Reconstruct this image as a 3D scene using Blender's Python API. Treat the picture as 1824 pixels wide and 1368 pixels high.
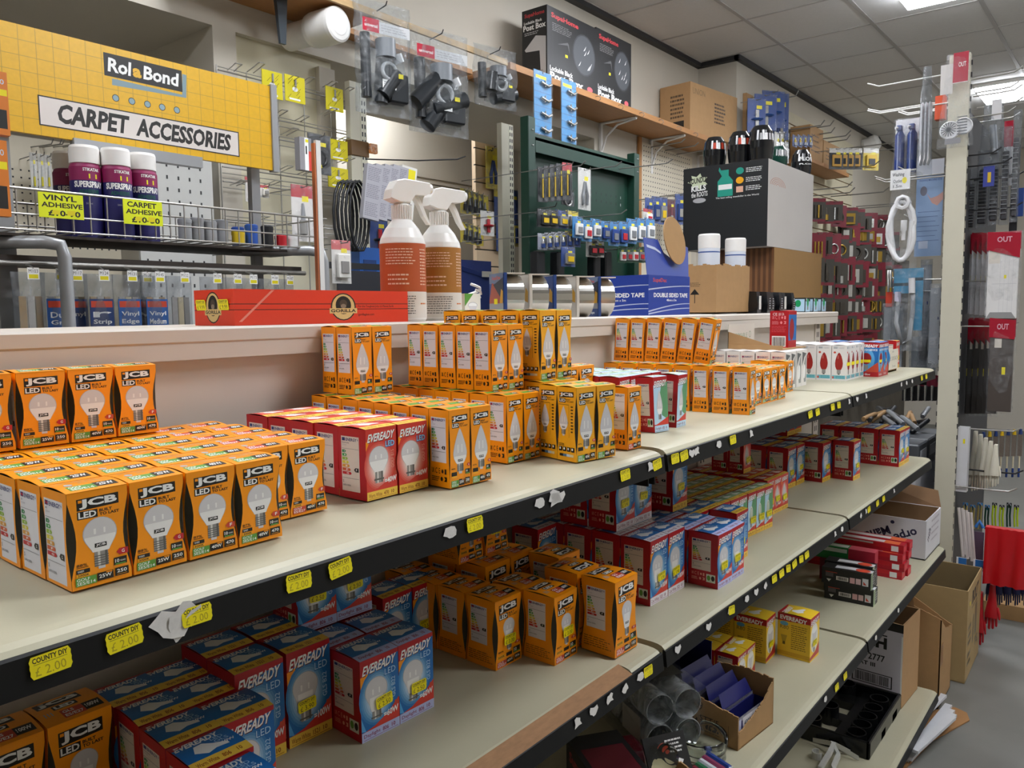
import bpy, math, random
from mathutils import Matrix, Vector
random.seed(7)
S = bpy.context.scene
for o in list(bpy.data.objects): bpy.data.objects.remove(o, do_unlink=True)
COL = S.collection
PI = math.pi

# ---------------------------------------------------------------- camera
FPX = 1410.33                                   # focal length in pixels of an 1824 px wide frame
RX = (0.62599252, -0.77975167, -0.01098621)     # camera right in world
RY = (0.07921171, 0.04956424, 0.99562488)       # camera up
RZ = (-0.77579564, -0.62412396, 0.0927923)      # camera back
CAM = Vector((-1.10589, -0.58456, 1.48979))
cam = bpy.data.cameras.new('camera'); cam.sensor_width = 36; cam.lens = 36 * FPX / 1824
cam.clip_start = .02
co = bpy.data.objects.new('camera', cam); COL.objects.link(co)
mw = Matrix((RX, RY, RZ)).transposed().to_4x4(); mw.translation = CAM
co.matrix_world = mw
S.camera = co

def U(px, py, ax, val):
    """point of the room seen at (px, py) on the plane coordinate[ax] = val"""
    a, b = px - 912, -(py - 684)
    d = Vector([a * RX[i] + b * RY[i] - FPX * RZ[i] for i in range(3)])
    return CAM + d * ((val - CAM[ax]) / d[ax])

# ---------------------------------------------------------------- world, exposure
w = bpy.data.worlds.new('world'); S.world = w; w.use_nodes = True
w.node_tree.nodes['Background'].inputs[0].default_value = (.9, .95, 1, 1)
w.node_tree.nodes['Background'].inputs[1].default_value = .3
S.view_settings.view_transform = 'Standard'; S.view_settings.look = 'None'
S.view_settings.gamma = 1; S.view_settings.exposure = EXPO = 0.18
LAMP = 25       # ceiling panel strength

# ---------------------------------------------------------------- materials
def lin(h):
    h = h.lstrip('#'); out = []
    for i in (0, 2, 4):
        c = int(h[i:i+2], 16) / 255
        out.append(c / 12.92 if c <= .04045 else ((c + .055) / 1.055) ** 2.4)
    return out + [1]
MATS = {}
def mat(name, hexc, rough=.5, metal=0, var=.06, scale=25, bump=0, spec=.5, stretch=None, coat=0):
    if name in MATS: return MATS[name]
    m = bpy.data.materials.new(name); m.use_nodes = True; MATS[name] = m
    nt = m.node_tree; p = nt.nodes['Principled BSDF']
    c = lin(hexc)
    p.inputs['Roughness'].default_value = rough; p.inputs['Metallic'].default_value = metal
    p.inputs['Specular IOR Level'].default_value = spec
    if coat: p.inputs['Coat Weight'].default_value = coat; p.inputs['Coat Roughness'].default_value = .15
    if var or bump:
        tc = nt.nodes.new('ShaderNodeTexCoord'); n = nt.nodes.new('ShaderNodeTexNoise')
        n.inputs['Scale'].default_value = scale; n.inputs['Detail'].default_value = 5
        src = tc.outputs['Object']
        if stretch:
            mp = nt.nodes.new('ShaderNodeMapping'); mp.inputs['Scale'].default_value = stretch
            nt.links.new(src, mp.inputs[0]); src = mp.outputs[0]
        nt.links.new(src, n.inputs['Vector'])
        mx = nt.nodes.new('ShaderNodeMix'); mx.data_type = 'RGBA'
        mx.inputs['A'].default_value = [x * (1 - var) for x in c[:3]] + [1]
        mx.inputs['B'].default_value = [min(1, x * (1 + var)) for x in c[:3]] + [1]
        nt.links.new(n.outputs[0], mx.inputs['Factor']); nt.links.new(mx.outputs['Result'], p.inputs['Base Color'])
        if bump:
            b = nt.nodes.new('ShaderNodeBump'); b.inputs['Strength'].default_value = bump; b.inputs['Distance'].default_value = .002
            nt.links.new(n.outputs[0], b.inputs['Height']); nt.links.new(b.outputs[0], p.inputs['Normal'])
    else: p.inputs['Base Color'].default_value = c
    return m
def ink(hexc, rough=.42):       # flat printing colour
    return mat('print_' + hexc.strip('#'), hexc, rough, var=.02, scale=60)
def film(name, tint='ffffff', fac=.14, rough=.12, alpha=.0, bump=.6):
    """thin clear plastic: mostly see-through with crinkled, partly painted highlights"""
    if name in MATS: return MATS[name]
    m = bpy.data.materials.new(name); m.use_nodes = True; MATS[name] = m
    nt = m.node_tree; nt.nodes.clear()
    out = nt.nodes.new('ShaderNodeOutputMaterial'); tr = nt.nodes.new('ShaderNodeBsdfTransparent')
    gl = nt.nodes.new('ShaderNodeBsdfPrincipled'); mx = nt.nodes.new('ShaderNodeMixShader')
    tr.inputs[0].default_value = lin(tint)
    gl.inputs['Base Color'].default_value = lin('c6c9cc'); gl.inputs['Roughness'].default_value = rough
    gl.inputs['Specular IOR Level'].default_value = 1
    tc = nt.nodes.new('ShaderNodeTexCoord'); n = nt.nodes.new('ShaderNodeTexNoise'); n.inputs['Scale'].default_value = 22
    n.inputs['Detail'].default_value = 3; n.inputs['Distortion'].default_value = 1.5
    b = nt.nodes.new('ShaderNodeBump'); b.inputs['Strength'].default_value = bump; b.inputs['Distance'].default_value = .01
    pw = nt.nodes.new('ShaderNodeMath'); pw.operation = 'POWER'; pw.inputs[1].default_value = 4
    fr = nt.nodes.new('ShaderNodeMath'); fr.operation = 'MULTIPLY_ADD'
    fr.inputs[1].default_value = fac * 6; fr.inputs[2].default_value = fac * .3  # noise opacity paints pale streaks and haze that stand in for glints
    nt.links.new(tc.outputs['Object'], n.inputs['Vector']); nt.links.new(n.outputs[0], b.inputs['Height'])
    nt.links.new(b.outputs[0], gl.inputs['Normal']); nt.links.new(n.outputs[0], pw.inputs[0]); nt.links.new(pw.outputs[0], fr.inputs[0])
    nt.links.new(fr.outputs[0], mx.inputs[0]); nt.links.new(tr.outputs[0], mx.inputs[1]); nt.links.new(gl.outputs[0], mx.inputs[2])
    nt.links.new(mx.outputs[0], out.inputs[0])
    return m
def glass(name, hexc='f4f7f5', rough=.02, ior=1.45):
    if name in MATS: return MATS[name]
    m = bpy.data.materials.new(name); m.use_nodes = True; MATS[name] = m
    p = m.node_tree.nodes['Principled BSDF']; p.inputs['Base Color'].default_value = lin(hexc)
    p.inputs['Transmission Weight'].default_value = 1; p.inputs['Roughness'].default_value = rough; p.inputs['IOR'].default_value = ior
    return m
def glow(name, hexc, s):
    m = bpy.data.materials.new(name); m.use_nodes = True; MATS[name] = m
    p = m.node_tree.nodes['Principled BSDF']; p.inputs['Base Color'].default_value = lin('ffffff')
    p.inputs['Emission Color'].default_value = lin(hexc); p.inputs['Emission Strength'].default_value = s
    return m

# ---------------------------------------------------------------- mesh builder
class MB:
    def __init__(s): s.v = []; s.f = []; s.m = []; s.sm = []; s.mats = []; s.T = Matrix.Identity(4)
    def mi(s, m):
        if m not in s.mats: s.mats.append(m)
        return s.mats.index(m)
    def add(s, vs, fs, m, smooth=False):
        b = len(s.v); i = s.mi(m); T = s.T
        s.v += [tuple(T @ Vector(p)) for p in vs]
        for q in fs: s.f.append([b + k for k in q]); s.m.append(i); s.sm.append(smooth)
        return s
    def box(s, x0, y0, z0, x1, y1, z1, m, open_top=False):
        vs = [(x0,y0,z0),(x1,y0,z0),(x1,y1,z0),(x0,y1,z0),(x0,y0,z1),(x1,y0,z1),(x1,y1,z1),(x0,y1,z1)]
        fs = [(0,3,2,1),(0,1,5,4),(1,2,6,5),(2,3,7,6),(3,0,4,7)]
        if not open_top: fs.append((4,5,6,7))
        return s.add(vs, fs, m)
    def bbox(s, x0, y0, z0, x1, y1, z1, m, b=.003):
        """box with chamfered edges"""
        X = (x0, x1); Y = (y0, y1); Z = (z0, z1); vs = []; idx = {}
        for i in (0,1):
            for j in (0,1):
                for k in (0,1):
                    sx, sy, sz = (1 if i == 0 else -1), (1 if j == 0 else -1), (1 if k == 0 else -1)
                    for a in range(3):
                        p = [X[i] + sx * b, Y[j] + sy * b, Z[k] + sz * b]; p[a] = (X[i], Y[j], Z[k])[a]
                        idx[i,j,k,a] = len(vs); vs.append(tuple(p))
        fs = []
        c = [(0,0),(1,0),(1,1),(0,1)]
        for i in (0,1):
            fs.append([idx[i,j,k,0] for j,k in c]); fs.append([idx[j,i,k,1] for j,k in c]); fs.append([idx[j,k,i,2] for j,k in c])
        for p in (0,1):
            for q in (0,1):
                fs.append([idx[0,p,q,1], idx[1,p,q,1], idx[1,p,q,2], idx[0,p,q,2]])
                fs.append([idx[p,0,q,0], idx[p,1,q,0], idx[p,1,q,2], idx[p,0,q,2]])
                fs.append([idx[p,q,0,0], idx[p,q,1,0], idx[p,q,1,1], idx[p,q,0,1]])
        for i in (0,1):
            for j in (0,1):
                for k in (0,1): fs.append([idx[i,j,k,a] for a in range(3)])
        return s.add(vs, fs, m)
    def tube(s, pts, r, m, seg=8, caps=True, smooth=True):
        pts = [Vector(p) for p in pts]; n = len(pts); rs = r if isinstance(r, (list, tuple)) else [r] * n
        vs = []; fs = []; up = None
        for i, p in enumerate(pts):
            t = (pts[min(i+1, n-1)] - pts[max(i-1, 0)])
            t = t.normalized() if t.length > 1e-9 else Vector((0,0,1))
            if up is None:
                up = Vector((0,0,1)) if abs(t.z) < .9 else Vector((1,0,0))
            a = t.cross(up)
            if a.length < 1e-4: a = t.cross(Vector((1,0,0)) if abs(t.x) < .9 else Vector((0,1,0)))
            a.normalize(); bb = a.cross(t).normalized(); up = bb
            for k in range(seg):
                th = 2 * PI * k / seg; vs.append(tuple(p + a * math.cos(th) * rs[i] + bb * math.sin(th) * rs[i]))
        for i in range(n - 1):
            for k in range(seg):
                fs.append((i*seg+k, i*seg+(k+1)%seg, (i+1)*seg+(k+1)%seg, (i+1)*seg+k))
        s.add(vs, fs, m, smooth)
        if caps:
            s.add(vs[:seg], [tuple(range(seg))], m); s.add(vs[-seg:], [tuple(range(seg))], m)
        return s
    def lathe(s, prof, m, seg=24, c=(0,0,0), sx=1, sy=1, smooth=True):
        """prof: (radius, z) or (radius, z, material)"""
        for a, b in zip(prof[:-1], prof[1:]):
            mm = b[2] if len(b) > 2 else m
            vs = []; fs = []
            for k in range(seg):
                th = 2 * PI * k / seg; cs, sn = math.cos(th), math.sin(th)
                vs += [(c[0] + a[0]*cs*sx, c[1] + a[0]*sn*sy, c[2] + a[1]), (c[0] + b[0]*cs*sx, c[1] + b[0]*sn*sy, c[2] + b[1])]
            for k in range(seg):
                j = (k + 1) % seg; fs.append((2*k, 2*j, 2*j+1, 2*k+1))
            s.add(vs, fs, mm, smooth)
        return s
    def loft(s, rings, m, smooth=False, caps=True, close=True):
        """rings: equal-length lists of points"""
        n = len(rings[0]); vs = [p for r in rings for p in r]; fs = []
        for i in range(len(rings) - 1):
            for k in range(n if close else n - 1):
                j = (k + 1) % n; fs.append((i*n+k, i*n+j, (i+1)*n+j, (i+1)*n+k))
        s.add(vs, fs, m, smooth)
        if caps: s.add(rings[0], [tuple(range(n))], m); s.add(rings[-1], [tuple(range(n))], m)
        return s
    def prism(s, pts, d, m):
        """pts polygon (3-D, planar) pushed along vector d"""
        d = Vector(d); top = [tuple(Vector(p) + d) for p in pts]
        return s.loft([list(pts), top], m)
    def mesh(s, name):
        me = bpy.data.meshes.new(name); me.from_pydata(s.v, [], s.f)
        for m in s.mats: me.materials.append(m)
        me.polygons.foreach_set('material_index', s.m); me.polygons.foreach_set('use_smooth', s.sm)
        me.update(); return me
    def build(s, name, parent=None, label=None, cat=None, group=None, kind=None):
        return link(name, s.mesh(name), parent, label, cat, group, kind)

def tag(o, label=None, cat=None, group=None, kind=None):
    if label: o['label'] = label
    if cat: o['category'] = cat
    if group: o['group'] = group
    if kind: o['kind'] = kind
    return o
def link(name, data, parent=None, label=None, cat=None, group=None, kind=None):
    o = bpy.data.objects.new(name, data); COL.objects.link(o)
    if parent: o.parent = parent
    return tag(o, label, cat, group, kind)
def thing(name, label, cat, loc=(0,0,0), rz=0, group=None, rx=0, ry=0):
    o = link(name, None, None, label, cat, group); o.empty_display_size = .02
    o.location = loc; o.rotation_euler = (rx, ry, rz); return o
def setpos(o, loc, rz=0, rx=0, ry=0): o.location = loc; o.rotation_euler = (rx, ry, rz); return o
def copy_thing(src, loc, rz=0, label=None, group=None, rx=0, ry=0):
    r = src.copy(); COL.objects.link(r); r.location = loc; r.rotation_euler = (rx, ry, rz)
    if label: r['label'] = label
    if group: r['group'] = group
    for ch in src.children:
        c = ch.copy(); COL.objects.link(c); c.parent = r
        for g in ch.children:
            d = g.copy(); COL.objects.link(d); d.parent = c
    return r

# ---------------------------------------------------------------- lettering
GL = {}
def glyphs(t, bold=.02):
    k = (t, bold)
    if k in GL: return GL[k]
    cu = bpy.data.curves.new('lettering', 'FONT'); cu.body = t; cu.resolution_u = 2; cu.offset = bold; cu.fill_mode = 'FRONT'
    ob = bpy.data.objects.new('lettering', cu); me = ob.to_mesh()
    vs = [tuple(v.co) for v in me.vertices]; fs = [tuple(p.vertices) for p in me.polygons]
    ob.to_mesh_clear(); bpy.data.objects.remove(ob); bpy.data.curves.remove(cu)
    if not vs: vs = [(0,0,0),(1,0,0),(0,1,0)]; fs = []
    x0 = min(v[0] for v in vs); x1 = max(v[0] for v in vs); y0 = min(v[1] for v in vs); y1 = max(v[1] for v in vs)
    GL[k] = ([((v[0]-x0)/(x1-x0), (v[1]-y0)/max(1e-6, y1-y0)) for v in vs], fs, (x1-x0)/max(1e-6, y1-y0)); return GL[k]
WOB = 'lettering'
class Art:
    """flat artwork on a face: origin o (lower left), u right, v up, n outward; sizes given in fractions of (W, H)"""
    def __init__(s, mb, o, u, v, W, H, n=None):
        s.mb = mb; s.o = Vector(o); s.u = Vector(u).normalized(); s.v = Vector(v).normalized()
        s.n = Vector(n).normalized() if n else s.u.cross(s.v); s.W = W; s.H = H; s.L = 1; s.step = .00003
    def P(s, x, y): return tuple(s.o + s.u * (x * s.W) + s.v * (y * s.H) + s.n * (s.L * s.step))
    def poly(s, pts, m):
        s.mb.add([s.P(*p) for p in pts], [tuple(range(len(pts)))], m); s.L += .5; return s
    def rect(s, x0, y0, x1, y1, m, sk=0): return s.poly([(x0,y0),(x1,y0+sk),(x1,y1+sk),(x0,y1)], m)
    def ell(s, cx, cy, rx, ry, m, n=20): return s.poly([(cx + rx*math.cos(2*PI*k/n), cy + ry*math.sin(2*PI*k/n)) for k in range(n)], m)
    def text(s, t, x0, y0, x1, y1, m, bold=.02, slant=0, sk=0, vert=False):
        vs, fs, asp = glyphs(t, bold); pts = []
        for a, b in vs:
            if vert: X = x1 - (x1 - x0) * b; Y = y0 + (y1 - y0) * a
            else: X = x0 + (x1 - x0) * a + slant * (b - .5); Y = y0 + (y1 - y0) * b + sk * a
            pts.append(s.P(X, Y))
        s.mb.add(pts, fs, m); s.L += .5; return s
    def rtext(s, t, cx, cy, h, ang, m, bold=.03):
        """text of height h metres centred at (cx, cy), turned by ang degrees"""
        vs, fs, asp = glyphs(t, bold); c, n = math.cos(math.radians(ang)), math.sin(math.radians(ang)); pts = []
        for a, b in vs:
            X, Y = (a - .5) * asp * h, (b - .5) * h; pts.append(s.P(cx + (X*c - Y*n)/s.W, cy + (X*n + Y*c)/s.H))
        s.mb.add(pts, fs, m); s.L += .5; return s
    def line(s, x0, x1, y, m, th=.006): return s.rect(x0, y - th/2, x1, y + th/2, m)
WHITE = ink('f2f2f0'); BLACK = ink('16130f'); 
def scribble(a, x0, y0, x1, y1, rows, m, fill=.8, th=.45):
    """a block of print too small to read: short bars"""
    h = (y1 - y0) / rows; rnd = random.Random(int(x0*1000 + y0*777 + rows))
    for r in range(rows):
        x = x0; yy = y1 - (r + .5) * h; end = x0 + (x1 - x0) * (fill + (1 - fill) * rnd.random())
        while x < end:
            wd = (x1 - x0) * rnd.uniform(.06, .2); e = min(end, x + wd); a.rect(x, yy - h*th/2, e, yy + h*th/2, m); a.L -= .5; x = e + (x1 - x0) * .03
    a.L += .5
def barcode(a, x0, y0, x1, y1, m, n=18):
    x = x0; rnd = random.Random(3)
    while x < x1:
        wd = (x1 - x0) / n * rnd.choice((.3, .5, .8)); a.rect(x, y0, min(x1, x + wd), y1, m); a.L -= .5; x += wd + (x1 - x0) / n * rnd.choice((.3, .5))
    a.L += .5
# ================================================================ THE SETTING
M_wall = mat('wall_paint', 'c9c2b4', .7, var=.05, scale=4, bump=.15)
M_cream = mat('cream_panel', 'cfc6bb', .45, var=.05, scale=9, bump=.05)
M_ceil = mat('ceiling_tile', 'dddcda', .85, var=.05, scale=60)
M_tbar = mat('grid_bar', 'b2b0ae', .5)
M_dark = mat('dark_edge', '2b2b2d', .5)
M_floor = mat('concrete_floor', '74736e', .5, var=.25, scale=3.5, bump=.1)
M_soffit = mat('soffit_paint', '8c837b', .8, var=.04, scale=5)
M_white = mat('white_plastic', 'eceae6', .35)
M_steel = mat('bright_wire', 'b9b7b2', .3, metal=.8)
M_wire = mat('dull_wire', '8f8d88', .4, metal=.6)
M_bwire = mat('black_wire', '2c2c2e', .4, metal=.3)
M_kraft = mat('kraft_board', 'a98458', .8, var=.1, scale=40, bump=.1)
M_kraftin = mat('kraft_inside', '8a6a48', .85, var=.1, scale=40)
M_wood = mat('shelf_wood', 'b07c48', .55, var=.22, scale=14, stretch=(1, 14, 14))
M_peg = mat('pegboard', 'd8cfba', .6, var=.04)
H_C = 3.29

f = MB(); f.box(-4, -3.4, -.05, 10.1, 3.4, 0, M_floor); f.build('floor', kind='structure')
f = MB(); f.box(-4, -3.4, H_C, 10.1, 2.2, H_C + .05, M_ceil); f.build('ceiling', kind='structure')
f = MB()
y = -3.31
while y < 2.1: f.box(-4, y - .012, H_C - .004, 10, y + .012, H_C + .001, M_tbar); y += .6
x = -3.95
while x < 9.9: f.box(x - .008, -3.4, H_C - .003, x + .008, 2.13, H_C + .001, M_tbar); x += .6
f.build('trim_1', kind='structure')
# wall above and beside the openings
f = MB(); f.box(-4, 2.13, 2.535, 3.1, 2.73, H_C + .1, M_wall)
f.box(.55, 2.13, 0, .645, 2.73, 2.535, M_wall); f.box(.645, 2.16, 0, 1.11, 2.73, 2.535, mat('panel_paint', 'd3ccb2', .6, var=.04, scale=6))
f.box(1.03, 2.135, 0, 1.11, 2.2, 2.5, M_wall)
f.box(3.1, 2.13, 0, 4.52, 2.73, H_C + .1, M_wall)
f.build('wall_back', kind='structure')
f = MB(); f.box(4.52, 1.83, 0, 10.1, 2.5, H_C + .1, M_wall); f.build('wall_far', kind='structure')
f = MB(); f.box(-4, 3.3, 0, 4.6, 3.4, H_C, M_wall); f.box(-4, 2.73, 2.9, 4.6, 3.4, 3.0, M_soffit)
f.build('wall_alcove', kind='structure')
f = MB(); f.box(9.9, -3.4, 0, 10, 2.2, H_C + .1, M_wall); f.build('wall_end', kind='structure')
f = MB(); f.box(-4, -3.4, 0, 10, -3.3, H_C + .1, M_wall); f.build('wall_right', kind='structure')
f = MB(); f.box(-4.1, -3.4, 0, -4, 3.4, H_C + .1, M_wall); f.build('wall_left', kind='structure')
f = MB()
f.box(-4, 2.085, H_C - .03, 4.5, 2.13, H_C, M_dark); f.box(4.475, 1.80, H_C - .03, 4.52, 2.13, H_C, M_dark); f.box(4.475, 1.79, H_C - .03, 9.9, 1.83, H_C, M_dark)
f.build('trim_2', kind='structure')
f = MB()                                        # moulded frame on the alcove wall
for k, (a, b) in enumerate(((0, .03), (.045, .02), (.075, .015))):
    x0, z1 = 2.25 + a, 2.42 - a
    f.box(x0, 3.285, 0, x0 + b, 3.3, z1, M_wall); f.box(x0, 3.285, z1 - b, 3.4, 3.3, z1, M_wall)
f.build('trim_3', kind='structure')

# ceiling lamps
M_glow = glow('lamp_diffuser', 'f4f8ff', LAMP)
LW = [(6.8, .34, 'at the far end of the aisle'), (3.9, .34, 'over the middle of the aisle'), (.6, -.75, 'over the near light-bulb shelves'), 
      (-1.9, .6, 'behind the viewer'),
      (6.8, -2.06, 'far along the next aisle'), (3.8, -2.06, 'over the next aisle'), (1.2, -1.7, 'over the next aisle near the viewer'), (2.6, 1.0, 'over the tool wall'), (.3, 1.0, 'over the carpet accessories aisle')]
for x, y, wh in LW:
    t = thing('ceiling_light', 'square flat white ceiling light panel ' + wh, 'ceiling light', (x, y, H_C), group='ceiling lights')
    g = MB(); 
    for q in ((-.3,-.3,.3,-.285),(-.3,.285,.3,.3),(-.3,-.285,-.285,.285),(.285,-.285,.3,.285)): g.box(q[0], q[1], -.03, q[2], q[3], -.001, M_white)
    g.build('lamp_frame', t)
    g = MB(); g.box(-.285, -.285, -.055, .285, .285, -.004, M_glow); g.build('diffuser', t)

g = MB(); g.box(1.8, 2.92, 2.86, 2.4, 3.12, 2.89, M_glow); t = thing('ceiling_light', 'added white lamp brightening the recess behind the wall opening', 'ceiling light', (0,0,0), group='ceiling lights'); g.build('diffuser', t)  # unseen lamp, added to brighten the recess wall
g = MB(); g.box(1.78, 2.90, 2.88, 2.42, 3.14, 2.899, M_white); g.build('lamp_frame', t)
# ================================================================ SHELVING
M_board = mat('shelf_board_cream', 'b5b097', .38, var=.07, scale=7, bump=.04)
M_strip = mat('ticket_strip_black', '0c0d0e', .5, var=.1, spec=.3)
M_chip = mat('chipboard_edge', '9a7350', .8, var=.3, scale=60, stretch=(1, 1, 8))
YB = .41                                       # gondola back panel
LEV = {1: (1.27, 0.0), 2: (.95, 0.0), 3: (.635, -.055), 4: (.10, -.05)}
LNAME = {1: 'top', 2: 'second', 3: 'third', 4: 'bottom'}
BN = {-1: 'nearest', 0: 'middle', 1: 'farthest'}
SH = {}
for lv, (z, y0) in LEV.items():
    for b in (-1, 0, 1):
        t = thing('shelf', '%s cream %s metal shelf with black price strip, %s of three bays' % ('long' if b == -1 else 'plain', LNAME[lv], BN[b]), 'shelf', (b, y0, z), group='gondola shelves')
        SH[lv, b] = t; g = MB(); x0, x1 = .004, .990
        dz = -.002 if b == -1 else 0
        if lv == 2 and b == -1:                 # worn board with a bare chipboard front edge
            pr = [(YB - y0 - .006, 0), (.026, 0), (.023, -.001), (-.001, -.0095), (.004, -.02), (YB - y0 - .006, -.02)]
            g.loft([[(x, p[0], p[1]) for p in pr] for x in (x0, .90)], M_board)
            g.add([(x, p[0] - .0012, p[1] + .0006) for x in (x0, .90) for p in ((.0235, -.0008), (-.0012, -.0095))], [(0, 1, 3, 2)], M_chip)
            x0 = .902
        pr = [(YB - y0 - .006, 0), (.022, 0), (.012, -.0008), (.004, -.003), (-.001, -.0075), (-.002, -.010), (.002, -.011), (.004, -.02), (YB - y0 - .006, -.02)]
        g.loft([[(x, p[0], p[1] + dz) for p in pr] for x in (x0, x1)], M_board)
        g.build('board', t)
        g = MB(); g.loft([[(x, p[0], p[1]) for p in [(-.0035, -.010), (-.001, -.0085), (.002, -.0085), (.002, -.036), (-.0065, -.036)]] for x in (.003, .993)], M_strip)
        SH[lv, b] = g.build('price_strip', t)
        g = MB(); g.box(.005, .02, -.06, .008, YB - y0 - .01, -.02, M_strip); g.box(.985, .02, -.06, .988, YB - y0 - .01, -.02, M_strip); g.build('bracket', t)

gf = thing('shelf_unit', 'long cream gondola shelving frame with back panels and wide top ledge', 'shelving unit', (0, YB, 0))
for b in (-1, 0, 1):
    g = MB(); 
    for z0, z1 in ((.1, .4), (.403, .7), (.703, 1.0), (1.003, 1.43)): g.box(b + .03, 0, z0, b + .97, .012, z1, M_cream)
    g.build('back_panel', gf)
for b in (-1, 0, 1, 2):
    g = MB(); g.box(b - .028, -.004, 0, b + .028, .03, 1.45, M_cream)
    for k in range(40): g.box(b - .012, -.0046, .12 + k*.033, b - .006, -.004, .14 + k*.033, M_dark); g.box(b + .006, -.0046, .12 + k*.033, b + .012, -.004, .14 + k*.033, M_dark)
    g.build('upright', gf)
g = MB(); g.bbox(-1.2, YB-.022, 1.4505, 1.02, YB+.26, 1.472, M_cream, .003); g.box(-1.2, YB-.020, 1.43, 1.02, YB-.0045, 1.451, M_cream)
g.build('top_ledge', label='long cream ledge capping the gondola, nearest length', cat='ledge', group='top ledges')
g = MB(); g.bbox(1.025, YB-.03, 1.4505, 2.165, YB+.26, 1.470, M_cream, .003); g.box(1.025, YB-.028, 1.426, 2.165, YB-.0045, 1.451, M_cream)
g.build('top_ledge', label='cream ledge capping the gondola, far length behind dimmable box', cat='ledge', group='top ledges')
g = MB(); g.box(-1.2, .0, 0, 2.0, YB-.01, .038, M_strip); g.build('plinth', label='black kick plinth under the bottom shelf', cat='plinth')

# price stickers -------------------------------------------------
M_yel = ink('f4e400', .5); M_yel2 = ink('e6d800', .5); M_grey = ink('8c8a84'); M_torn = mat('torn_paper', 'dcd9d4', .8, var=.15, scale=300)
def sticker_mesh(price, W=.027, H=.0155, top='COUNTY DIY', pale=False):
    g = MB(); a = Art(g, (-W/2, 0, -H/2), (1,0,0), (0,0,1), W, H, (0,-1,0))
    a.poly([(.06,0),(.94,0),(1,.2),(.985,.35),(1,.5),(.985,.65),(1,.8),(.94,1),(.06,1),(0,.8),(.015,.65),(0,.5),(.015,.35),(0,.2)], M_yel)
    a.text(top, .08, .68, .92, .92, BLACK, .03); a.line(.1, .9, .62, ink('4a4520'), .02)
    if price: a.text(price, .12, .1, .85, .5, ink('b5a41a') if pale else ink('3b3510'), .0)
    return g.mesh('price_sticker')
ST_200 = sticker_mesh('£ 2.00', pale=True); ST_250 = sticker_mesh('£ 2.50'); ST_390 = sticker_mesh('£ 3.90'); ST_300 = sticker_mesh('£ 3.00'); ST_999 = sticker_mesh('£ 9.99')
def torn_mesh(seed):
    r = random.Random(seed); g = MB(); n = 11; pts = []
    for k in range(n):
        th = 2*PI*k/n; q = r.uniform(.45, 1.1); pts.append((.011*q*math.cos(th), -.0003, .009*q*math.sin(th)))
    g.add(pts, [tuple(range(n))], M_torn); return g.mesh('torn_label')
TORN = [torn_mesh(k) for k in range(5)]
def stick(lv, px, py, kind, sx=1, rot=0):
    z, y0 = LEV[lv]; p = U(px, py, 1, y0 - .006); b = max(-1, min(1, math.floor(p.x)))
    me = {'y': ST_200, 't': TORN[int(px) % 5]}[kind]; o = link('price_sticker' if kind == 'y' else 'torn_label', me, SH[lv, b])
    o.location = (p.x - b, -.0062 + (-.0008 if kind == 'y' else 0), max(-.029, min(-.018, p.z - z))); o.rotation_euler = (-.11, rot, 0); o.scale = (sx, 1, sx)
for px, py in ((88,1152),(220,1115),(531,1018),(605,996),(845,922),(1113,831),(1170,818),(1202,806),(1218,802),(1305,775),(1443,733),(1456,726),(1483,715),(1494,709),(1642,661),(1650,658)): stick(1, px, py, 'y', rot=random.uniform(-.1,.1))
stick(1, 349, 1076, 'y', .95)
stick(1, 300, 1094, 't', 1.6, .4); stick(1, 322, 1084, 't', 1.5, 1.9); stick(1, 345, 1062, 't', .9, 2.4); stick(1, 988, 873, 't', 1.5)
for px, py in ((318,1092),(330,1080),(800,931),(985,873),(997,870),(960,877),(1158,820),(1232,795),(1241,797),(1280,785),(1338,760),(1513,703),(1527,700),(1543,697),(1606,672),(1615,670),(1625,667)): stick(1, px, py, 't')
for px, py in ((1154,1177),(1303,1069),(1379,1016),(1392,1003),(1404,995),(1415,987),(1427,978),(1437,971),(1548,889),(1563,881),(1574,872)): stick(2, px, py, 'y', rot=random.uniform(-.15,.15))
for px, py in ((1140,1189),(1114,1207),(1086,1228),(1057,1241),(1028,1272),(1207,1141),(1262,1106),(1300,1075),(1364,1025),(1347,1036),(1330,1053),(1488,935),(1500,926),(1534,905),(1543,898),(1593,858)): stick(2, px, py, 't')
for px, py in ((1505,1204),(1490,1224)): stick(3, px, py, 'y')
for px, py in ((1470,1240),(1560,1130),(1600,1085)): stick(3, px, py, 't')
# ================================================================ LIGHT BULB CARTONS
OR = ink('fb9a06', .34); OR2 = ink('f8b01c', .34); GRN = ink('5d9a3c'); REDL = ink('c8452c'); LENS = ink('241f10', .6); INS = mat('carton_inside_shade', '3a2a18', .8)
RED = ink('b0101c', .38); BLUE = ink('1268b0', .38); LBLUE = ink('55a4dc', .38); PALE = ink('b9d9ee', .38); CREAM = ink('d9cdbf', .5); BULB = ink('d2d0d2', .45); BULB2 = ink('ecebea', .45); BULB3 = ink('b4b3b6', .45)
MET = ink('8f8d8a'); MET2 = ink('5c5a57'); MET3 = ink('d8d6d0'); LAB = ink('dfdde3', .5); NAVY = ink('1f2f6e'); TXT = ink('5a5a60')
ARW = [ink(h) for h in ('1d7a45', '3f9a4b', '93b83a', 'd8c93a', 'd99a3a', 'cc5a2c', 'c0202a')]
LIL = ink('b7bfe6'); YBAND = ink('f2c84a'); WBAND = ink('e9e4ea'); GLOWR = ink('e8a08c'); RED2 = ink('d23a2c')

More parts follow.
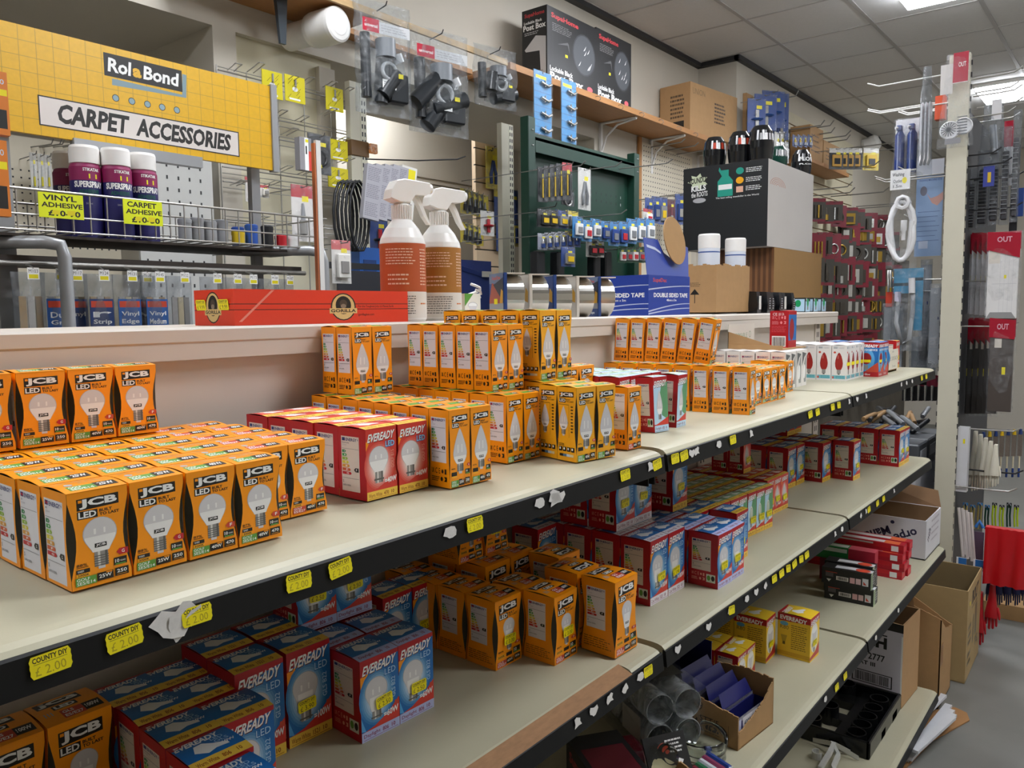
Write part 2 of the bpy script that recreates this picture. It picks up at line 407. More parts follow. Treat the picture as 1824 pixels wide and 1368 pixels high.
def arrow(a, x0, y0, x1, y1, m, letter=None, left=False):
    c = (y0 + y1) / 2; q = (y1 - y0) / 2 * (a.H / a.W)
    if left: a.poly([(x0, c), (x0 + q, y0), (x1, y0), (x1, y1), (x0 + q, y1)], m)
    else: a.poly([(x0, y0), (x1 - q, y0), (x1, c), (x1 - q, y1), (x0, y1)], m)
    if letter: a.text(letter, x0 + (x1-x0)*.45, y0 + (y1-y0)*.22, x0 + (x1-x0)*.7, y1 - (y1-y0)*.22, WHITE)

def bulb(a, cx, top, bot, wid, shape, logo=None, cap='es'):
    """printed picture of a lamp: globe, collar, metal cap"""
    H = top - bot; w = wid / 2; asp = a.W / a.H
    if shape == 'golf':
        gy = top - w * asp; capt = bot + H*.34
        prof = [(w*math.sin(t), gy + w*asp*math.cos(t)) for t in [k*PI/12 for k in range(0, 9)]] + [(w*.56, capt + H*.04), (w*.5, capt)]
        split = gy - w*asp*.15
    elif shape == 'candle':
        capt = bot + H*.22
        prof = [(w*v, capt + (top - capt)*q) for v, q in ((0,1),(.12,.96),(.35,.84),(.6,.68),(.82,.52),(.97,.36),(1,.27),(.93,.16),(.68,.05),(.5,0))]
        split = capt + (top-capt)*.22
    else:
        gy = top - w * asp; capt = bot + H*.24
        prof = [(w*math.sin(t), gy + w*asp*math.cos(t)) for t in [k*PI/12 for k in range(0, 8)]] + [(w*.62, capt + H*.16), (w*.5, capt + H*.02), (w*.42, capt)]
        split = gy - w*asp*.45
    o = [(cx + x, y) for x, y in prof] + [(cx - x, y) for x, y in reversed(prof)]
    cw = w * (.42 if shape != 'candle' else .48)
    a.poly([(cx + x*1.05, y + (H*.008)) for x, y in prof] + [(cx - x*1.05, y + H*.008) for x, y in reversed(prof)], BULB3)
    a.poly(o, BULB)
    lo = [p for p in prof if p[1] <= split + .0001]
    if len(lo) > 1:
        lo = [(max(p[0] for p in lo), split)] + lo
        a.poly([(cx + x*.98, y) for x, y in lo] + [(cx - x*.98, y) for x, y in reversed(lo)], BULB2)
    a.rect(cx - w*.38, split + (top-split)*.12, cx - w*.24, split + (top-split)*.42, BULB2); a.rect(cx + w*.22, split + (top-split)*.12, cx + w*.34, split + (top-split)*.42, BULB2)
    a.rect(cx - cw, bot + H*.05, cx + cw, capt, MET)
    a.rect(cx - cw*.5, bot + H*.05, cx - cw*.15, capt, MET3); a.rect(cx + cw*.55, bot + H*.05, cx + cw*.9, capt, MET2)
    if cap == 'es':
        for k in range(5): y = bot + H*.06 + (capt - bot - H*.06)*k/6; a.rect(cx - cw*1.06, y, cx + cw*1.06, y + (capt-bot)*.05, MET2)
        a.rect(cx - cw*.5, bot, cx + cw*.5, bot + H*.05, BULB)
    else:
        a.rect(cx - cw*1.25, bot + (capt-bot)*.35, cx + cw*1.25, bot + (capt-bot)*.48, MET2)
    if logo: a.rect(cx - w*.36, split - (split-capt)*.72, cx + w*.36, split - (split-capt)*.72 + w*.26*asp, BLACK); a.text(logo, cx - w*.3, split - (split-capt)*.72 + w*.04*asp, cx + w*.3, split - (split-capt)*.72 + w*.22*asp, BULB2, .03)

def energy(a, x0, y0, x1, y1, uk=True, grade='F', paper=LAB):
    """energy label on a side face"""
    X = lambda t: x0 + (x1-x0)*t
    Y = lambda t: y0 + (y1-y0)*t
    a.rect(x0, y0, x1, y1, paper)
    a.rect(X(.05), Y(.915), X(.22), Y(.975), NAVY)
    if uk: a.rect(X(.05), Y(.938), X(.22), Y(.952), ARW[6]); a.rect(X(.12), Y(.915), X(.15), Y(.975), ARW[6])
    a.text('ENERGY', X(.26), Y(.915), X(.88), Y(.972), NAVY, .03); a.poly([(X(.9),Y(.95)),(X(.94),Y(.985)),(X(.93),Y(.955)),(X(.96),Y(.95)),(X(.91),Y(.92)),(X(.93),Y(.945))], NAVY)
    a.text('JCB' if uk else 'Eveready', X(.05), Y(.865), X(.15 if uk else .45), Y(.895), TXT, .01); a.text('S12509', X(.05), Y(.83), X(.3), Y(.85), ink('9a9aa0'), 0)
    a.line(X(.03), X(.97), Y(.775), TXT, .004)
    for k in range(7): arrow(a, X(.05), Y(.70 - k*.066), X(.26 + k*.05), Y(.75 - k*.066), ARW[k], 'ABCDEFG'[k])
    arrow(a, X(.70), Y(.30 if grade == 'G' else .365), X(.95), Y(.375 if grade == 'G' else .44), BLACK, grade, left=True)
    a.line(X(.03), X(.97), Y(.24), TXT, .004); a.text('5', X(.06), Y(.15), X(.11), Y(.2), TXT); a.text('kWh/1000h', X(.06), Y(.09), X(.5), Y(.125), TXT, 0)

def icons(a, x0, y0, x1, y1, m, n=2):
    X = lambda t: x0 + (x1-x0)*t
    Y = lambda t: y0 + (y1-y0)*t
    a.text('UK', X(0), Y(.62), X(.17), Y(.95), m, .02); a.text('C E', X(.22), Y(.6), X(.55), Y(.98), m, .0)
    a.ell(X(.7), Y(.78), (x1-x0)*.07, (y1-y0)*.14, m, 8); a.rect(X(.84), Y(.6), X(.95), Y(.95), m)
    if n > 1:
        scribble(a, X(0), Y(.05), X(.5), Y(.42), 3, m); a.ell(X(.64), Y(.25), (x1-x0)*.08, (y1-y0)*.16, m, 8); a.poly([(X(.8),Y(.1)),(X(.98),Y(.42)),(X(.8),Y(.42)),(X(.98),Y(.1))], m)

def jcb_logo(a, y0, y1, y2, x0=.15, x1=.84):
    """JCB panel from y1 to y2, LED panel from y0 to y1"""
    a.poly([(x0,y1+.005),(x1,y1+.02),(x1,y2),(x0,y2-.01)], BLACK); a.rect(x0 + .025, y2 - .05, x0 + .085, y2 - .022, OR)
    a.text('JCB', x0 + .04, y1 + .018, x1 - .025, y2 - .016, WHITE, .045)
    a.rect(x0, y0, x0 + .33, y1 - .002, BLACK); a.text('LED', x0 + .02, y0 + .01, x0 + .31, y1 - .01, WHITE, .03)
    m = (y0 + y1) / 2; a.text('BUILT', x0 + .36, m + .003, x0 + .57, y1 - .008, BLACK, .03); a.text('TO LAST', x0 + .36, y0 + .008, x1, m - .004, BLACK, .03)

def jcb_front(a, k):
    shape, colr, fit, watt, lum, pc, gr = k
    if shape == 'golf':
        jcb_logo(a, .715, .80, .935); bulb(a, .5, .705, .17, .54, 'golf', 'JCB')
        a.text(pc, .09, .235, .26, .262, BLACK, .01); a.line(.09, .28, .225, BLACK, .006)
        a.rect(.08, .165, .30, .205, BLACK); a.text('WARM', .1, .173, .2, .197, WHITE, 0); a.rect(.08, .125, .30, .162, OR2); a.text('3000K', .1, .13, .29, .157, BLACK, .02)
        arrow(a, .75, .27, .95, .335, ARW[6] if gr == 'G' else REDL, gr, left=True)
        a.rect(.70, .165, .92, .245, BLACK); a.text('10', .72, .19, .79, .228, WHITE); a.text('YEARS', .80, .195, .9, .213, WHITE, 0); a.rect(.72, .168, .9, .182, GRN)
        y = .1
    elif shape == 'candle':
        jcb_logo(a, .765, .83, .93, .14, .88); bulb(a, .5, .755, .17, .62, 'candle', 'JCB')
        a.text(pc, .08, .235, .26, .252, BLACK, .01); arrow(a, .8, .25, .97, .29, REDL, gr, left=True)
        a.rect(.08, .15, .33, .2, BLACK); a.rect(.08, .125, .33, .148, OR2); a.rect(.73, .15, .95, .215, BLACK); a.rect(.75, .152, .93, .166, GRN); a.text('10', .76, .175, .84, .203, WHITE)
        y = .07
    else:
        jcb_logo(a, .70, .785, .93); bulb(a, .52, .69, .22, .42, 'gls', 'JCB', 'bc' if fit == 'BC/B22' else 'es')
        a.text(pc, .1, .225, .3, .25, BLACK, .01); arrow(a, .72, .27, .93, .31, REDL, gr, left=True)
        a.rect(.07, .14, .36, .19, OR2); a.text('3000K', .09, .147, .34, .182, BLACK, .02); a.rect(.4, .14, .62, .19, BLACK); a.rect(.67, .14, .93, .225, BLACK); a.text('10', .70, .16, .8, .21, WHITE); a.rect(.69, .143, .91, .157, GRN)
        y = .08
    g = GRN if colr == 'g' else (REDL if colr == 'r' else ink('3f86b8'))
    a.rect(.06, y - .065, .40, y + .022, g); a.text({'golf': 'GOLF', 'candle': 'CANDLE', 'gls': 'GLS'}[shape], .08, y - .015, .29, y + .015, WHITE, .01); a.text(fit, .08, y - .055, .38, y - .022, WHITE, .01)
    a.rect(.41, y - .055, .68, y + .028, BLACK); a.text(watt, .44, y - .03, .65, y + .008, WHITE, .02); a.rect(.56, y + .012, .66, y + .024, OR)
    a.rect(.71, y - .05, .94, y + .035, BLACK); a.text(lum, .74, y - .02, .91, y + .018, WHITE, .02); a.line(.74, .91, y - .036, OR2, .004)

def jcb_tech(a):
    jcb_logo(a, .79, .85, .94, .12, .86)
    a.ell(.36, .52, .22, .17, BLACK, 4); bulb(a, .34, .74, .34, .42, 'candle', 'JCB'); a.rect(.1, .76, .62, .765, BLACK); a.rect(.07, .32, .075, .76, BLACK); a.rect(.62, .32, .628, .76, BLACK)
    scribble(a, .72, .38, .84, .76, 9, BLACK); 
    for k in range(4): a.rect(.1 + k*.21, .13, .27 + k*.21, .19, BLACK); a.rect(.13 + k*.21, .15, .2 + k*.21, .18, WHITE)
    for k, h in enumerate(('1a1a1a', '5a7fa0', 'c9dbe6', 'e6d9a8')): a.rect(.14 + k*.18, .06, .32 + k*.18, .095, ink(h))
    scribble(a, .1, .2, .4, .24, 2, BLACK)

def jcb_side(a, shape, gr):
    if shape == 'golf': energy(a, .09, .035, .83, .90, True, gr)
    elif shape == 'candle': energy(a, .10, .32, .84, .90, True, gr); icons(a, .12, .06, .88, .25, BLACK)
    else: energy(a, .16, .33, .72, .88, True, gr); scribble(a, .08, .07, .9, .22, 5, ink('6b4a10'), th=.3)

def jcb_top(a, k):
    shape, colr, fit, watt = k[:4]; g = GRN if colr == 'g' else REDL
    if shape == 'golf':
        a.rect(.12, .10, .56, .34, g); a.text('GOLF', .15, .23, .36, .32, WHITE); a.text(fit, .15, .12, .52, .21, WHITE)
        a.rect(.56, .12, .92, .37, BLACK); a.text(watt, .62, .18, .88, .33, WHITE, .03); a.ell(.22, .46, .07, .08, BULB3); a.text('JCB LED', .4, .48, .8, .58, mat('carton_gloss_text', 'c9b48c', .3), .03)
        scribble(a, .15, .66, .85, .85, 2, mat('carton_gloss_text', 'c9b48c', .3), th=.3)
    elif shape == 'candle':
        a.rect(.12, .10, .6, .34, g); a.rect(.6, .12, .92, .37, BLACK); a.text(watt, .64, .18, .88, .33, WHITE, .03); a.rect(.15, .5, .8, .85, mat('carton_gloss_text', 'c9b48c', .3))
    else:
        a.rect(.10, .66, .8, .93, BLACK); a.text('JCB', .13, .69, .78, .91, WHITE, .06); a.rect(.28, .46, .66, .62, BLACK); a.text('LED', .31, .48, .63, .60, WHITE, .05)
        for q in range(3): a.rect(.1 + q*.05, .3, .12 + q*.05, .44, BULB3)
        a.rect(.32, .10, .66, .38, g); a.text('GLS', .35, .26, .52, .35, WHITE); a.text(fit, .35, .13, .63, .22, WHITE); a.rect(.66, .12, .94, .38, BLACK); a.text(watt, .69, .2, .91, .32, WHITE, .03)

def glowell(a, cx, cy, rx, ry, h0, h1, n=7):
    for i in range(1, n + 1):
        t = i / n; c = ''.join('%02x' % round(int(h0[j:j+2], 16) * (1 - t) + int(h1[j:j+2], 16) * t) for j in (0, 2, 4))
        a.ell(cx, cy, rx * (1.02 - .62 * t), ry * (1.02 - .55 * t), ink(c), 24)
def eve_front(a, k):
    shape, scheme, side1, watt, b1, b2, band = k
    if scheme == 'blue':
        a.rect(0, .12, 1, 1, BLUE); glowell(a, .42, .50, .50, .37, '1268b0', 'e6eff6'); a.poly([(0,.14),(0,.30),(.12,.12)], LBLUE)
        a.poly([(0,.78),(.2,.86),(.6,.92),(1,.95),(1,1),(0,1)], RED); a.poly([(0,.66),(.1,.76),(.26,.84),(0,.80)], OR)
        a.poly([(.0,.11),(.35,.15),(.7,.24),(1,.38),(1,.11)], RED2)
    elif scheme == 'green':
        a.rect(0, .14, 1, 1, PALE); a.poly([(.55,.3),(1,.2),(1,.93),(.6,.9),(.45,.7)], ink('5f9a6c')); a.poly([(0,.85),(1,.9),(1,1),(0,1)], RED); a.poly([(0,.12),(1,.26),(1,.12)], RED2)
    elif scheme == 'yellow':
        a.rect(0, .0, 1, 1, ink('ecc42c')); a.ell(.45, .5, .40, .34, ink('e9e6dc'), 24); a.poly([(0,.82),(1,.86),(1,1),(0,1)], RED); a.poly([(0,.1),(.6,.16),(1,.32),(1,.06),(0,.03)], RED)
    else:
        a.rect(0, .12, 1, 1, RED2); glowell(a, .42, .46, .52, .36, 'd23a2c', 'f2e4de'); a.poly([(0,.70),(.1,.80),(.2,.86),(.0,.82)], OR); a.poly([(.0,.11),(.35,.15),(.7,.24),(1,.38),(1,.11)], RED2)
    a.text('EVEREADY', .08, .80, .93, .92, ink('5a0a10'), .03, slant=.05, sk=.02); a.text('EVEREADY', .07, .81, .92, .925, WHITE, .028, slant=.05, sk=.02)
    if shape == 'fil':
        a.ell(.4, .5, .2, .19, ink('dfe3dd'), 20); a.ell(.4, .5, .15, .15, ink('aebfae'), 16); a.rect(.36, .36, .44, .62, ink('ece9dd')); a.rect(.32, .2, .48, .33, MET)
    elif shape == 'candle': bulb(a, .4, .76, .2, .4, 'candle')
    elif shape == 'r80':
        a.poly([(.2,.62),(.3,.74),(.6,.74),(.7,.62),(.58,.36),(.55,.28),(.37,.28),(.32,.36)], BULB); a.ell(.45, .68, .24, .07, BULB2); a.rect(.36, .17, .54, .28, MET)
    else:
        bulb(a, .40, .74, .2, .60 if shape == 'golf' else .56, shape if shape == 'golf' else 'gls', None, 'bc')
        a.text('LED', .62, .71, .93, .80, BLUE, .08); a.text('LED', .63, .72, .92, .795, PALE, .0)
    if shape in ('golf', 'gls'): a.text(side1, .80, .40, .90, .66, PALE if scheme == 'blue' else GLOWR, .0, vert=True)
    if watt: a.text(watt, .58, .19, .97, .27, WHITE, .03, sk=.02); a.rect(.88, .30, .98, .35, REDL)
    if band:
        a.rect(0, 0, 1, .12, band); c = ink('8a2a5a') if band != YBAND else ink('9a4a12')
        a.text(b1, .05, .035, .48, .09, c, .01); a.text(b2, .54, .035, .70, .09, c, .02); a.text('10', .78, .04, .88, .09, c, .02); a.line(.05, .95, .02, c, .005)
def eve_side(a, k):
    energy(a, .12, .30 if k[0] != 'golf' else .10, .76, .88, False, 'F', CREAM)
    if k[0] != 'golf':
        icons(a, .12, .10, .58, .26, GLOWR); a.rect(.62, .10, .92, .25, ink('d6dccc')); a.ell(.70, .18, .06, .05, GRN, 10); a.ell(.84, .18, .06, .05, BLACK, 10)
def eve_top(a, k):
    c = {'blue': BLUE, 'red': RED2, 'green': ink('8fb08a'), 'yellow': ink('ecc42c')}[k[1]]
    a.rect(0, 0, 1, 1, c); 
    if k[1] == 'red': a.ell(.45, .55, .3, .2, GLOWR)
    a.poly([(0,.8),(.5,.9),(1,.95),(1,1),(0,1)], RED); a.text('EVEREADY', .05, .72, .8, .9, WHITE, .04, slant=.04)
    a.poly([(.22,.45),(.3,.66),(.45,.68),(.58,.55),(.78,.44),(.78,.36),(.56,.38),(.4,.32)], BULB2)
    if k[1] == 'blue': a.text('LED', .6, .64, .82, .74, PALE, .0); a.text('GLS', .62, .53, .86, .62, PALE, 0); a.text(k[3] or '=60W', .62, .42, .92, .5, WHITE, .02)
    if k[6]: a.rect(0, 0, 1, .24, k[6]); cc = ink('8a2a5a') if k[6] != YBAND else ink('9a4a12'); a.text(k[4], .08, .06, .45, .17, cc); a.text(k[5], .52, .06, .66, .17, cc, .02); a.text('10', .78, .07, .86, .17, cc, .02)

def white_front(a, k):
    c = k[2]
    a.rect(0, 0, 1, 1, ink('e4e0dc')); a.rect(.1, .9, .45, .97, ink('cfd2d2')); scribble(a, .12, .905, .4, .96, 2, TXT); scribble(a, .5, .9, .9, .96, 2, BULB3)
    a.rect(.05, .05, .95, .15, ink('6fb6c2')); a.rect(.06, .06, .16, .12, REDL); scribble(a, .3, .06, .9, .14, 2, ink('3f8a9a'))
    w = .27; pr = [(w*v, .30 + .5*q) for v, q in ((0,1),(.3,.93),(.62,.78),(.88,.58),(1,.38),(.92,.2),(.66,.06),(.45,0))]
    a.poly([(.5+x, y) for x, y in pr] + [(.5-x, y) for x, y in reversed(pr)], ink(c)); a.rect(.40, .62, .46, .72, ink('c87068')); a.rect(.37, .2, .63, .31, MET); a.rect(.43, .17, .57, .2, MET2)
    a.ell(.2, .80, .09, .03, REDL, 8)
    if k[3]: a.rect(.1, .42, .9, .52, M_yel)
def red_front(a, k):
    a.rect(0, 0, 1, 1, RED); a.rect(.0, .14, 1, .86, BLUE); a.ell(.35, .5, .45, .34, LBLUE); a.poly([(.3,.14),(1,.14),(1,.45)], REDL)
    a.text('EVEREADY', .05, .86, .95, .95, WHITE, .04, slant=.04); a.text('ROUGH SERVICE', .08, .76, .92, .82, WHITE, .02); a.ell(.38, .53, .26, .17, ink('9a1520')); a.rect(.28, .2, .48, .34, MET); a.rect(.1, .42, .6, .5, M_yel)
    a.text('Fire Glow', .1, .04, .6, .1, WHITE, .01)
def r80_side(a, k):
    a.rect(0, 0, 1, 1, ink('ecc42c')); a.poly([(0,.82),(1,.86),(1,1),(0,1)], RED); a.text('EVEREADY', .07, .86, .9, .96, WHITE, .04, sk=-.01)
    a.ell(.2, .77, .13, .05, ink('5b9fc4')); a.text('R80', .08, .64, .34, .73, ink('6b5a18'), .0); a.poly([(.1,.5),(.3,.5),(.25,.35),(.15,.35)], ink('b89a2a')); a.rect(.16, .28, .24, .35, ink('6b5a18'))
    scribble(a, .42, .2, .92, .78, 12, ink('7a5c14'), th=.35); a.rect(.0, .04, 1, .13, ink('d8a81c'))

class Kind: pass
def carton(nm, w, d, h, body, front, side, top, lens=0, bow=.0022, flapmat=None, twoside=False, sticker=None, side_at=.0):
    """prototype carton meshes, origin at the centre of the base"""
    k = Kind(); k.w, k.d, k.h, k.nm = w, d, h, nm
    g = MB(); n = 10; rings = []
    for i in range(n + 1):
        z = h * i / n; t = i / n
        b = .0002 + (lens * math.sin(PI * (t - .12) / .76) if lens and .12 < t < .88 else 0)
        x, y = w/2, d/2
        rings.append([(-x+b,-y,z),(x-b,-y,z),(x,-y+b,z),(x,y-b,z),(x-b,y,z),(-x+b,y,z),(-x,y-b,z),(-x,-y+b,z)])
    for i in range(n):
        for q in range(8):
            j = (q+1) % 8; m = LENS if (q % 2 == 1 and lens) else body
            g.add([rings[i][q], rings[i][j], rings[i+1][j], rings[i+1][q]], [(0,1,2,3)], m)
    g.add(rings[0], [tuple(range(8))[::-1]], body); g.add([(p[0]*.97, p[1]*.97, h - .0006) for p in rings[-1]], [tuple(range(8))], INS)  # dark top face stands in for the shade in the slit under the lid
    def face(fn, o, u, W):
        if fn: fn(Art(g, o, u, (0,0,1), W, h))
    face(front, (-w/2, -d/2, 0), (1,0,0), w); face(front, (w/2, d/2, 0), (-1,0,0), w)
    face(side, (-w/2, d/2, 0), (0,-1,0), d); face(side, (w/2, -d/2, 0), (0,1,0), d)
    k.body = g.mesh('carton_body')
    g = MB(); m = flapmat or body; N = 8; vs = []; fs = []
    for i in range(N + 1):                       # bowed lid, curved front to back
        t = i / N; z = h + bow * math.sin(PI * t) + .0001
        for zz in (z, z - .0005): vs += [(-w/2, -d/2 + d*t, zz), (w/2, -d/2 + d*t, zz)]
    for i in range(N):
        a0 = 4*i; b0 = 4*(i+1); fs += [(a0,a0+1,b0+1,b0),(a0+2,b0+2,b0+3,a0+3),(a0,b0,b0+2,a0+2),(a0+1,a0+3,b0+3,b0+1)]
    fs += [(0,2,3,1), (4*N, 4*N+1, 4*N+3, 4*N+2)]; g.add(vs, fs, m)
    # side lips that close the lid
    g2 = MB(); a = Art(g2, (-w/2, -d/2, h), (1,0,0), (0,1,0), w, d); a.P0 = a.P
    def P(x, y, a=a): return (-w/2 + w*x, -d/2 + d*y, h + bow*math.sin(PI*max(0, min(1, y))) + .00015 + a.L*a.step)
    a.P = P
    def poly(pts, m, a=a):                       # cut into strips that follow the bowed lid
        for i in range(N):
            lo, hi = i / N, (i + 1) / N; q = list(pts)
            for lim, sg in ((lo, 1), (hi, -1)):
                o = []
                for p0, p1 in zip(q, q[1:] + q[:1]):
                    i0, i1 = sg*(p0[1]-lim) >= 0, sg*(p1[1]-lim) >= 0
                    if i0: o.append(p0)
                    if i0 != i1: t = (lim-p0[1])/(p1[1]-p0[1]); o.append((p0[0]+(p1[0]-p0[0])*t, lim))
                q = o
                if len(q) < 3: break
            if len(q) >= 3: a.mb.add([a.P(*p) for p in q], [tuple(range(len(q)))], m)
        a.L += .5; return a
    a.poly = poly
    if top: top(a)
    g.v += g2.v; base = len(g.v) - len(g2.v)
    for q, mi, sm in zip(g2.f, g2.m, g2.sm): g.f.append([base + e for e in q]); g.m.append(g.mi(g2.mats[mi])); g.sm.append(sm)
    k.flap = g.mesh('top_flap'); k.st = sticker; return k
def put(k, label, cat, x, y, z, yaw=0, group=None, rx=0, ry=0, corner=True, st=True, name='light_bulb_box', up=False):
    """x, y: the near left corner of the base"""
    c, s = math.cos(yaw), math.sin(yaw)
    cx, cy = (x + c*k.w/2 - s*k.d/2, y + s*k.w/2 + c*k.d/2) if corner else (x, y)
    t = thing(name, label, cat, (cx, cy, z), yaw, group, rx, ry)
    bo = link('carton_body', k.body, t); link('top_flap', k.flap, t)
    if k.st and st:
        o = link('price_sticker', k.st, bo); o.location = (random.uniform(-.1, .12) * k.w, -k.d/2 - .0025, k.h * random.uniform(.36, .44)); o.rotation_euler = (0, random.uniform(-.1, .05), 0)
    return t
J = {}
def K(nm, *a, **k): J[nm] = carton(nm, *a, **k)
kg = ('golf','g','SES/E14','25W','250','88%','G'); kh = ('golf','g','SES/E14','40W','470','87%','F'); ke = ('golf','r','ES/E27','40W','470','87%','F')
for n_, q in (('golf25', kg), ('golf40', kh), ('golfES', ke)):
    K(n_, .048, .048, .079, OR, lambda a, q=q: jcb_front(a, q), lambda a, q=q: jcb_side(a, 'golf', q[6]), lambda a, q=q: jcb_top(a, q), lens=.0052)
kc = ('candle','g','SES/E14','25W','250','88%','G'); kc2 = ('candle','g','SES/E14','40W','470','87%','F'); kc3 = ('candle','r','SBC/B15','40W','470','87%','F')
for n_, q in (('candle25', kc), ('candle40', kc2), ('candleR', kc3)):
    K(n_, .0365, .0365, .0975, OR, lambda a, q=q: jcb_front(a, q), lambda a, q=q: jcb_side(a, 'candle', q[6]), lambda a, q=q: jcb_top(a, q), lens=.0012)
K('candleT', .040, .040, .108, OR2, lambda a: jcb_front(a, kc2), jcb_tech, lambda a: jcb_top(a, kc2), lens=.0035)
kgl = ('gls','r','ES/E27','60W','806','86%','F'); kgb = ('gls','r','ES/E27','100W','1521','86%','F')
K('jgls', .060, .060, .106, OR, lambda a: jcb_front(a, kgl), lambda a: jcb_side(a, 'gls', 'F'), lambda a: jcb_top(a, kgl), lens=.006, sticker=ST_300)
K('jbig', .064, .064, .120, OR, lambda a: jcb_front(a, kgb), lambda a: jcb_side(a, 'gls', 'F'), lambda a: jcb_top(a, kgb), lens=.006)
def EK(n_, w, d, h, q, st=None, body=RED): K(n_, w, d, h, body, lambda a: eve_front(a, q), lambda a: eve_side(a, q), lambda a: eve_top(a, q), bow=.002, sticker=st)
EK('egolf', .0487, .0487, .084, ('golf','red','GOLF B15','=40W','Warm White','470',YBAND))
EK('e60d', .061, .063, .106, ('gls','blue','GLS B22','=60W','Daylight','806',LIL), ST_250)
EK('e60w', .061, .061, .106, ('gls','blue','GLS B22','=60W','Warm White','806',YBAND), ST_250)
EK('e100w', .064, .064, .122, ('gls','blue','GLS B22','=100W','Warm White','1521',YBAND), ST_390)
EK('e100c', .064, .063, .120, ('gls','blue','GLS B22','=100W','Cool White','1521',WBAND), ST_390)
EK('ecan', .040, .040, .098, ('candle','green','','','Daylight','470',PALE))
EK('efil', .042, .042, .105, ('fil','green','','=60W','Warm White','470',YBAND), ST_300)
EK('efil2', .046, .044, .096, ('candle','red','','=40W','Warm White','470',YBAND), ST_300)
K('er80', .062, .080, .108, ink('ecc42c'), lambda a: eve_front(a, ('r80','yellow','','','','',None)), lambda a: r80_side(a, 0), lambda a: eve_top(a, ('r80','yellow','','','','',None)), sticker=ST_250)
K('er50', .050, .055, .072, RED, lambda a: eve_front(a, ('r80','yellow','','','','',None)), lambda a: eve_side(a, ('golf',)), lambda a: eve_top(a, ('r80','yellow','','','','',None)))
WCT = ink('e4e0dc')
K('wred', .045, .042, .105, WCT, lambda a: white_front(a, (0,0,'8e1a16',1)), lambda a: white_front(a, (0,0,'9a201a',0)), None, flapmat=WCT)
K('wcan', .040, .040, .100, WCT, lambda a: (a.poly([(.5,.1),(.9,.1),(.9,.9),(.6,.75),(.35,.5)], ink('8f9290')), a.poly([(.1,.55),(.5,.8),(.9,.9),(.1,.95)], ink('5c5f60')), a.ell(.55,.4,.2,.2,BULB2)), lambda a: energy(a, .08, .1, .9, .9, True, 'F', ink('e2cfc4')), None, flapmat=WCT)
K('erough', .060, .060, .106, RED, lambda a: red_front(a, 0), lambda a: red_front(a, 0), lambda a: eve_top(a, ('gls','blue','','=60W','','',None)))
# ================================================================ CARTONS ON THE SHELVES
NTH = ['first','second','third','fourth','fifth','sixth','seventh','eighth','ninth','tenth','eleventh']
R_ = lambda a: math.radians(a)
def rowname(j, n): return 'front row' if j == 0 else ('back row' if j == n-1 and n > 1 else NTH[j] + ' row back')
def block(k, desc, where, x0, y0, z, cols, rows, dx, dy, yaw=0, group=None, kinds=None, skip=(), jit=.0012, cat='light bulb box', tilt=None, st=None):
    c, s = math.cos(yaw), math.sin(yaw); out = []
    for i in range(cols):
        for j in range(rows):
            if (i, j) in skip: continue
            kk = kinds[i] if kinds else k; q = J[kk]
            d = desc[i] if isinstance(desc, (list, tuple)) else desc
            x = x0 + i*dx*c - j*dy*s + random.uniform(-jit, jit); y = y0 + i*dx*s + j*dy*c + random.uniform(-jit/2, jit/2)
            pos = '' if cols == 1 else (', left column' if i == 0 and cols == 2 else (', right column' if cols == 2 else ', ' + NTH[i] + ' from left'))
            l = '%s, %s%s, %s' % (d, rowname(j, rows), pos, where)
            if rows == 1 and cols > 1: l = '%s%s, %s' % (d, pos, where)
            if rows == 1 and cols == 1: l = '%s %s' % (d, where)
            out.append(put(q, l, cat, x, y, z, yaw + random.uniform(-.02, .02), group or ('cartons ' + where), rx=(tilt[j] if tilt else 0), st=(j == 0 if st is None else st)))
    return out
Z1, Z2, Z3 = 1.2702, .9502, .6352
# --- top shelf
block(None, ['orange 25W golf-bulb carton']*2 + ['orange 40W golf-bulb carton']*2, 'in nearest block', -.850, .074, Z1, 4, 6, .0502, .0496, kinds=['golf25','golf25','golf40','golf40'])
block('golf25', 'orange 25W golf-bulb carton', 'at left end of raised back row', -.844, .324, Z1+.0815, 1, 1, .0515, 0)
block(None, ['orange 25W golf-bulb carton','orange 40W golf-bulb carton','orange 40W golf-bulb carton'], 'in raised back row', -.792, .324, Z1+.0815, 3, 1, .0502, 0, kinds=['golf25','golf40','golf40'])
block('golfES', 'orange red-label golf-bulb carton', 'beside green-label block', -.654, .126, Z1, 2, 5, .0496, .0492)
block('egolf', 'red golf-bulb carton with cream energy label', 'in red block', -.507, .114, Z1, 2, 5, .0490, .0490)
block(None, 'tall orange candle-bulb carton', 'in block right of red cartons', -.404, .081, Z1, 2, 8, .0372, .0372, yaw=R_(-4), kinds=['candle25','candle40'], skip=())
block(None, 'orange candle-bulb carton', 'on upper tier right of bare panel', -.362, .310, Z1+.1, 2, 2, .0375, .0380, yaw=R_(-3), kinds=['candle25','candle40'])
block(None, 'orange candle-bulb carton', 'in centre block, lower tier', -.237, .126, Z1, 2, 7, .0375, .0375, yaw=R_(-3), kinds=['candle40','candle40'])
block(None, 'orange candle-bulb carton', 'in centre block, upper tier', -.214, .172, Z1+.1, 2, 5, .0375, .0378, yaw=R_(-3), kinds=['candle40','candle40'])
block('candleT', 'yellow-orange tall candle-bulb carton', 'in angled pair at shelf centre', -.172, .048, Z1, 2, 2, .0408, .041, yaw=R_(-12))
block('candleT', 'yellow-orange tall candle-bulb carton', 'behind angled pair', -.130, .138, Z1, 2, 5, .0408, .044, yaw=R_(-4))
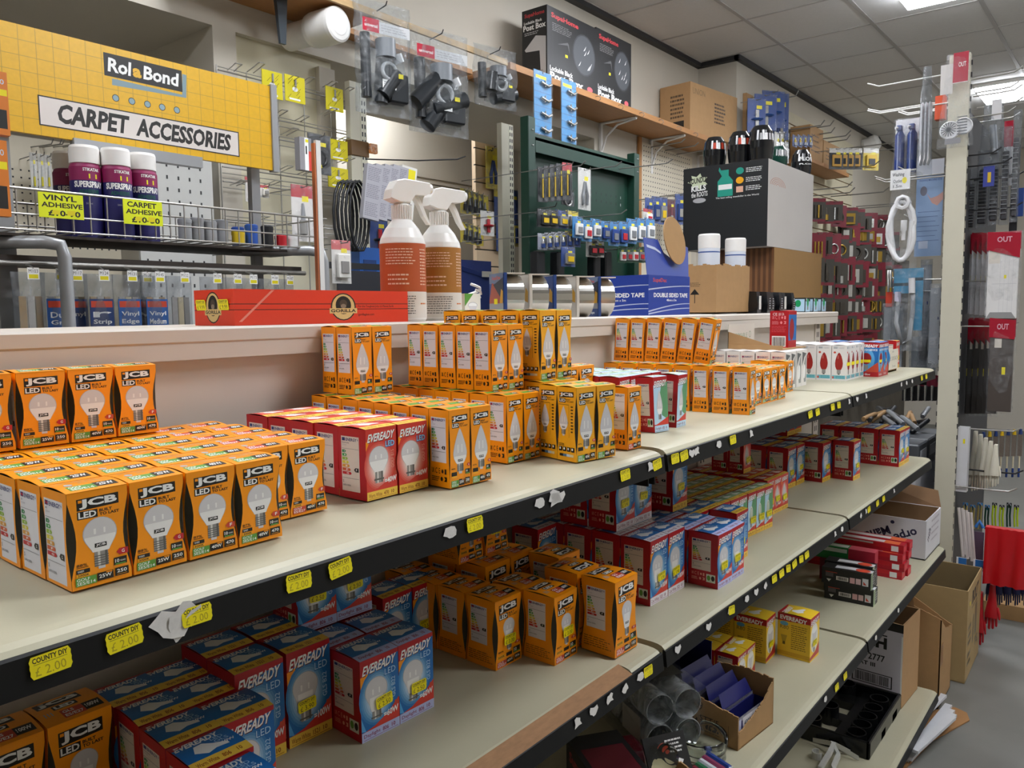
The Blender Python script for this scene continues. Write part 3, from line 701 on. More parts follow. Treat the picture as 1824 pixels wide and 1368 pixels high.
block('candleT', 'yellow-orange tall candle-bulb carton', 'stacked behind angled pair', -.121, .150, Z1+.1105, 2, 5, .0408, .043, yaw=R_(-2))
block('candleT', 'yellow-orange tall candle-bulb carton', 'lower at back wall panel', -.24+.035, .352+.01, Z1, 2, 1, .0408, .043) if False else None
block('candleR', 'orange candle-bulb carton with red base label', 'standing alone at shelf centre', -.040, .042, Z1, 1, 1, 0, 0, yaw=R_(-4))
block('golf40', 'orange golf-bulb carton showing its barcode side', 'behind lone candle carton', .010, .20, Z1+.040, 2, 1, .05, 0)
for x_ in (.010, .060):
    put(J['golf40'], 'orange golf-bulb carton under barcode cartons, %s one' % ('left' if x_ < .05 else 'right'), 'light bulb box', x_, .20, Z1 - .0395, 0, 'cartons behind lone candle carton') if False else None
block('ecan', 'white-label candle-bulb carton with red base and green front', 'leaning at front', .131, .088, Z1, 1, 1, 0, 0, yaw=R_(-9), tilt=[R_(-3)])
block('ecan', 'red candle-bulb carton with energy label facing left', 'leaning beside green one', .212, .088, Z1, 1, 1, 0, 0, yaw=R_(2), tilt=[R_(2)])
block('ecan', 'red and green candle-bulb carton', 'in pastel-topped block', .105, .145, Z1, 4, 6, .0415, .0415, yaw=R_(2))
block(None, 'orange candle-bulb carton', 'in row right of pastel block', .452, .046, Z1, 1, 8, 0, .0432, yaw=R_(3), kinds=['candle40'])
block(None, 'orange candle-bulb carton', 'leaning on upper tier right', .500, .158, Z1+.1, 1, 6, 0, .0385, yaw=R_(5), kinds=['candle40'], tilt=[R_(9), R_(7), R_(6), R_(4), R_(3), R_(3)])
block('golf40', 'small orange golf-bulb carton', 'in low block right', .600, .096, Z1, 4, 4, .050, .049)
block('golf25', 'small orange golf-bulb carton', 'before red candle cartons', .930, .14, Z1, 1, 2, .05, .05)
block('wcan', 'white candle-bulb carton', 'in white block', .985, .165, Z1, 4, 5, .0425, .042)
block('wred', 'white carton picturing a red candle bulb', 'on top shelf', 1.330, .108, Z1, 4, 5, .047, .0435, st=False)
block('erough', 'red and blue rough-service bulb carton', 'near far end', 1.520, .066, Z1, 2, 3, .0625, .0625)
block('efil2', 'tiny red halogen bulb carton', 'last at far end', 1.93, .11, Z1, 1, 2, 0, .05)
# --- second shelf, left bay
block('jbig', 'dark orange 100W GLS carton', 'at lower left corner', -.872, .272, Z2, 2, 1, .0665, 0, yaw=R_(-1))
block('e60w', 'blue and red 60W warm white carton', 'in lower left block', -.740, .100, Z2, 1, 4, .062, .063, yaw=R_(-3))
block('e60w', 'blue and red 60W warm white carton', 'right of lower left block', -.677, .158, Z2, 1, 3, .062, .064, yaw=R_(-2))
block('e60d', 'blue 60W daylight carton with lilac band', 'nearest at bottom left', -.752, .034, Z2, 1, 1, 0, 0, yaw=R_(-3))
block('e100w', 'tall 100W warm white carton', 'beside front 100W carton', -.622, .222, Z2, 1, 2, .066, .067, yaw=R_(-2))
block('e100w', 'tall red-sided 100W warm white carton', 'standing in front', -.553, .221, Z2, 1, 2, .066, .067, yaw=R_(-2))
block('e60d', 'blue 60W daylight carton', 'in pair at front left bay', -.490, .160, Z2, 2, 3, .0635, .0655, yaw=R_(-3))
block('e60d', 'blue 60W daylight carton', 'stacked on daylight block', -.489, .285, Z2+.109, 2, 1, .0635, .0655, yaw=R_(-3))
block('e60w', 'blue 60W carton', 'at back beside orange cartons', -.325, .300, Z2, 2, 1, .0635, .06, yaw=R_(0))
block('jgls', 'orange GLS bulb carton', 'in left file of orange group', -.232, .156, Z2, 1, 4, 0, .0625, yaw=R_(-1))
block('jgls', 'orange GLS bulb carton', 'in middle file of orange group', -.165, .095, Z2, 1, 2, 0, .063, yaw=R_(-1))
block('jbig', 'large orange 100W GLS carton', 'at right of orange group', -.088, .036, Z2, 1, 1, 0, 0, yaw=R_(-3))
for i_, (x_, y_) in enumerate(((-.088, .106), (-.040, .176))):
    put(J['jbig'], 'large orange 100W carton with upside-down lid print, %s' % ('directly behind front one' if i_ == 0 else 'second behind front one'), 'light bulb box', x_ + .032, y_ + .032, Z2, PI, 'orange group on second shelf', corner=False)
block('jbig', 'large orange 100W GLS carton', 'at back of orange group', -.150, .245, Z2, 2, 2, .0665, .066)
block('jgls', 'orange GLS bulb carton', 'on top of orange group', -.170, .285, Z2+.1215, 2, 1, .066, .062)
# second shelf, middle bay
block('e100c', 'red 100W cool white carton', 'in cool white block', .137, .098, Z2, 2, 4, .0668, .065, yaw=R_(-1))
block('e100c', 'red 100W cool white carton', 'stacked on cool white block', .150, .178, Z2+.1225, 2, 2, .0668, .066, yaw=R_(-1))
block('e100c', 'red 100W cool white carton', 'stacked at back left of block', .080, .310, Z2+.0, 1, 1, .0668, .066)
block('e60d', 'blue 60W daylight carton', 'at middle bay front', .291, .038, Z2, 2, 3, .063, .0655, yaw=R_(-1))
block('e60w', 'blue 60W warm white carton', 'behind daylight cartons', .405, .076, Z2, 2, 4, .062, .063, yaw=R_(-1), skip=((0,0),))
block('e100w', 'red-sided 100W warm white carton', 'stacked above blue cartons', .392, .185, Z2+.109, 1, 1, .066, .067)
block('efil', 'green filament-bulb carton', 'in green block', .530, .138, Z2, 6, 6, .0435, .0435, yaw=R_(-4))
block('efil2', 'small red filament-bulb carton', 'right of green block', .860, .160, Z2, 3, 5, .047, .0455, yaw=R_(-2))
block('efil2', 'small red filament-bulb carton', 'stacked on small red block', .90, .24, Z2+.0985, 1, 2, .047, .046)
# second shelf, far bay
block('e100w', 'red 100W carton', 'first group of far bay', 1.210, .232, Z2, 2, 2, .066, .067, yaw=R_(-3))
block('e100w', 'red 100W carton', 'second group of far bay', 1.362, .178, Z2, 1, 3, .066, .067, yaw=R_(-3))
block('e100w', 'red 100W carton', 'third group of far bay', 1.442, .110, Z2, 1, 4, .066, .067, yaw=R_(-3))
block('e100w', 'red 100W carton', 'at far end of shelf', 1.752, .050, Z2, 2, 4, .066, .066, yaw=R_(-1))
block('e100w', 'dark red 100W carton', 'raised at back of far bay', 1.42, .31, Z2+.1245, 2, 1, .066, .067)
# third shelf reflector cartons
block('er80', 'yellow and red R80 reflector-bulb carton', 'standing in front', .771, .014, Z3, 1, 1, 0, 0, yaw=R_(-2))
block('er80', 'yellow and red R80 reflector-bulb carton', 'behind and left', .702, .096, Z3, 1, 3, .064, .082, yaw=R_(0))
block('er50', 'small yellow and red reflector-bulb carton', 'behind staples carton', .545, .100, Z3, 2, 4, .052, .057)
# ================================================================ ON THE LEDGE
ZL = 1.4722
# glue display box
p0 = U(418, 579, 1, .425); p1 = U(727, 575, 1, .425); W = p1.x - p0.x
t = thing('glue_box', 'long flat red-orange glue carton lying on the ledge', 'box', (p0.x, .425, ZL))
ORR = ink('dd3a1c', .4); 
g = MB(); g.box(0, 0, 0, W, .105, .052, ORR)
a = Art(g, (0, 0, 0), (1,0,0), (0,0,1), W, .052)
a.rect(0, .42, 1, .44, BLACK); a.rect(0, .58, 1, .60, BLACK)
def gorilla(a, cx, cy, rx, ry):
    a.ell(cx, cy, rx, ry, BLACK); a.ell(cx, cy, rx*.9, ry*.92, ink('d9b878')); a.ell(cx, cy + ry*.12, rx*.62, ry*.66, BLACK); a.ell(cx, cy + ry*.25, rx*.3, ry*.28, ink('4a3c30')); a.ell(cx, cy + ry*.05, rx*.22, ry*.16, ink('8a7866'))
    a.rect(cx - rx*1.1, cy - ry*.48, cx + rx*1.1, cy - ry*.1, ink('d9b878')); a.text('GORILLA', cx - rx, cy - ry*.4, cx + rx, cy - ry*.17, BLACK, .03)
gorilla(a, .58, .5, .075, .42)
a.text('For the Toughest Jobs on Planet Earth', .67, .46, .90, .55, BLACK, .0); a.text('gorillaglue.com', .67, .2, .77, .3, BLACK, 0)
a.poly([(.02,.1),(.035,.1),(.2,.98),(.185,.98)], ink('e88a78'))
a = Art(g, (0, .105, 0), (0,-1,0), (0,0,1), .105, .052); a.rect(0, .42, 1, .44, BLACK); a.rect(0, .58, 1, .60, BLACK); gorilla(a, .48, .5, .19, .44)
g.build('carton_body', t)
for q, yy in ((.02, .085), (.028, .025)):
    o = link('price_sticker', ST_999, t); o.location = (-.0012, yy, .03); o.rotation_euler = (.12, 0, -PI/2)
# spray bottles
def bottle(loc, rz, label, lab):
    t = thing('spray_bottle', label, 'spray bottle', loc, rz, 'trigger spray bottles on the ledge')
    Rr = .0405
    g = MB(); g.lathe([(0,0),(Rr-.003,0),(Rr,.004),(Rr,.138),(Rr-.002,.146),(.03,.163),(.018,.178),(.0155,.185),(.0155,.195)], M_white, 40); g.build('bottle_body', t)
    g = MB(); n = 40; L1 = .052; L2 = .136
    for z0, z1, m in ((.006, L1, ink('ddd8cf')), (L1, L2, lab)):
        g.lathe([(Rr+.0004, z0), (Rr+.0004, z1)], m, n)
    # wrapped lines of print, facing -Y
    def wrap(a0, a1, z0, z1, rows, m, th=.35, fill=.85):
        h = (z1-z0)/rows; rnd = random.Random(int(z0*9999))
        for r in range(rows):
            zz = z1 - (r+.5)*h; A = a0; end = a0 + (a1-a0)*(fill + (1-fill)*rnd.random())
            while A < end:
                B = min(end, A + rnd.uniform(.06, .2)); g.add([((Rr+.0007)*math.cos(x), (Rr+.0007)*math.sin(x), z) for x, z in ((A, zz-h*th/2), (B, zz-h*th/2), (B, zz+h*th/2), (A, zz+h*th/2))], [(0,1,2,3)], m); A = B + .03
    c = -PI/2 - .35
    pale = ink('e9c6ae'); wrap(c-1.0, c+.35, .098, .128, 6, pale); wrap(c-.9, c+.1, .062, .085, 3, pale); wrap(c+.6, c+1.1, .062, .128, 12, pale)
    wrap(c-1.0, c+.35, .012, .046, 8, ink('4a4642'), .3, .9); wrap(c+.6, c+1.0, .02, .042, 1, ink('d07030'), .1)
    g.build('label_wrap', t)
    g = MB(); n = 28
    for k in range(n):
        th = 2*PI*k/n; g.tube([(.0172*math.cos(th), .0172*math.sin(th), .180), (.0172*math.cos(th), .0172*math.sin(th), .204)], .0014, M_white, 5)
    g.lathe([(.0165,.180),(.0168,.204),(.012,.208),(.010,.212)], M_white, 28); g.build('screw_collar', t)
    g = MB()                                        # trigger head pointing +x
    rr = [(-.026,.213,.012,.001),(-.024,.232,.013,.012),(-.006,.246,.012,.016),(.03,.246,.010,.014),(.052,.243,.009,.012)]
    ring = []
    prof = [(-.030,.214),(-.012,.208),(.010,.208),(.020,.222),(.044,.224),(.052,.228),(.052,.247),(.0,.250),(-.016,.246),(-.026,.230)]
    g.loft([[(x, -.0125, z) for x, z in prof], [(x*1.0, -.015, (z-.228)*.9+.228) for x, z in prof]], M_white)
    g.loft([[(x, y, z) for x, z in prof] for y in (-.0125, .0125)], M_white); g.tube([(.052,0,.238),(.062,0,.238)], .009, M_white, 12)
    g.build('spray_head', t)
    g = MB(); g.loft([[(x - w_, -.006, z), (x + w_, -.006, z), (x + w_, .006, z), (x - w_, .006, z)] for x, z, w_ in ((.028,.222,.005),(.038,.205,.004),(.046,.188,.0035),(.056,.174,.002))], M_white); g.build('trigger', t)
    return t
b1 = U(720, 570, 1, .46); b2 = U(786, 570, 1, .475)
bottle((b1.x, .46, ZL), R_(-12), 'orange-labelled white trigger spray bottle, left of the pair', ink('b4552a'))
bottle((b2.x + .004, .48, ZL), R_(-12), 'brown-labelled white trigger spray bottle, right of the pair', ink('a8702c'))
# small lamp box and white cable
p = U(828, 548, 1, .49)
t = thing('spotlight_box', 'small white spotlight box with a green corner beside the spray bottles', 'box', (p.x, .49, ZL))
g = MB(); g.box(0, 0, 0, .048, .05, .052, ink('e6e2d6')); a = Art(g, (0,0,0), (1,0,0), (0,0,1), .048, .052); a.poly([(0,.5),(.55,1),(0,1)], GRN)
a.ell(.5, .55, .3, .12, BULB3); a.ell(.5,.55,.27,.1, WHITE); a.poly([(.22,.52),(.78,.52),(.62,.25),(.38,.25)], BULB); a.rect(.4,.1,.6,.25, BULB3); g.build('carton_body', t)
p = U(835, 505, 1, .56)
g = MB()
for k in range(4): g.tube([(p.x + .02*math.cos(q*.7 + k) + k*.004, .56 + .012*math.sin(q*.7), 1.4785 + .012*k + .004*q) for q in range(9)], .003, M_white, 6)
g.build('white_cable', label='small heap of white cable behind the spotlight box', cat='cable')
# foil tape rolls
M_foil = mat('foil_tape', 'c9c6c0', .18, metal=.95, var=.03); NB = ink('22407e')
def tape_roll(x, y, k, label):
    t = thing('tape_roll', label, 'tape roll', (x, y, ZL + .046), R_(-32), 'foil tape rolls on the ledge')
    g = MB(); n = 40
    for r0, r1, x0, x1 in ((.046,.046,0,.046),): 
        vs = []; fs = []
        for q in range(n):
            th = 2*PI*q/n
            for xx, rr in ((0,.046),(.046,.046),(.046,.038),(0,.038)): vs.append((xx, rr*math.cos(th), rr*math.sin(th)))
        for q in range(n):
            j = (q+1) % n
            for e in range(4): fs.append((4*q+e, 4*j+e, 4*j+(e+1)%4, 4*q+(e+1)%4))
        g.add(vs, fs, M_foil, False)
    g.build('tape', t)
    g = MB()                                     # card wrap: plate on the left end, band over top and front
    g.box(-.002, -.048, -.046, 0, .046, .049, NB if k % 2 == 0 else ink('cfc8bd'))
    g.box(-.002, -.048, .0465, .046, .03, .049, ink('cfc8bd'))
    g.box(-.001, -.0495, -.046, .006, -.048, .049, NB if k % 2 == 0 else ink('cfc8bd')); a = Art(g, (-.002, .046, -.046), (0,-1,0), (0,0,1), .094, .095)
    if k in (0, 4):
        a.rect(0, .78, 1, 1, ink('6a7a96')); a.text('SupaDec', .2, .84, .8, .94, REDL, .02); a.poly([(0,.4),(.2,.8),(.7,.7),(.9,.3),(.0,.25)], ink('a8503c')); a.poly([(.3,.75),(1,.9),(1,.35)], ink('2c2f3a')); a.poly([(.75,.35),(.85,.65),(.98,.6),(.95,.3)], ink('d8a020')); a.rect(0, 0, 1, .2, NB); a.rect(0,.2,1,.34, ink('9a9aa0')); a.text('Repair Tape', .1, .05, .8, .14, WHITE, .02)
        a.rect(.35,.32,.6,.44, M_yel)
    else: a.poly([(.7,.4),(.8,.7),(.95,.6),(.95,.35)], ink('d8a020'))
    g.build('card_sleeve', t)
    return t
for k, (px, lb) in enumerate(((892, 'silver foil tape roll in a picture sleeve, leftmost'), (936, 'silver foil tape roll, second from left'), (978, 'silver foil tape roll with blue sleeve, middle of the row'), (1018, 'silver foil tape roll, fourth from left'), (1056, 'silver foil tape roll with blue sleeve, rightmost'))):
    p = U(px, 560, 1, .495); tape_roll(p.x - .012, .495, k, lb)
# double sided tape dispenser
p = U(1155, 561, 1, .44); W = U(1228, 561, 1, .44).x - p.x
t = thing('tape_display_box', 'blue double-sided tape display carton with raised flap and round brown disc', 'display box', (p.x, .44, ZL)); BB = ink('1f3c98', .4)
g = MB(); D = .20; H = U(1155, 489, 1, .44).z - ZL; g.box(0, 0, 0, W, D, H, BB, True); g.box(.001, .001, H-.004, W-.001, D-.001, H-.003, INS)
def tapeart(a):
    a.text('SupaDec', .1, .80, .42, .93, REDL, .02); a.text('DOUBLE SIDED TAPE', .12, .45, .94, .56, WHITE, .03); a.text('48mm x 5m', .42, .35, .66, .41, WHITE, .01)
    for y0, c_ in ((.62, .12), (.08, .2), (.02, .14)):
        n = 14; up = [(q/n, y0 + c_*math.sin(PI*.5*q/n)) for q in range(n+1)]
        for (xa, ya), (xb, yb) in zip(up[:-1], up[1:]): a.poly([(xa, ya), (xb, yb), (xb, yb + .035*(1-.5*xb)), (xa, ya + .035*(1-.5*xa))], ink('b9c2dc')); a.L -= .5
    a.L += .5
tapeart(Art(g, (0,0,0), (1,0,0), (0,0,1), W, H)); tapeart(Art(g, (0,D,0), (0,-1,0), (0,0,1), D, H)); g.build('carton_body', t)
tz = U(1165, 424, 1, .45).z - ZL; dz = U(1208, 428, 1, .44).z - ZL
ro = [(0,H-.002),(W,H-.002),(W*1.16,tz-.012),(W*1.0,tz-.004),(W*.9,dz-.035),(W*.72,dz-.055),(W*.5,dz-.035),(W*.42,tz),(W*.1,tz+.002)]
g = MB(); g.loft([[(x, y_ + .25*(z-H), z) for x, z in ro] for y_ in (.004, .0055)], BB)
a = Art(g, (0,.003,H), (1,0,0), (0,.25,1), W, tz-H); a.poly([(.12,.78),(.3,.72),(.42,.62),(.42,.68),(.3,.80),(.12,.86)], ink('b9c2dc'))
g.build('front_flap', t)
g = MB(); n = 30; c0 = (W*.70, .010, dz)
g.loft([[(c0[0] + .060*math.cos(2*PI*q/n), c0[1] + yy + .012*math.sin(2*PI*q/n), c0[2] + .066*math.sin(2*PI*q/n)) for q in range(n)] for yy in (0, .003)], M_kraft); g.build('cardboard_disc', t)
# kraft carton with white spray cans
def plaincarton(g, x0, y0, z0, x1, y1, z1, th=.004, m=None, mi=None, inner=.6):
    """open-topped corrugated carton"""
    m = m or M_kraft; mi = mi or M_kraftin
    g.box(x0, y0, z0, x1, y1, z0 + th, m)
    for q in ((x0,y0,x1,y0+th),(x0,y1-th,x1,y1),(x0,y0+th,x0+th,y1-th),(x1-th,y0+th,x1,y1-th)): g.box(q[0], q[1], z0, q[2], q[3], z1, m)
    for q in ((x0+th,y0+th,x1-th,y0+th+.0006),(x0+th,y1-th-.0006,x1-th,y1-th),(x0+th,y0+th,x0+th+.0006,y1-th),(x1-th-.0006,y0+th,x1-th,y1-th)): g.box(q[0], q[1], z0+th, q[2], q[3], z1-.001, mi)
p = U(1275, 561, 1, .47); W = U(1334, 561, 1, .47).x - p.x; H = U(1275, 472, 1, .47).z - ZL
t = thing('cardboard_carton', 'torn-topped kraft carton holding white aerosol cans on the ledge', 'carton', (p.x, .47, ZL))
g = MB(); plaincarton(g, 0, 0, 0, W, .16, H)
r = random.Random(4)
for k in range(14): x0 = W*k/14; g.box(x0, 0, H, x0 + W/14, .004, H + r.uniform(0, .008), M_kraft); g.box(0, .16*k/14, H, .004, .16*(k+1)/14, H + r.uniform(0, .007), M_kraft)
a = Art(g, (0,.16,0), (0,-1,0), (0,0,1), .16, H); a.poly([(.45,.4),(.55,.52),(.65,.4)], BLACK); a.rect(.545,.22,.56,.42, BLACK); scribble(a, .45,.56,.68,.66, 3, BLACK, th=.3)
g.build('carton_body', t)
for k, (px, w_) in enumerate(((1263, 'left'), (1310, 'right'))):
    c = U(px, 450, 1, .52); t = thing('aerosol_can', 'white-capped aerosol can in the kraft carton, %s one' % w_, 'aerosol can', (c.x, .52, ZL + .005), group='aerosol cans in the kraft carton')
    g = MB(); hc = U(1312, 425, 1, .52).z - ZL - .005; hb = hc - .045; g.lathe([(0,0),(.034,0),(.034,hb)], ink('d8dee8'), 28); g.lathe([(.0343,hb-.014),(.0343,hb-.010)], ink('3a5a9a'), 28); g.build('can_body', t)
    g = MB(); g.lathe([(.034,hb),(.0345,hb+.001),(.0345,hc-.005),(.032,hc),(.0,hc+.001)], M_white, 28); g.build('cap', t)
# tall display carton standing on a veneer-edged box
yb = .60; p = U(1377, 560, 1, yb); W = U(1461, 560, 1, yb).x - p.x; H = U(1377, 440, 1, yb).z - ZL; D = .27
t = thing('brown_box', 'plain brown box with striped side carrying the weedkiller display', 'box', (p.x, yb, ZL))
g = MB(); g.box(0, 0, 0, W, D, H, mat('brown_card', 'a07a48', .75, var=.06, scale=30)); a = Art(g, (0,D,0), (0,-1,0), (0,0,1), D, H)
for k in range(12): a.rect(k/12, 0, k/12 + .045, 1, ink('5c3a22')); a.L -= .5
for k in range(12): a.rect(k/12 + .045, 0, k/12 + .083, 1, ink('7e5534')); a.L -= .5
g.build('box_body', t); z0 = ZL + H + .001
p = U(1366, 440, 1, yb); W = U(1446, 450, 1, yb).x - p.x; H = U(1366, 281, 1, yb).z - z0; D = .36
t = thing('weedkiller_display', 'tall black and white weedkiller display carton with picture header', 'display box', (p.x, yb, z0))
g = MB(); g.box(0, 0, 0, W, D, H, mat('display_white', 'c9c4bf', .55, var=.05, scale=6)); BK = ink('1a1d20', .4)
a = Art(g, (0,D,0), (0,-1,0), (0,0,1), D, H); a.rect(0, 0, 1, 1, BK)
a.poly([(.09+.13*(1 if q % 2 else .6)*math.cos(q*PI/7)*1.0+.09, .83+.10*(1 if q % 2 else .6)*math.sin(q*PI/7)) for q in range(14)], ink('cfd8b8')); a.text('ROUNDUP', .07, .80, .30, .87, BLACK, .03, sk=.02); a.text('KILLS', .1, .71, .28, .78, WHITE, .04, sk=.01); a.text('the ROOTS', .1, .64, .3, .70, WHITE, .02, sk=.01); a.ell(.2,.60,.08,.03, BULB3)
G2 = ink('1f9a86'); a.poly([(.42,.62),(.60,.62),(.60,.80),(.55,.86),(.55,.93),(.46,.93),(.44,.97),(.43,.93),(.47,.86),(.42,.80)], G2); a.rect(.43,.70,.59,.76, WHITE); a.ell(.68,.9,.045,.04, G2); a.ell(.68,.79,.045,.04, OR2); a.rect(.64,.65,.72,.72, ink('e8b49a'))
for y in (.9,.79,.69): scribble(a, .75, y-.03, .95, y+.03, 3, WHITE, th=.4)
a.text('The best selling weedkiller in the World', .4, .59, .9, .615, WHITE, .01)
a = Art(g, (0,0,0), (1,0,0), (0,0,1), W, H); sc = ink('b98a78')
for k in range(5):
    rr = .16 - k*.03
    for q in range(10): th0, th1 = PI*q/10, PI*(q+1)/10; a.poly([(.2+rr*math.cos(th0), .72+rr*.6*math.sin(th0)), (.2+rr*math.cos(th1), .72+rr*.6*math.sin(th1)), (.2+(rr-.012)*math.cos(th1), .72+(rr-.012)*.6*math.sin(th1)), (.2+(rr-.012)*math.cos(th0), .72+(rr-.012)*.6*math.sin(th0))], sc); a.L -= .5
g.build('display_body', t); zt = z0 + H + .001
# round pods on the display
XD = U(1366, 440, 1, yb).x
def pod(px, py, y, rad, h, label, m, art):
    p = U(px, py, 0, XD + .06) if y < 1 else U(px, py, 1, yb + .07); t = thing('scent_pod', label, 'air freshener pod', (p.x, p.y, zt), group='pods on the black display')
    g = MB(); g.lathe([(0,0),(rad*.72,0),(rad*.9,.006),(rad*1.0,h*.35),(rad,h*.55),(rad*.88,h*.82),(rad*.6,h*.97),(0,h)], m, 28); g.build('pod_body', t)
    g = MB(); n = 6
    for q in range(-2, 3):
        for zz, hh, mm in ((h*.62,.016,WHITE if q % 2 else REDL if art == 'r' else BULB3),):
            a0 = -PI*.68 + q*.36
            if art == 'l': continue
            g.add([(rad*1.005*math.cos(A)*f_, rad*1.005*math.sin(A)*f_, z) for A, z, f_ in ((a0, zz-.01, 1.0),(a0+.26, zz-.01, 1.0),(a0+.26, zz+hh, .96),(a0, zz+hh, .96))], [(0,1,2,3)], mm)
    if art == 'l':
        vs, fs, asp = glyphs('FLOPi', .03)
        g.add([(rad*1.02*math.cos(-PI*.95 + v[0]*1.5), rad*1.02*math.sin(-PI*.95 + v[0]*1.5), h*.55 + v[1]*.018) for v in vs], fs, WHITE)
        g.add([(rad*1.02*math.cos(-PI*.95 + v[0]*1.4), rad*1.02*math.sin(-PI*.95 + v[0]*1.4), h*.42 + v[1]*.006) for v in vs], fs, WHITE)
    g.build('sticker_band', t)
PB = mat('pod_black', '101216', .15, var=0, coat=.5)
pod(1273, 290, .90, .047, .125, 'black air freshener pod with red and white windows, leftmost', PB, 'r')
pod(1317, 288, .78, .047, .132, 'black air freshener pod with red and white windows, second from left', PB, 'r')
pod(1355, 285, .70, .050, .142, 'largest black air freshener pod, with blue-white windows', PB, 'w')
pod(1387, 288, 1.78, .036, .10, 'dark green pod partly behind the black pods', mat('pod_green', '0f3b30', .2, var=0), 'g')
pod(1427, 300, 1.66, .044, .125, 'black pod with white lettering at the right edge', PB, 'l')
# black pouches on the far ledge
for k, px in enumerate((1338, 1352, 1366, 1378, 1392, 1404)):
    p = U(px, 563, 1, .46); g = MB(); y0 = -.012 if k % 2 else .0
    g.loft([[(0,y0,0),(.032,y0,0),(.032,.07,0),(0,.07,0)], [(-.002,y0-.003,.03),(.035,y0-.003,.03),(.035,.075,.03),(-.002,.075,.03)], [(.004,y0+.005,.072),(.03,y0+.005,.072),(.03,.06,.075),(.004,.06,.075)]], mat('black_foil_pouch', '17181b', .25, var=.2, scale=50, bump=.6))
    a = Art(g, (.002,-.0155 if k % 2 else -.0036,.008), (1,0,0), (0,0,1), .03, .05); 
    if k in (0, 4): a.rect(.15, .1, .8, 1, ink('dcd8d2'))
    else: scribble(a, .3, .1, .7, .9, 5, BULB3)
    o = g.build('foil_pouch', label='upright shiny black pouch on the far ledge, %s from left' % NTH[k], cat='pouch', group='black pouches on the far ledge'); o.location = (p.x, .44 + .004*k, 1.4705)
for k in range(3):
    p = U(1434 + 14.5*k, 561, 1, .45); t = thing('coloured_bulb_box', 'little pale box picturing a green bulb, %s of three' % ('leftmost','middle','rightmost')[k], 'light bulb box', (p.x, .45, 1.4705), group='green bulb boxes on the far ledge')
    g = MB(); g.box(0, 0, 0, .056, .056, .055, ink('1d2624')); a = Art(g, (0,0,0), (1,0,0), (0,0,1), .056, .055); a.rect(.04,.03,.96,.75, PALE); a.poly([(.3,.9),(.3,.55),(.42,.38),(.6,.38),(.7,.55),(.7,.9)], ink('159a5c')); a.rect(.38,.15,.64,.38, MET); a.rect(.2,.8,.3,.95, WHITE)
    a = Art(g, (0,.056,0), (0,-1,0), (0,0,1), .056, .055); a.rect(.05,.05,.95,.9, PALE); a.ell(.5,.6,.2,.25, ink('159a5c')); g.build('carton_body', t)
# dimmable carton, red carton, price card, at the far half of the top shelf
p = U(1297, 640, 1, .345)
t = thing('cardboard_tray', 'low cardboard tray with a white card marked DIMMABLE', 'tray', (1.062, .20, Z1 + .1015))
g = MB(); g.box(0, .158, .0, .19, .160, .07, ink('d8d2c6')); a = Art(g, (0,.158,0), (1,0,0), (0,0,1), .19, .07); a.text('DIMMABLE', .18, .42, .72, .62, ink('5a8a5a'), -.005); a.ell(.82,.55,.04,.14, ink('5a8a5a')); a.ell(.82,.55,.03,.11, ink('d8d2c6')); g.build('sign_card', t)
g = MB(); g.add([(0,0,0),(0,.16,0),(0,.16,.05),(0,.0,.004)], [(0,1,2,3)], M_kraft); g.box(-.002, .0, -.0, .0, .158, .012, M_kraft); g.box(0,0,0,.19,.158,.003,M_kraft); g.build('tray_side', t)
p = U(1391, 606, 2, 1.373)
K('ered', .058, .055, .105, RED, lambda a: (a.rect(0,0,1,1,BLUE), a.ell(.4,.5,.3,.3,ink('9a1520')), a.poly([(0,.9),(1,.9),(1,1),(0,1)], RED), a.rect(0,0,1,.2,RED)), lambda a: (a.text('CE', .15,.88,.38,.95,WHITE,.0), a.text('UK CA', .45,.88,.75,.95,WHITE,0), icons(a,.12,.62,.88,.88,ink('e88a90')), scribble(a,.1,.42,.9,.6,5,ink('e0606a'),th=.25), a.rect(.12,.03,.86,.32,WHITE), barcode(a,.15,.05,.83,.29,BLACK)), lambda a: a.rect(0,.5,1,1,BLUE))
put(J['ered'], 'bright red bulb carton with barcode standing on the white cartons', 'light bulb box', 1.145, .215, 1.374, R_(-2))
t = thing('price_card_tray', 'small open tray with a hand-written 1.00 each card', 'tray', (1.712, .085, Z1))
g = MB(); plaincarton(g, 0, 0, 0, .12, .12, .058); g.build('tray_body', t)
g = MB(); g.box(.004, -.004, .008, .118, -.002, .075, ink('e4ddcd')); a = Art(g, (.004,-.004,.008), (1,0,0), (0,0,1), .114, .067); a.text('£1.00 EACH', .12,.45,.95,.65, ink('4a4438'), -.01); a.text('3 mm', .35,.1,.7,.22, ink('4a4438'), -.01); a.text('LED', .3,.85,.5,.93, ink('4a4438'), -.01)
g.build('price_card', t)
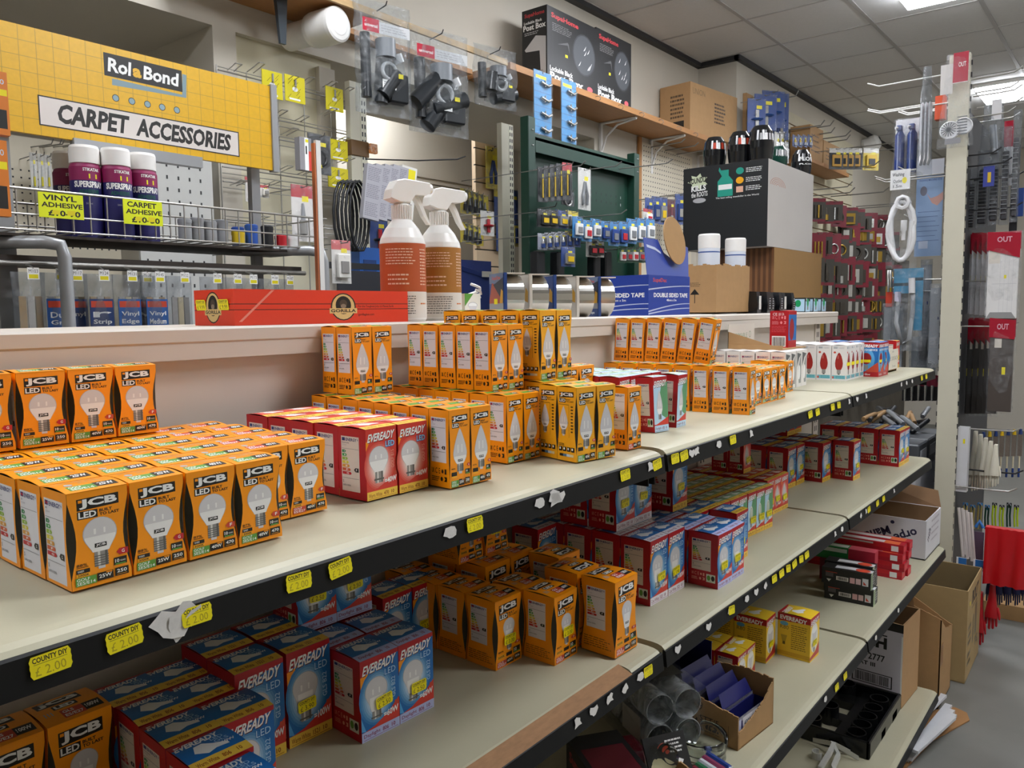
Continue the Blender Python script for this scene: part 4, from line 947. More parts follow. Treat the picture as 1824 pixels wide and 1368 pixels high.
# ================================================================ HANGING GOODS: helpers
FILM = film('clear_film'); FILM2 = film('clear_film_smoke', 'e6e8ea', .22)
def bagmesh(g, w, h, t, m=FILM, seed=1, x0=0, z0=0, y0=0, n=10, taper=.0):
    """crumpled clear bag hanging from z0 down"""
    r = random.Random(seed); rings = []
    for i in range(n + 1):
        q = i / n; th = t * (math.sin(PI * min(1, q * 1.15)) ** .6 if 0 < q < .87 else .12) + .0008; ww = w * (1 - taper * (1 - q)) * (1 + r.uniform(-.03, .03)); ring = []
        for k in range(12):
            a = 2 * PI * k / 12; ring.append((x0 + ww/2*math.cos(a) * (1 if abs(math.cos(a)) > .5 else 1.05), y0 + th/2*math.sin(a)*(1 + r.uniform(-.25, .25)), z0 - h*q))
        rings.append(ring)
    g.loft(rings, m, smooth=True, caps=False)
def item(g, kind, m, x, y, z, w, h, m2=None):
    """goods inside a pack; (x, z) is the centre of the item area"""
    m2 = m2 or MET
    if kind == 'rod': g.tube([(x, y, z-h/2), (x, y, z+h*.1), (x, y, z+h/2)], [w*.12, w*.12, w*.06], m, 8); g.tube([(x, y, z-h/2), (x, y, z-h*.05)], w*.2, m2, 8)
    elif kind == 'rods':
        for k in (-1, 0, 1): g.tube([(x+k*w*.28, y, z-h/2), (x+k*w*.28, y, z+h/2)], w*.08, m if k else m2, 6)
    elif kind == 'ring':
        g.tube([(x + w*.35*math.cos(a*PI/8), y, z + w*.35*math.sin(a*PI/8)) for a in range(17)], w*.07, m, 6, caps=False); g.tube([(x, y, z-h*.45), (x, y, z-w*.3)], w*.08, m2, 6)
    elif kind == 'box': g.bbox(x-w*.4, y-.012, z-h/2, x+w*.4, y+.0, z+h/2, m, .002); g.bbox(x-w*.25, y-.016, z-h*.3, x+w*.25, y-.012, z+h*.2, m2, .001)
    elif kind == 'oval': g.lathe([(0,-.008),(w*.3,-.006),(w*.4,0),(w*.3,.006),(0,.008)], m, 16, c=(x, y, z)); g.bbox(x-w*.12, y-.01, z-h/2, x+w*.12, y, z+h/2, m2, .002)
    elif kind == 'plier':
        for s_ in (-1, 1): g.tube([(x+s_*w*.05, y, z+h/2), (x+s_*w*.12, y, z+h*.15), (x+s_*w*.22, y, z-h*.1), (x+s_*w*.18, y, z-h/2)], [w*.06, w*.1, w*.12, w*.1], m, 6)
    elif kind == 'hinge':
        g.bbox(x-w*.35, y-.003, z-h*.45, x-w*.04, y, z+h*.45, m, .001); g.bbox(x+w*.04, y-.003, z-h*.45, x+w*.35, y, z+h*.45, m2, .001); g.tube([(x, y-.002, z-h*.48), (x, y-.002, z+h*.48)], w*.06, m, 6)
def pack(name, label, cat, loc, w, h, card, head, kind, m, m2=None, rz=0, group=None, headh=.22, text=None, sticker=True, filmed=True, tail=0, ry=0, yel=None):
    t = thing(name, label, cat, loc, rz, group, ry=ry)
    g = MB(); g.box(-w/2, 0, -h, w/2, .0015, 0, card); a = Art(g, (-w/2, 0, -h), (1,0,0), (0,0,1), w, h)
    a.rect(0, 1-headh, 1, 1, head); a.ell(.5, .965, .07, .02, BLACK, 8)
    if text: a.text(text, .12, 1-headh*.75, .88, 1-headh*.35, WHITE, .02)
    if tail: a.rect(0, 0, 1, tail, head)
    scribble(a, .12, .04, .5, .14, 3, TXT, th=.35)
    if yel or sticker: a.rect(.5, 1-headh*.95-.08, .8, 1-headh*.95+.02, M_yel)
    g.build('backing_card', t)
    g = MB(); item(g, kind, m, 0, -.004, -h*(.5 + headh*.45), w*.8, h*.55, m2); g.build('product', t)
    if filmed: g = MB(); bagmesh(g, w*1.02, h*1.0, .022, FILM, seed=int(w*1e4 + h*1e3), y0=-.003); g.build('clear_bag', t)
    return t
def packpx(name, label, cat, px0, py0, px1, py1, Y, *a, **k):
    """pack seen between two corners on the plane y = Y"""
    A = U((px0 + px1)/2, py0, 1, Y); B = U((px0 + px1)/2, py1, 1, Y); L = U(px0, (py0+py1)/2, 1, Y); Rr = U(px1, (py0+py1)/2, 1, Y)
    rz = k.pop('rz', 0); w = (Rr.x - L.x) * (1.0 if not rz else .72)
    wall = k.pop('wall', 2.8 if Y > 2.3 else (1.8 if A.x > 4.5 else (1.764 if xl_ < A.x < xr_ and Y < 1.76 else 2.12)))
    if A.x <= 4.5 and A.x > 3.1: wall = min(wall, 2.114)
    t = pack(name, label, cat, (A.x, Y, A.z), w, A.z - B.z, *a, rz=rz, **k); d = wall - Y
    g = MB(); s_, c_ = math.sin(rz), math.cos(rz); g.tube([(d*s_, d*c_, -.008), (0, 0, -.009), (-.03*s_, -.03*c_, -.008), (-.036*s_, -.036*c_, .002)], .002, M_wire, 5); g.build('hanging_hook', t); return t
def hook(g, x, y, z, L, m=M_wire, dirv=(0,-1), r=.0022, loop=False, up=.02):
    dx, dy = dirv
    g.tube([(x, y, z), (x + dx*L*.5, y + dy*L*.5, z), (x + dx*L*.9, y + dy*L*.9, z + .002), (x + dx*L, y + dy*L, z + up)], r, m, 6)
    if loop:
        px_, py_ = -dy*.012, dx*.012
        g.tube([(x + px_*2, y + py_*2, z), (x + dx*L*.9 + px_*2, y + dy*L*.9 + py_*2, z + .002), (x + dx*L + px_, y + dy*L + py_, z + up), (x + dx*L, y + dy*L, z + up)], r, m, 6)

xl_, xr_ = U(941, 205, 1, 1.72).x, U(1140, 268, 1, 1.72).x - .06
# ================================================================ CARPET ACCESSORIES STAND
YS = 1.30; M_greytube = mat('grey_tube', '9a9c9e', .35, metal=.2)
A = U(480, 150, 1, YS); B = U(475, 300, 1, YS); X0 = -.75; X1 = A.x; zt = U(240, 94, 1, YS).z; zb = U(240, 266, 1, YS).z; W = X1 - X0; H = zt - zb
t = thing('shop_sign', 'large yellow CARPET ACCESSORIES sign with a faint grid and black brand panel', 'sign', (X0, YS, zb))
YEL = mat('sign_yellow', 'e0ae10', .35, var=.12, scale=90)
g = MB(); g.box(0, 0, 0, W, .012, H, YEL); a = Art(g, (0,0,0), (1,0,0), (0,0,1), W, H)
def f_(x, y): p = U(x/2.28, y/2.28, 1, YS); return ((p.x - X0)/W, (p.z - zb)/H)
GL_ = ink('b9952c')
for k in range(1, 28): a.rect(k/28, 0, k/28 + .0015, 1, GL_); a.L -= .5
for k in range(1, 7): a.rect(0, k/7, 1, k/7 + .006, GL_); a.L -= .5
a.L += .5
q = [f_(*p) for p in ((455,318),(740,385),(740,300),(757,305),(757,398),(455,345))]; a.poly(q, ink('7f98a0'))
x0, y0 = f_(424, 305); x1, y1 = f_(737, 280); y0 = f_(424,305)[1]; y1 = f_(424,212)[1]; a.rect(x0, y0, x1, y1, BLACK); dw = x1 - x0; dh = y1 - y0
a.text('Rol', x0 + dw*.05, y0 + dh*.2, x0 + dw*.33, y0 + dh*.82, WHITE, .03, slant=.003); a.text('a', x0 + dw*.35, y0 + dh*.2, x0 + dw*.46, y0 + dh*.62, YEL, .05); a.text('Bond', x0 + dw*.49, y0 + dh*.2, x0 + dw*.95, y0 + dh*.82, WHITE, .03, slant=.003)
for p in ((470,398),(535,401),(598,405),(658,424),(718,444)): x, y = f_(*p); y = f_(470,398)[1]; a.ell(x, y, .0085, .0085*W/H, BLACK); a.ell(x, y, .007, .007*W/H, ink('8aa6ae'))
x0, y1 = f_(158, 390); _, y0 = f_(158, 502); x1 = f_(967, 580)[0]; a.rect(x0-.003, y0-.012, x1+.003, y1+.012, BLACK); a.rect(x0, y0, x1, y1, ink('ddd5cf'))
dw = x1-x0; dh = y1-y0; a.text('CARPET', x0 + dw*.075, y0 + dh*.14, x0 + dw*.40, y0 + dh*.87, BLACK, .04, slant=.006); a.text('ACCESSORIES', x0 + dw*.44, y0 + dh*.14, x0 + dw*.955, y0 + dh*.87, BLACK, .04, slant=.006)
g.build('sign_board', t)
g = MB(); g.box(W, -.006, -.004, W + .018, .016, H + .004, M_greytube); g.build('end_channel', t); g = MB(); g.box(W*.46, -.008, -.022, W*.78, .014, .004, M_greytube); g.build('lower_clip', t)
t = thing('display_stand', 'grey bent-tube floor stand with a wire basket on top', 'display stand', (0, 0, 0))
zb_ = U(400, 432, 1, 1.22).z; zt_ = U(400, 372, 1, 1.22).z
g = MB()
pe = U(583, 440, 1, 1.22).x
for y in (1.22, 1.46):
    for z in (zb_, (zb_*.62+zt_*.38), zt_): g.tube([(-.85, y, z), (pe, y, z)], .0022 if z != zt_ else .003, M_steel, 6)
    x = -.82
    while x < pe: g.tube([(x, y, zb_ - .004), (x, y, zt_ + .002)], .0018, M_steel, 5); x += .036
for z in (zb_, zt_):
    for x in (-.85, pe): g.tube([(x, 1.22, z), (x, 1.46, z)], .0022, M_steel, 6)
x = -.82
while x < pe: g.tube([(x, 1.22, zb_), (x, 1.46, zb_)], .0018, M_steel, 5); x += .036
g.build('wire_basket', t)
g = MB(); g.box(-.85, 1.24, zb_ - .012, pe - .02, 1.46, zb_ - .006, mat('dark_tray', '3c332c', .6)); g.build('tray', t)
g = MB()
for px in (118, 578):
    x = U(px, 500, 1, 1.19).x; zz = U(px, 447 if px > 300 else 432, 1, 1.19).z
    g.tube([(x - .16, 1.33, zz), (x - .03, 1.21, zz), (x - .006, 1.192, zz - .006), (x, 1.19, zz - .03), (x, 1.19, .02)], .0135, M_greytube, 12)
x = U(8, 400, 1, 1.33).x; g.box(x - .02, 1.33, 0, x + .02, 1.36, 1.95, M_greytube); x = U(452, 330, 1, 1.36).x; g.box(x - .013, 1.35, 0, x + .013, 1.37, 1.95, M_greytube)
g.build('tube_frame', t)
zs = U(300, 470, 1, 1.26).z
g = MB(); g.box(-.85, 1.26, zs - .008, pe - .06, 1.5, zs + .006, mat('dark_tray', '3c332c', .6)); g.tube([(-.85, 1.245, zs - .012), (pe - .06, 1.245, zs - .012)], .006, M_wire, 8)
g.build('lower_shelf', t)
# adhesive cans
PUR = ink('8a1f55'); DBL = ink('221f5e')
for k, (px, yy, w_) in enumerate(((127, 1.40, 'partly hidden, leftmost'), (157, 1.30, 'behind the VINYL card, front left'), (186, 1.40, 'tucked between the front left and middle ones'), (212, 1.28, 'front middle'), (258, 1.29, 'behind the CARPET card'))):
    p = U(px, 400, 1, yy); t = thing('adhesive_can', 'white-capped purple and navy spray adhesive can, ' + w_, 'aerosol can', (p.x, yy, zb_ - .0055), group='spray adhesive cans in the basket')
    g = MB(); g.lathe([(0,0),(.0325,0),(.0325,.09),], DBL, 32); g.lathe([(.0325,.09),(.0325,.128)], DBL, 32); g.lathe([(.0325,.128),(.0325,.158),(.029,.166)], PUR, 32)
    a_ = -PI*.5 - .45
    def cyl(txt, z0, z1, a0, a1, m, b=.03):
        vs, fs, _ = glyphs(txt, b); g.add([(.0329*math.cos(a0 + (a1-a0)*v[0]), .0329*math.sin(a0 + (a1-a0)*v[0]), z0 + (z1-z0)*v[1]) for v in vs], fs, m)
    cyl('STIKATAK', .148, .155, a_ - .1, a_ + 1.0, WHITE); cyl('SUPERSPRAY', .112, .126, a_ - .7, a_ + 1.25, WHITE, .04); cyl('ADHESIVE', .099, .108, a_ - .4, a_ + .9, ink('0f5a4a'), .03); cyl('500ml', .075, .079, a_, a_ + .4, BULB3, 0)
    g.add([(.0331*math.cos(a_ + q), .0331*math.sin(a_ + q), z) for q, z in ((.25,.132),(.8,.132),(.8,.142),(.25,.142))], [(0,1,2,3)], M_yel2)
    g.build('can_body', t)
    g = MB(); g.lathe([(.029,.166),(.0312,.167),(.0312,.200),(.029,.206),(0,.207)], M_white, 32); g.build('cap', t)
def pricecard(px0, py0, px1, py1, l1, l2, l3, label):
    p = U(px0, py1, 1, 1.21); q = U(px1, py0, 1, 1.21); W = q.x - p.x; zz = U(px0, py0, 1, 1.21).z; H = zz - p.z
    g = MB(); g.box(0, 0, 0, W, .001, H, ink('e6f000', .5)); a = Art(g, (0,0,0), (1,0,0), (0,0,1), W, H)
    a.text(l1, .1, .70, .85, .92, BLACK, .03); a.text(l2, .06, .42, .98, .62, BLACK, .03); a.text(l3, .2, .08, .92, .32, BLACK, .03); a.rect(.3, .14, .46, .32, M_yel2); a.rect(.62,.14,.8,.34, M_yel2)
    o = g.build('price_card', label=label, cat='price card'); o.location = (p.x, 1.21, p.z)
pricecard(70, 341, 147, 386, 'VINYL', 'ADHESIVE', '£10-90', 'fluorescent yellow handwritten VINYL ADHESIVE price card on the wire basket')
pricecard(221, 354, 288, 398, 'CARPET', 'ADHESIVE', '£10-50', 'fluorescent yellow handwritten CARPET ADHESIVE price card on the wire basket')
# tubs and tape in the basket
for k, (px, hh, m) in enumerate(((330,.05,'9a9c9e'),(352,.055,'8f9092'),(375,.05,'a0a2a4'),(395,.055,'8a8c90'),(424,.045,'2a4fa0'),(424,.03,'e0c020'),(448,.05,'2a58b0'),(476,.05,'1f2024'),(500,.028,'c81f2c'),(520,.03,'e2e2e0'))):
    z0 = zb_ + .003; yy = 1.27 if k != 4 else 1.31; p = U(px, 420, 1, yy); g = MB(); R0 = .016
    g.lathe([(0,0),(R0,0),(R0,hh),(R0*.9,hh+.003),(0,hh+.003)], mat('tub_' + m, m, .4), 18); g.lathe([(R0*1.06,hh-.008),(R0*1.06,hh+.001)], mat('tub_' + m, m, .4), 18)
    o = g.build('plastic_tub', label='%s small round plastic end cap tub in the wire basket, %s from the left' % ({'9a9c9e':'silver grey','8f9092':'grey','a0a2a4':'pale grey','8a8c90':'mid grey','2a4fa0':'tall blue','e0c020':'yellow','2a58b0':'bright blue','1f2024':'black','c81f2c':'red','e2e2e0':'white'}[m], NTH[k]), cat='tub', group='coloured caps in the wire basket'); o.location = (p.x, yy, z0)
# threshold strips hanging in long bags
for k, (px, c1, lab, txt) in enumerate(((50,None,'clear bag of pale trims, far left',''),(100,'2a5a9e','blue-card Dual Grip trim bag','Dual Grip'),(128,'2a4a86','blue-card trim bag behind the bent tube','Vinyl'),(175,'1f3a6e','bag with cream strips and blue Strip card','r Strip'),(225,'2a5a9e','blue-card Vinyl Edge bag','Vinyl Edge'),(252,'24467e','bag tucked behind the Vinyl Edge ones','V'),(274,'2a5a9e','blue-card Vinyl Edge Medium bag','Vinyl Medium'),(318,None,'clear bag of tan strips',''),(376,'e0dcd6','bag with a white header card above navy','RAW'),(412,None,'clear bag beyond the white header',''),(440,'2c2a55','bag with a navy and red card',''),(478,None,'clear bag with a tan base strip',''),(505,None,'last clear bag near the bent tube',''))):
    Y_ = 1.235 + (.03 if k in (2, 5) else 0); p = U(px, 500, 1, Y_); z0 = zs - .03
    t = thing('trim_bag', 'long hanging ' + lab, 'trim bag', (p.x, Y_, z0), 0, 'floor trims hanging under the wire basket')
    w_ = .058; h_ = .34
    g = MB(); r = random.Random(k)
    for q in range(3): xx = -w_*.35 + q*w_*.28; g.box(xx, -.004 + q*.002, -h_ + .02, xx + w_*.22, .0 + q*.002, -.05, mat('trim_%d' % (q + 3*(k % 3)), ('c9a878','d8d4cc','a98a5c','b8b4ae','d9c9a0','8f8a84','c9a878','e0dcd4','b09468')[q + 3*(k % 3)], .35))
    g.build('trim_strips', t)
    if c1:
        g = MB(); g.box(-w_*.42, -.008, -h_*.62, w_*.46, -.0065, -.055, ink(c1)); a = Art(g, (-w_*.42, -.008, -h_*.62), (1,0,0), (0,0,1), w_*.88, h_*.62 - .055); a.rect(.05, .88, .95, .97, REDL if k != 8 else TXT)
        for i_, wd in enumerate(txt.split()): a.text(wd, .12, .74 - i_*.11, .9, .82 - i_*.11, WHITE, .02)
        a.poly([(.1,.3),(.9,.5),(.9,.38),(.3,.15)], ink('c8a878')); scribble(a, .12, .03, .85, .13, 4, PALE, th=.3); g.build('header_card', t)
    g = MB(); bagmesh(g, w_*1.1, h_, .022, FILM2, seed=k+20); g.build('clear_bag', t)
    g = MB(); g.box(-.011, -.03, -.016, .011, -.029, .008, WHITE); a = Art(g, (-.011, -.03, -.016), (1,0,0), (0,0,1), .022, .024); a.text('M%d' % (103 + k*7), .1, .55, .9, .85, BLACK, .0); a.rect(.1, .08, .9, .42, M_yel2); g.tube([(0,-.03,.006),(0,-.01,.014),(0,.012,.016)], .002, M_steel, 6); g.build('price_tag', t)
# orange packs at the left edge
for k, (y0, y1) in enumerate(((128, 240), (250, 385))):
    p = U(4, y0, 1, 1.1); q = U(4, y1, 1, 1.1)
    t = thing('orange_pack', '%s orange blister pack cut by the left edge of the picture' % ('upper', 'lower')[k], 'blister pack', (p.x - .035, 1.1, p.z), group='orange packs at left edge')
    g = MB(); h_ = p.z - q.z; g.box(-.04, 0, -h_, .042, .02, 0, ink('d87a1c')); a = Art(g, (-.04,0,-h_), (1,0,0), (0,0,1), .082, h_); a.rect(.6,.1,.95,.4,BLACK); a.rect(.55,.62,.98,.72,M_yel); a.text('0', .85,.8,.93,.88, PALE, 0); g.build('pack_body', t)
    g = MB(); hook(g, .0, .3, -.004, .36); g.build('hanging_hook', t)
# ================================================================ LEFT WALL
M_post = mat('slotted_post', 'cfcab6', .4, var=.03)
def slotpost(g, x0, x1, y, z0, z1, depth=.03, sx=.62):
    g.box(x0, y, z0, x1, y + depth, z1, M_post); xs = x0 + (x1 - x0) * sx; xe = x0 + (x1 - x0) * .98
    g.box(xs, y - .002, z0, xe, y, z1, mat('slot_face', 'dcd8c4', .4))
    z = z0 + .02
    while z < z1 - .02:
        for q in (.25, .7): g.box(xs + (xe-xs)*(q-.1), y - .0026, z, xs + (xe-xs)*(q+.1), y - .002, z + .018, M_dark)
        z += .032
t = thing('grid_rack', 'wall-mounted wire grid with looped hooks on the pale panelled wall', 'wire rack', (0, 0, 0))
g = MB(); YG = 2.10
ax = U(388, 115, 1, YG).x; bx = U(625, 190, 1, YG).x
rows_px = [(452, 140), (452, 205), (452, 240), (452, 305), (452, 330), (452, 395)]
zrows = []
for (px, py) in rows_px:
    z = U(px, py, 1, YG).z; zrows.append(z)
    for dz in (0, -.022, .012): g.tube([(ax, YG, z + dz), (bx, YG, z + dz)], .0028 if dz == 0 else .0018, M_steel, 6)
for q in (0, .2, .42, .62, .84, 1): x = ax + (bx-ax)*q; g.tube([(x, YG + .01, zrows[0] + .02), (x, YG + .01, zrows[-1] - .3)], .0026, M_steel, 6)
g.build('wire_grid', t)
for (px, py) in ((405,125),(440,128),(500,150),(535,148),(575,155),(487,205),(525,215),(568,205),(605,165),(500,240),(545,255),(590,255),(490,305),(530,310),(470,330),(540,345),(410,330),(600,290),(612,330),(455,390),(505,380)):
    p = U(px, py, 1, YG); g = MB(); hook(g, p.x, YG, p.z, .10 if px % 2 else .14, M_steel, (-.25, -.97), .002, True, .0); g.build('looped_hook', t)
YC = ink('d6c81a', .5)
for k, (c_, w_) in enumerate((((466,122,504,178), 'upper row left'), ((507,131,544,186), 'upper row middle'), ((580,152,612,202), 'upper row right beside the post'), ((585,246,620,290), 'middle by the post'), ((584,296,621,340), 'lowest by the post'))):
    A = U(c_[0], c_[1], 1, 2.02); B = U(c_[2], c_[3], 1, 2.02); w = B.x - A.x; h = A.z - U(c_[0], c_[3]-8, 1, 2.02).z
    t = thing('hardware_card', 'yellow square hardware card with black diagonal flashes, ' + w_, 'hardware card', (A.x, 2.02, A.z), group='yellow cards on the wire grid')
    g = MB(); g.box(0, 0, -h, w, .003, 0, YC); a = Art(g, (0,0,-h), (1,0,0), (0,0,1), w, h); r = random.Random(k)
    for q in range(9): x, y = r.uniform(.05,.7), r.uniform(.1,.75); a.poly([(x,y),(x+.02,y),(x+.2,y+.18),(x+.18,y+.18)], BLACK); a.L -= .5
    a.ell(.5,.5,.14,.09, BULB2); a.rect(.2,.08,.75,.15, WHITE); g.build('card', t)
    g = MB(); g.tube([(w*.5,-.004,-h*.1),(w*.5,-.004,-h*.4)], .004, MET, 8); g.build('product', t)
# tape measure card, mixed box stack, copper and white strips
packpx('tape_measure_pack', 'black card with a round black tape measure on the wire grid', 'tape measure', 548, 240, 588, 310, 1.98, ink('1c1c1e'), ink('26262a'), 'ring', mat('tape_black', '17181a', .3), YC)
A = U(533, 243, 1, 1.92); B = U(556, 305, 1, 1.92); t = thing('gauge_box', 'narrow grey, white and red tester box hanging on the wire grid', 'box', (A.x, 1.92, B.z))
g = MB(); w = B.x - A.x; h = A.z - B.z; g.box(0,0,0,w,.03,h, ink('8e8c90')); a = Art(g,(0,0,0),(1,0,0),(0,0,1),w,h); a.rect(.42,0,.75,1,WHITE); a.rect(.75,0,1,.6,RED2); a.rect(.5,.86,.75,.95,M_yel2); a.rect(.5,.5,.62,.75,BLACK); g.build('box_body', t)
p = U(563, 525, 1, 1.12); q = U(559, 255, 1, 1.12)
g = MB(); g.box(0, 0, 0, .005, .012, q.z, mat('copper', 'c97a54', .3, metal=.6)); o = g.build('copper_strip', label='tall thin copper-coloured strip standing behind the ledge', cat='strip'); o.location = (q.x, 1.12, 0.001)
p = U(574, 252, 1, 1.12); g = MB(); g.box(0, 0, 0, .0145, .01, p.z, M_white); o = g.build('white_strip', label='tall white plastic strip beside the copper one', cat='strip'); o.location = (q.x + .0065, 1.12, 0.001)
for k, (c_, Y, d, cc, hd, kd, mm) in enumerate((
    ((436,316,462,360), 2.0, 'red and white card pack low on the wire grid', 'e0dcd6','c02a2c','oval','d8d4cc'),
    ((462,330,478,352), 2.0, 'small white pack beside the red one', 'e8e4de','c02a2c','box','d8d4cc'),
    ((518,330,556,430), 1.9, 'tall white and red sealant pack with grey tool', 'dcd8d4','b8323a','rod','8e9094'),
    ((590,428,624,505), 1.3, 'white plug-in timer pack near the post', 'dedcd8','d86a6a','box','e8e6e0'),
    ((330,262,352,300), 2.2, 'dark green bag behind the cans', '1e3a2a','1a2f24','oval','14281c'))):
    packpx('blister_pack', d, 'blister pack', *c_, Y, ink(cc), ink(hd), kd, mat('pk_' + mm, mm, .4))
# pegboard with thin tubes inside the left recess
g = MB(); A = U(20, 238, 1, 2.72); B = U(218, 420, 1, 2.72)
t = thing('pegboard', 'cream pegboard in the left recess behind the spray cans', 'pegboard', (0,0,0))
g.box(A.x - .2, 2.74, 1.2, B.x, 2.75, A.z, M_peg); x = A.x
while x < B.x - .02:
    z = 1.75
    while z < A.z - .1: g.box(x, 2.7393, z, x + .006, 2.74, z + .006, M_dark); z += .028
    x += .028
g.build('board', t)
for k, px in enumerate((55, 75, 95, 112, 70, 132)):
    p = U(px, 262, 1, 2.74); g = MB(); hook(g, p.x, 2.74, p.z, .12, M_wire, (.3,-.95)); g.build('peg_hook', t)
for k, px in enumerate((58, 72, 84, 98, 112)):
    packpx('tube_pack', 'slim clear tube pack on the recess pegboard, %s from the left' % NTH[k], 'tube pack', px-6, 272+2*k, px+6, 340, 2.62, ink('d8d6d0'), ink('b8b4aa'), 'rod', mat('clear_tube', 'c4c6c4', .2), YC, group='tube packs on recess pegboard')
g = MB(); A = U(250, 440, 1, 2.0); B = U(385, 470, 1, 2.0); g.box(A.x, 2.0, 0.001, B.x, 2.012, 2.1, mat('grey_peg', 'b4b4b0', .5)); r = random.Random(1)
x = A.x + .02
while x < B.x - .02:
    z = 1.3
    while z < 2.08: g.box(x, 1.9993, z, x + .006, 2.0, z + .012, M_dark); z += .04
    x += .04
g.build('pegboard', label='grey metal pegboard behind the display stand', cat='pegboard')
g = MB(); bagmesh(g, .16, .2, .08, mat('green_bag', '14301f', .25, var=.3, bump=.5), 3); bagmesh(g, .16, .2, .08, mat('green_bag', ''  or '14301f'), 5, x0=.17, z0=.01)
p = U(245, 262, 1, 2.2); o = g.build('green_bags', label='two dark green shiny refuse sack bundles hanging behind the cans', cat='sacks'); o.location = (p.x, 2.2, p.z)

# slotted posts
p0 = U(622, 143, 1, 2.05); g = MB(); slotpost(g, p0.x, p0.x + .088, 2.05, 0, p0.z)
t = thing('slotted_upright', 'tall cream slotted upright wrapped with brown tape, left of the spray bottles', 'upright', (0,0,0), group='slotted uprights'); g.build('post', t)
g = MB(); zt2 = U(632, 248, 1, 2.04).z; zb2 = U(632, 276, 1, 2.04).z; g.bbox(p0.x - .004, 2.044, zb2, p0.x + .094, 2.084, zt2, mat('brown_tape', '6e5233', .2, var=.1), .002); g.bbox(p0.x + .09, 2.03, zb2 + .02, p0.x + .13, 2.05, zt2 - .005, film('tape_film', 'c8a070', .3), .002); g.build('brown_tape', t)
p0 = U(893, 218, 1, 2.05); g = MB(); slotpost(g, p0.x, p0.x + .095, 2.05, 0, p0.z)
t = thing('slotted_upright', 'tall cream slotted upright between slatwall and green rack', 'upright', (0,0,0), group='slotted uprights'); g.build('post', t)

# batten, bracket and pipe cap high on the wall
A = U(440, -30, 1, 1.85); zz = U(700, 33, 1, 1.85).z
g = MB(); g.box(.35, 1.85, zz - .022, 1.10, 2.128, zz, M_wood); g.box(1.10, 2.06, zz - .022, 1.90, 2.128, zz, M_wood); g.box(.35, 1.838, zz - .024, 1.90, 1.85, zz + .002, mat('batten_pine', 'c9a878', .6, var=.15, scale=20, stretch=(1,10,10)))
g.build('wall_shelf', label='narrow high wooden shelf carrying hanging plastic bags, upper left', cat='wall shelf')
MBR = mat('blue_grey_bracket', '3d454c', .4)
p = U(505, 78, 1, 1.95); q = U(505, 8, 1, 1.95)
g = MB(); g.loft([[(-.012,0,0),(.012,0,0),(.012,.012,0),(-.012,.012,0)], [(-.024,0,.17),(.024,0,.17),(.024,.02,.17),(-.024,.02,.17)], [(-.028,0,.26),(.03,0,.26),(.03,.03,.26),(-.028,.03,.26)]], MBR); g.tube([(0,.0,.25),(.0,-.02,.26),(.12,.0,.30)], .012, MBR, 8); g.bbox(-.03,-.012,.19,.03,0,.215,MBR,.002)
o = g.build('shelf_bracket', label='dark blue-grey plastic gutter bracket hanging below the high shelf', cat='bracket'); o.location = (p.x, 1.95, p.z)
p = U(578, 50, 1, 1.93); t = thing('pipe_cap', 'white round plastic pipe end cap sticking out of the upper wall', 'pipe cap', (p.x, 1.93, p.z), R_(6))
g = MB(); T0 = Matrix.Rotation(PI/2, 4, 'X'); g.T = T0
g.lathe([(0,.075),(.04,.078),(.056,.078),(.064,.074),(.066,.06),(.066,-.04),(.062,-.06)], M_white, 40); g.lathe([(.0,.0795),(.038,.0795),(.042,.078)], mat('white_lid', 'f2f0ee', .3), 36); g.build('cap_body', t)
g = MB(); g.T = T0; g.lathe([(.05,-.05),(.05,-.2)], M_white, 24); g.build('pipe_stub', t)

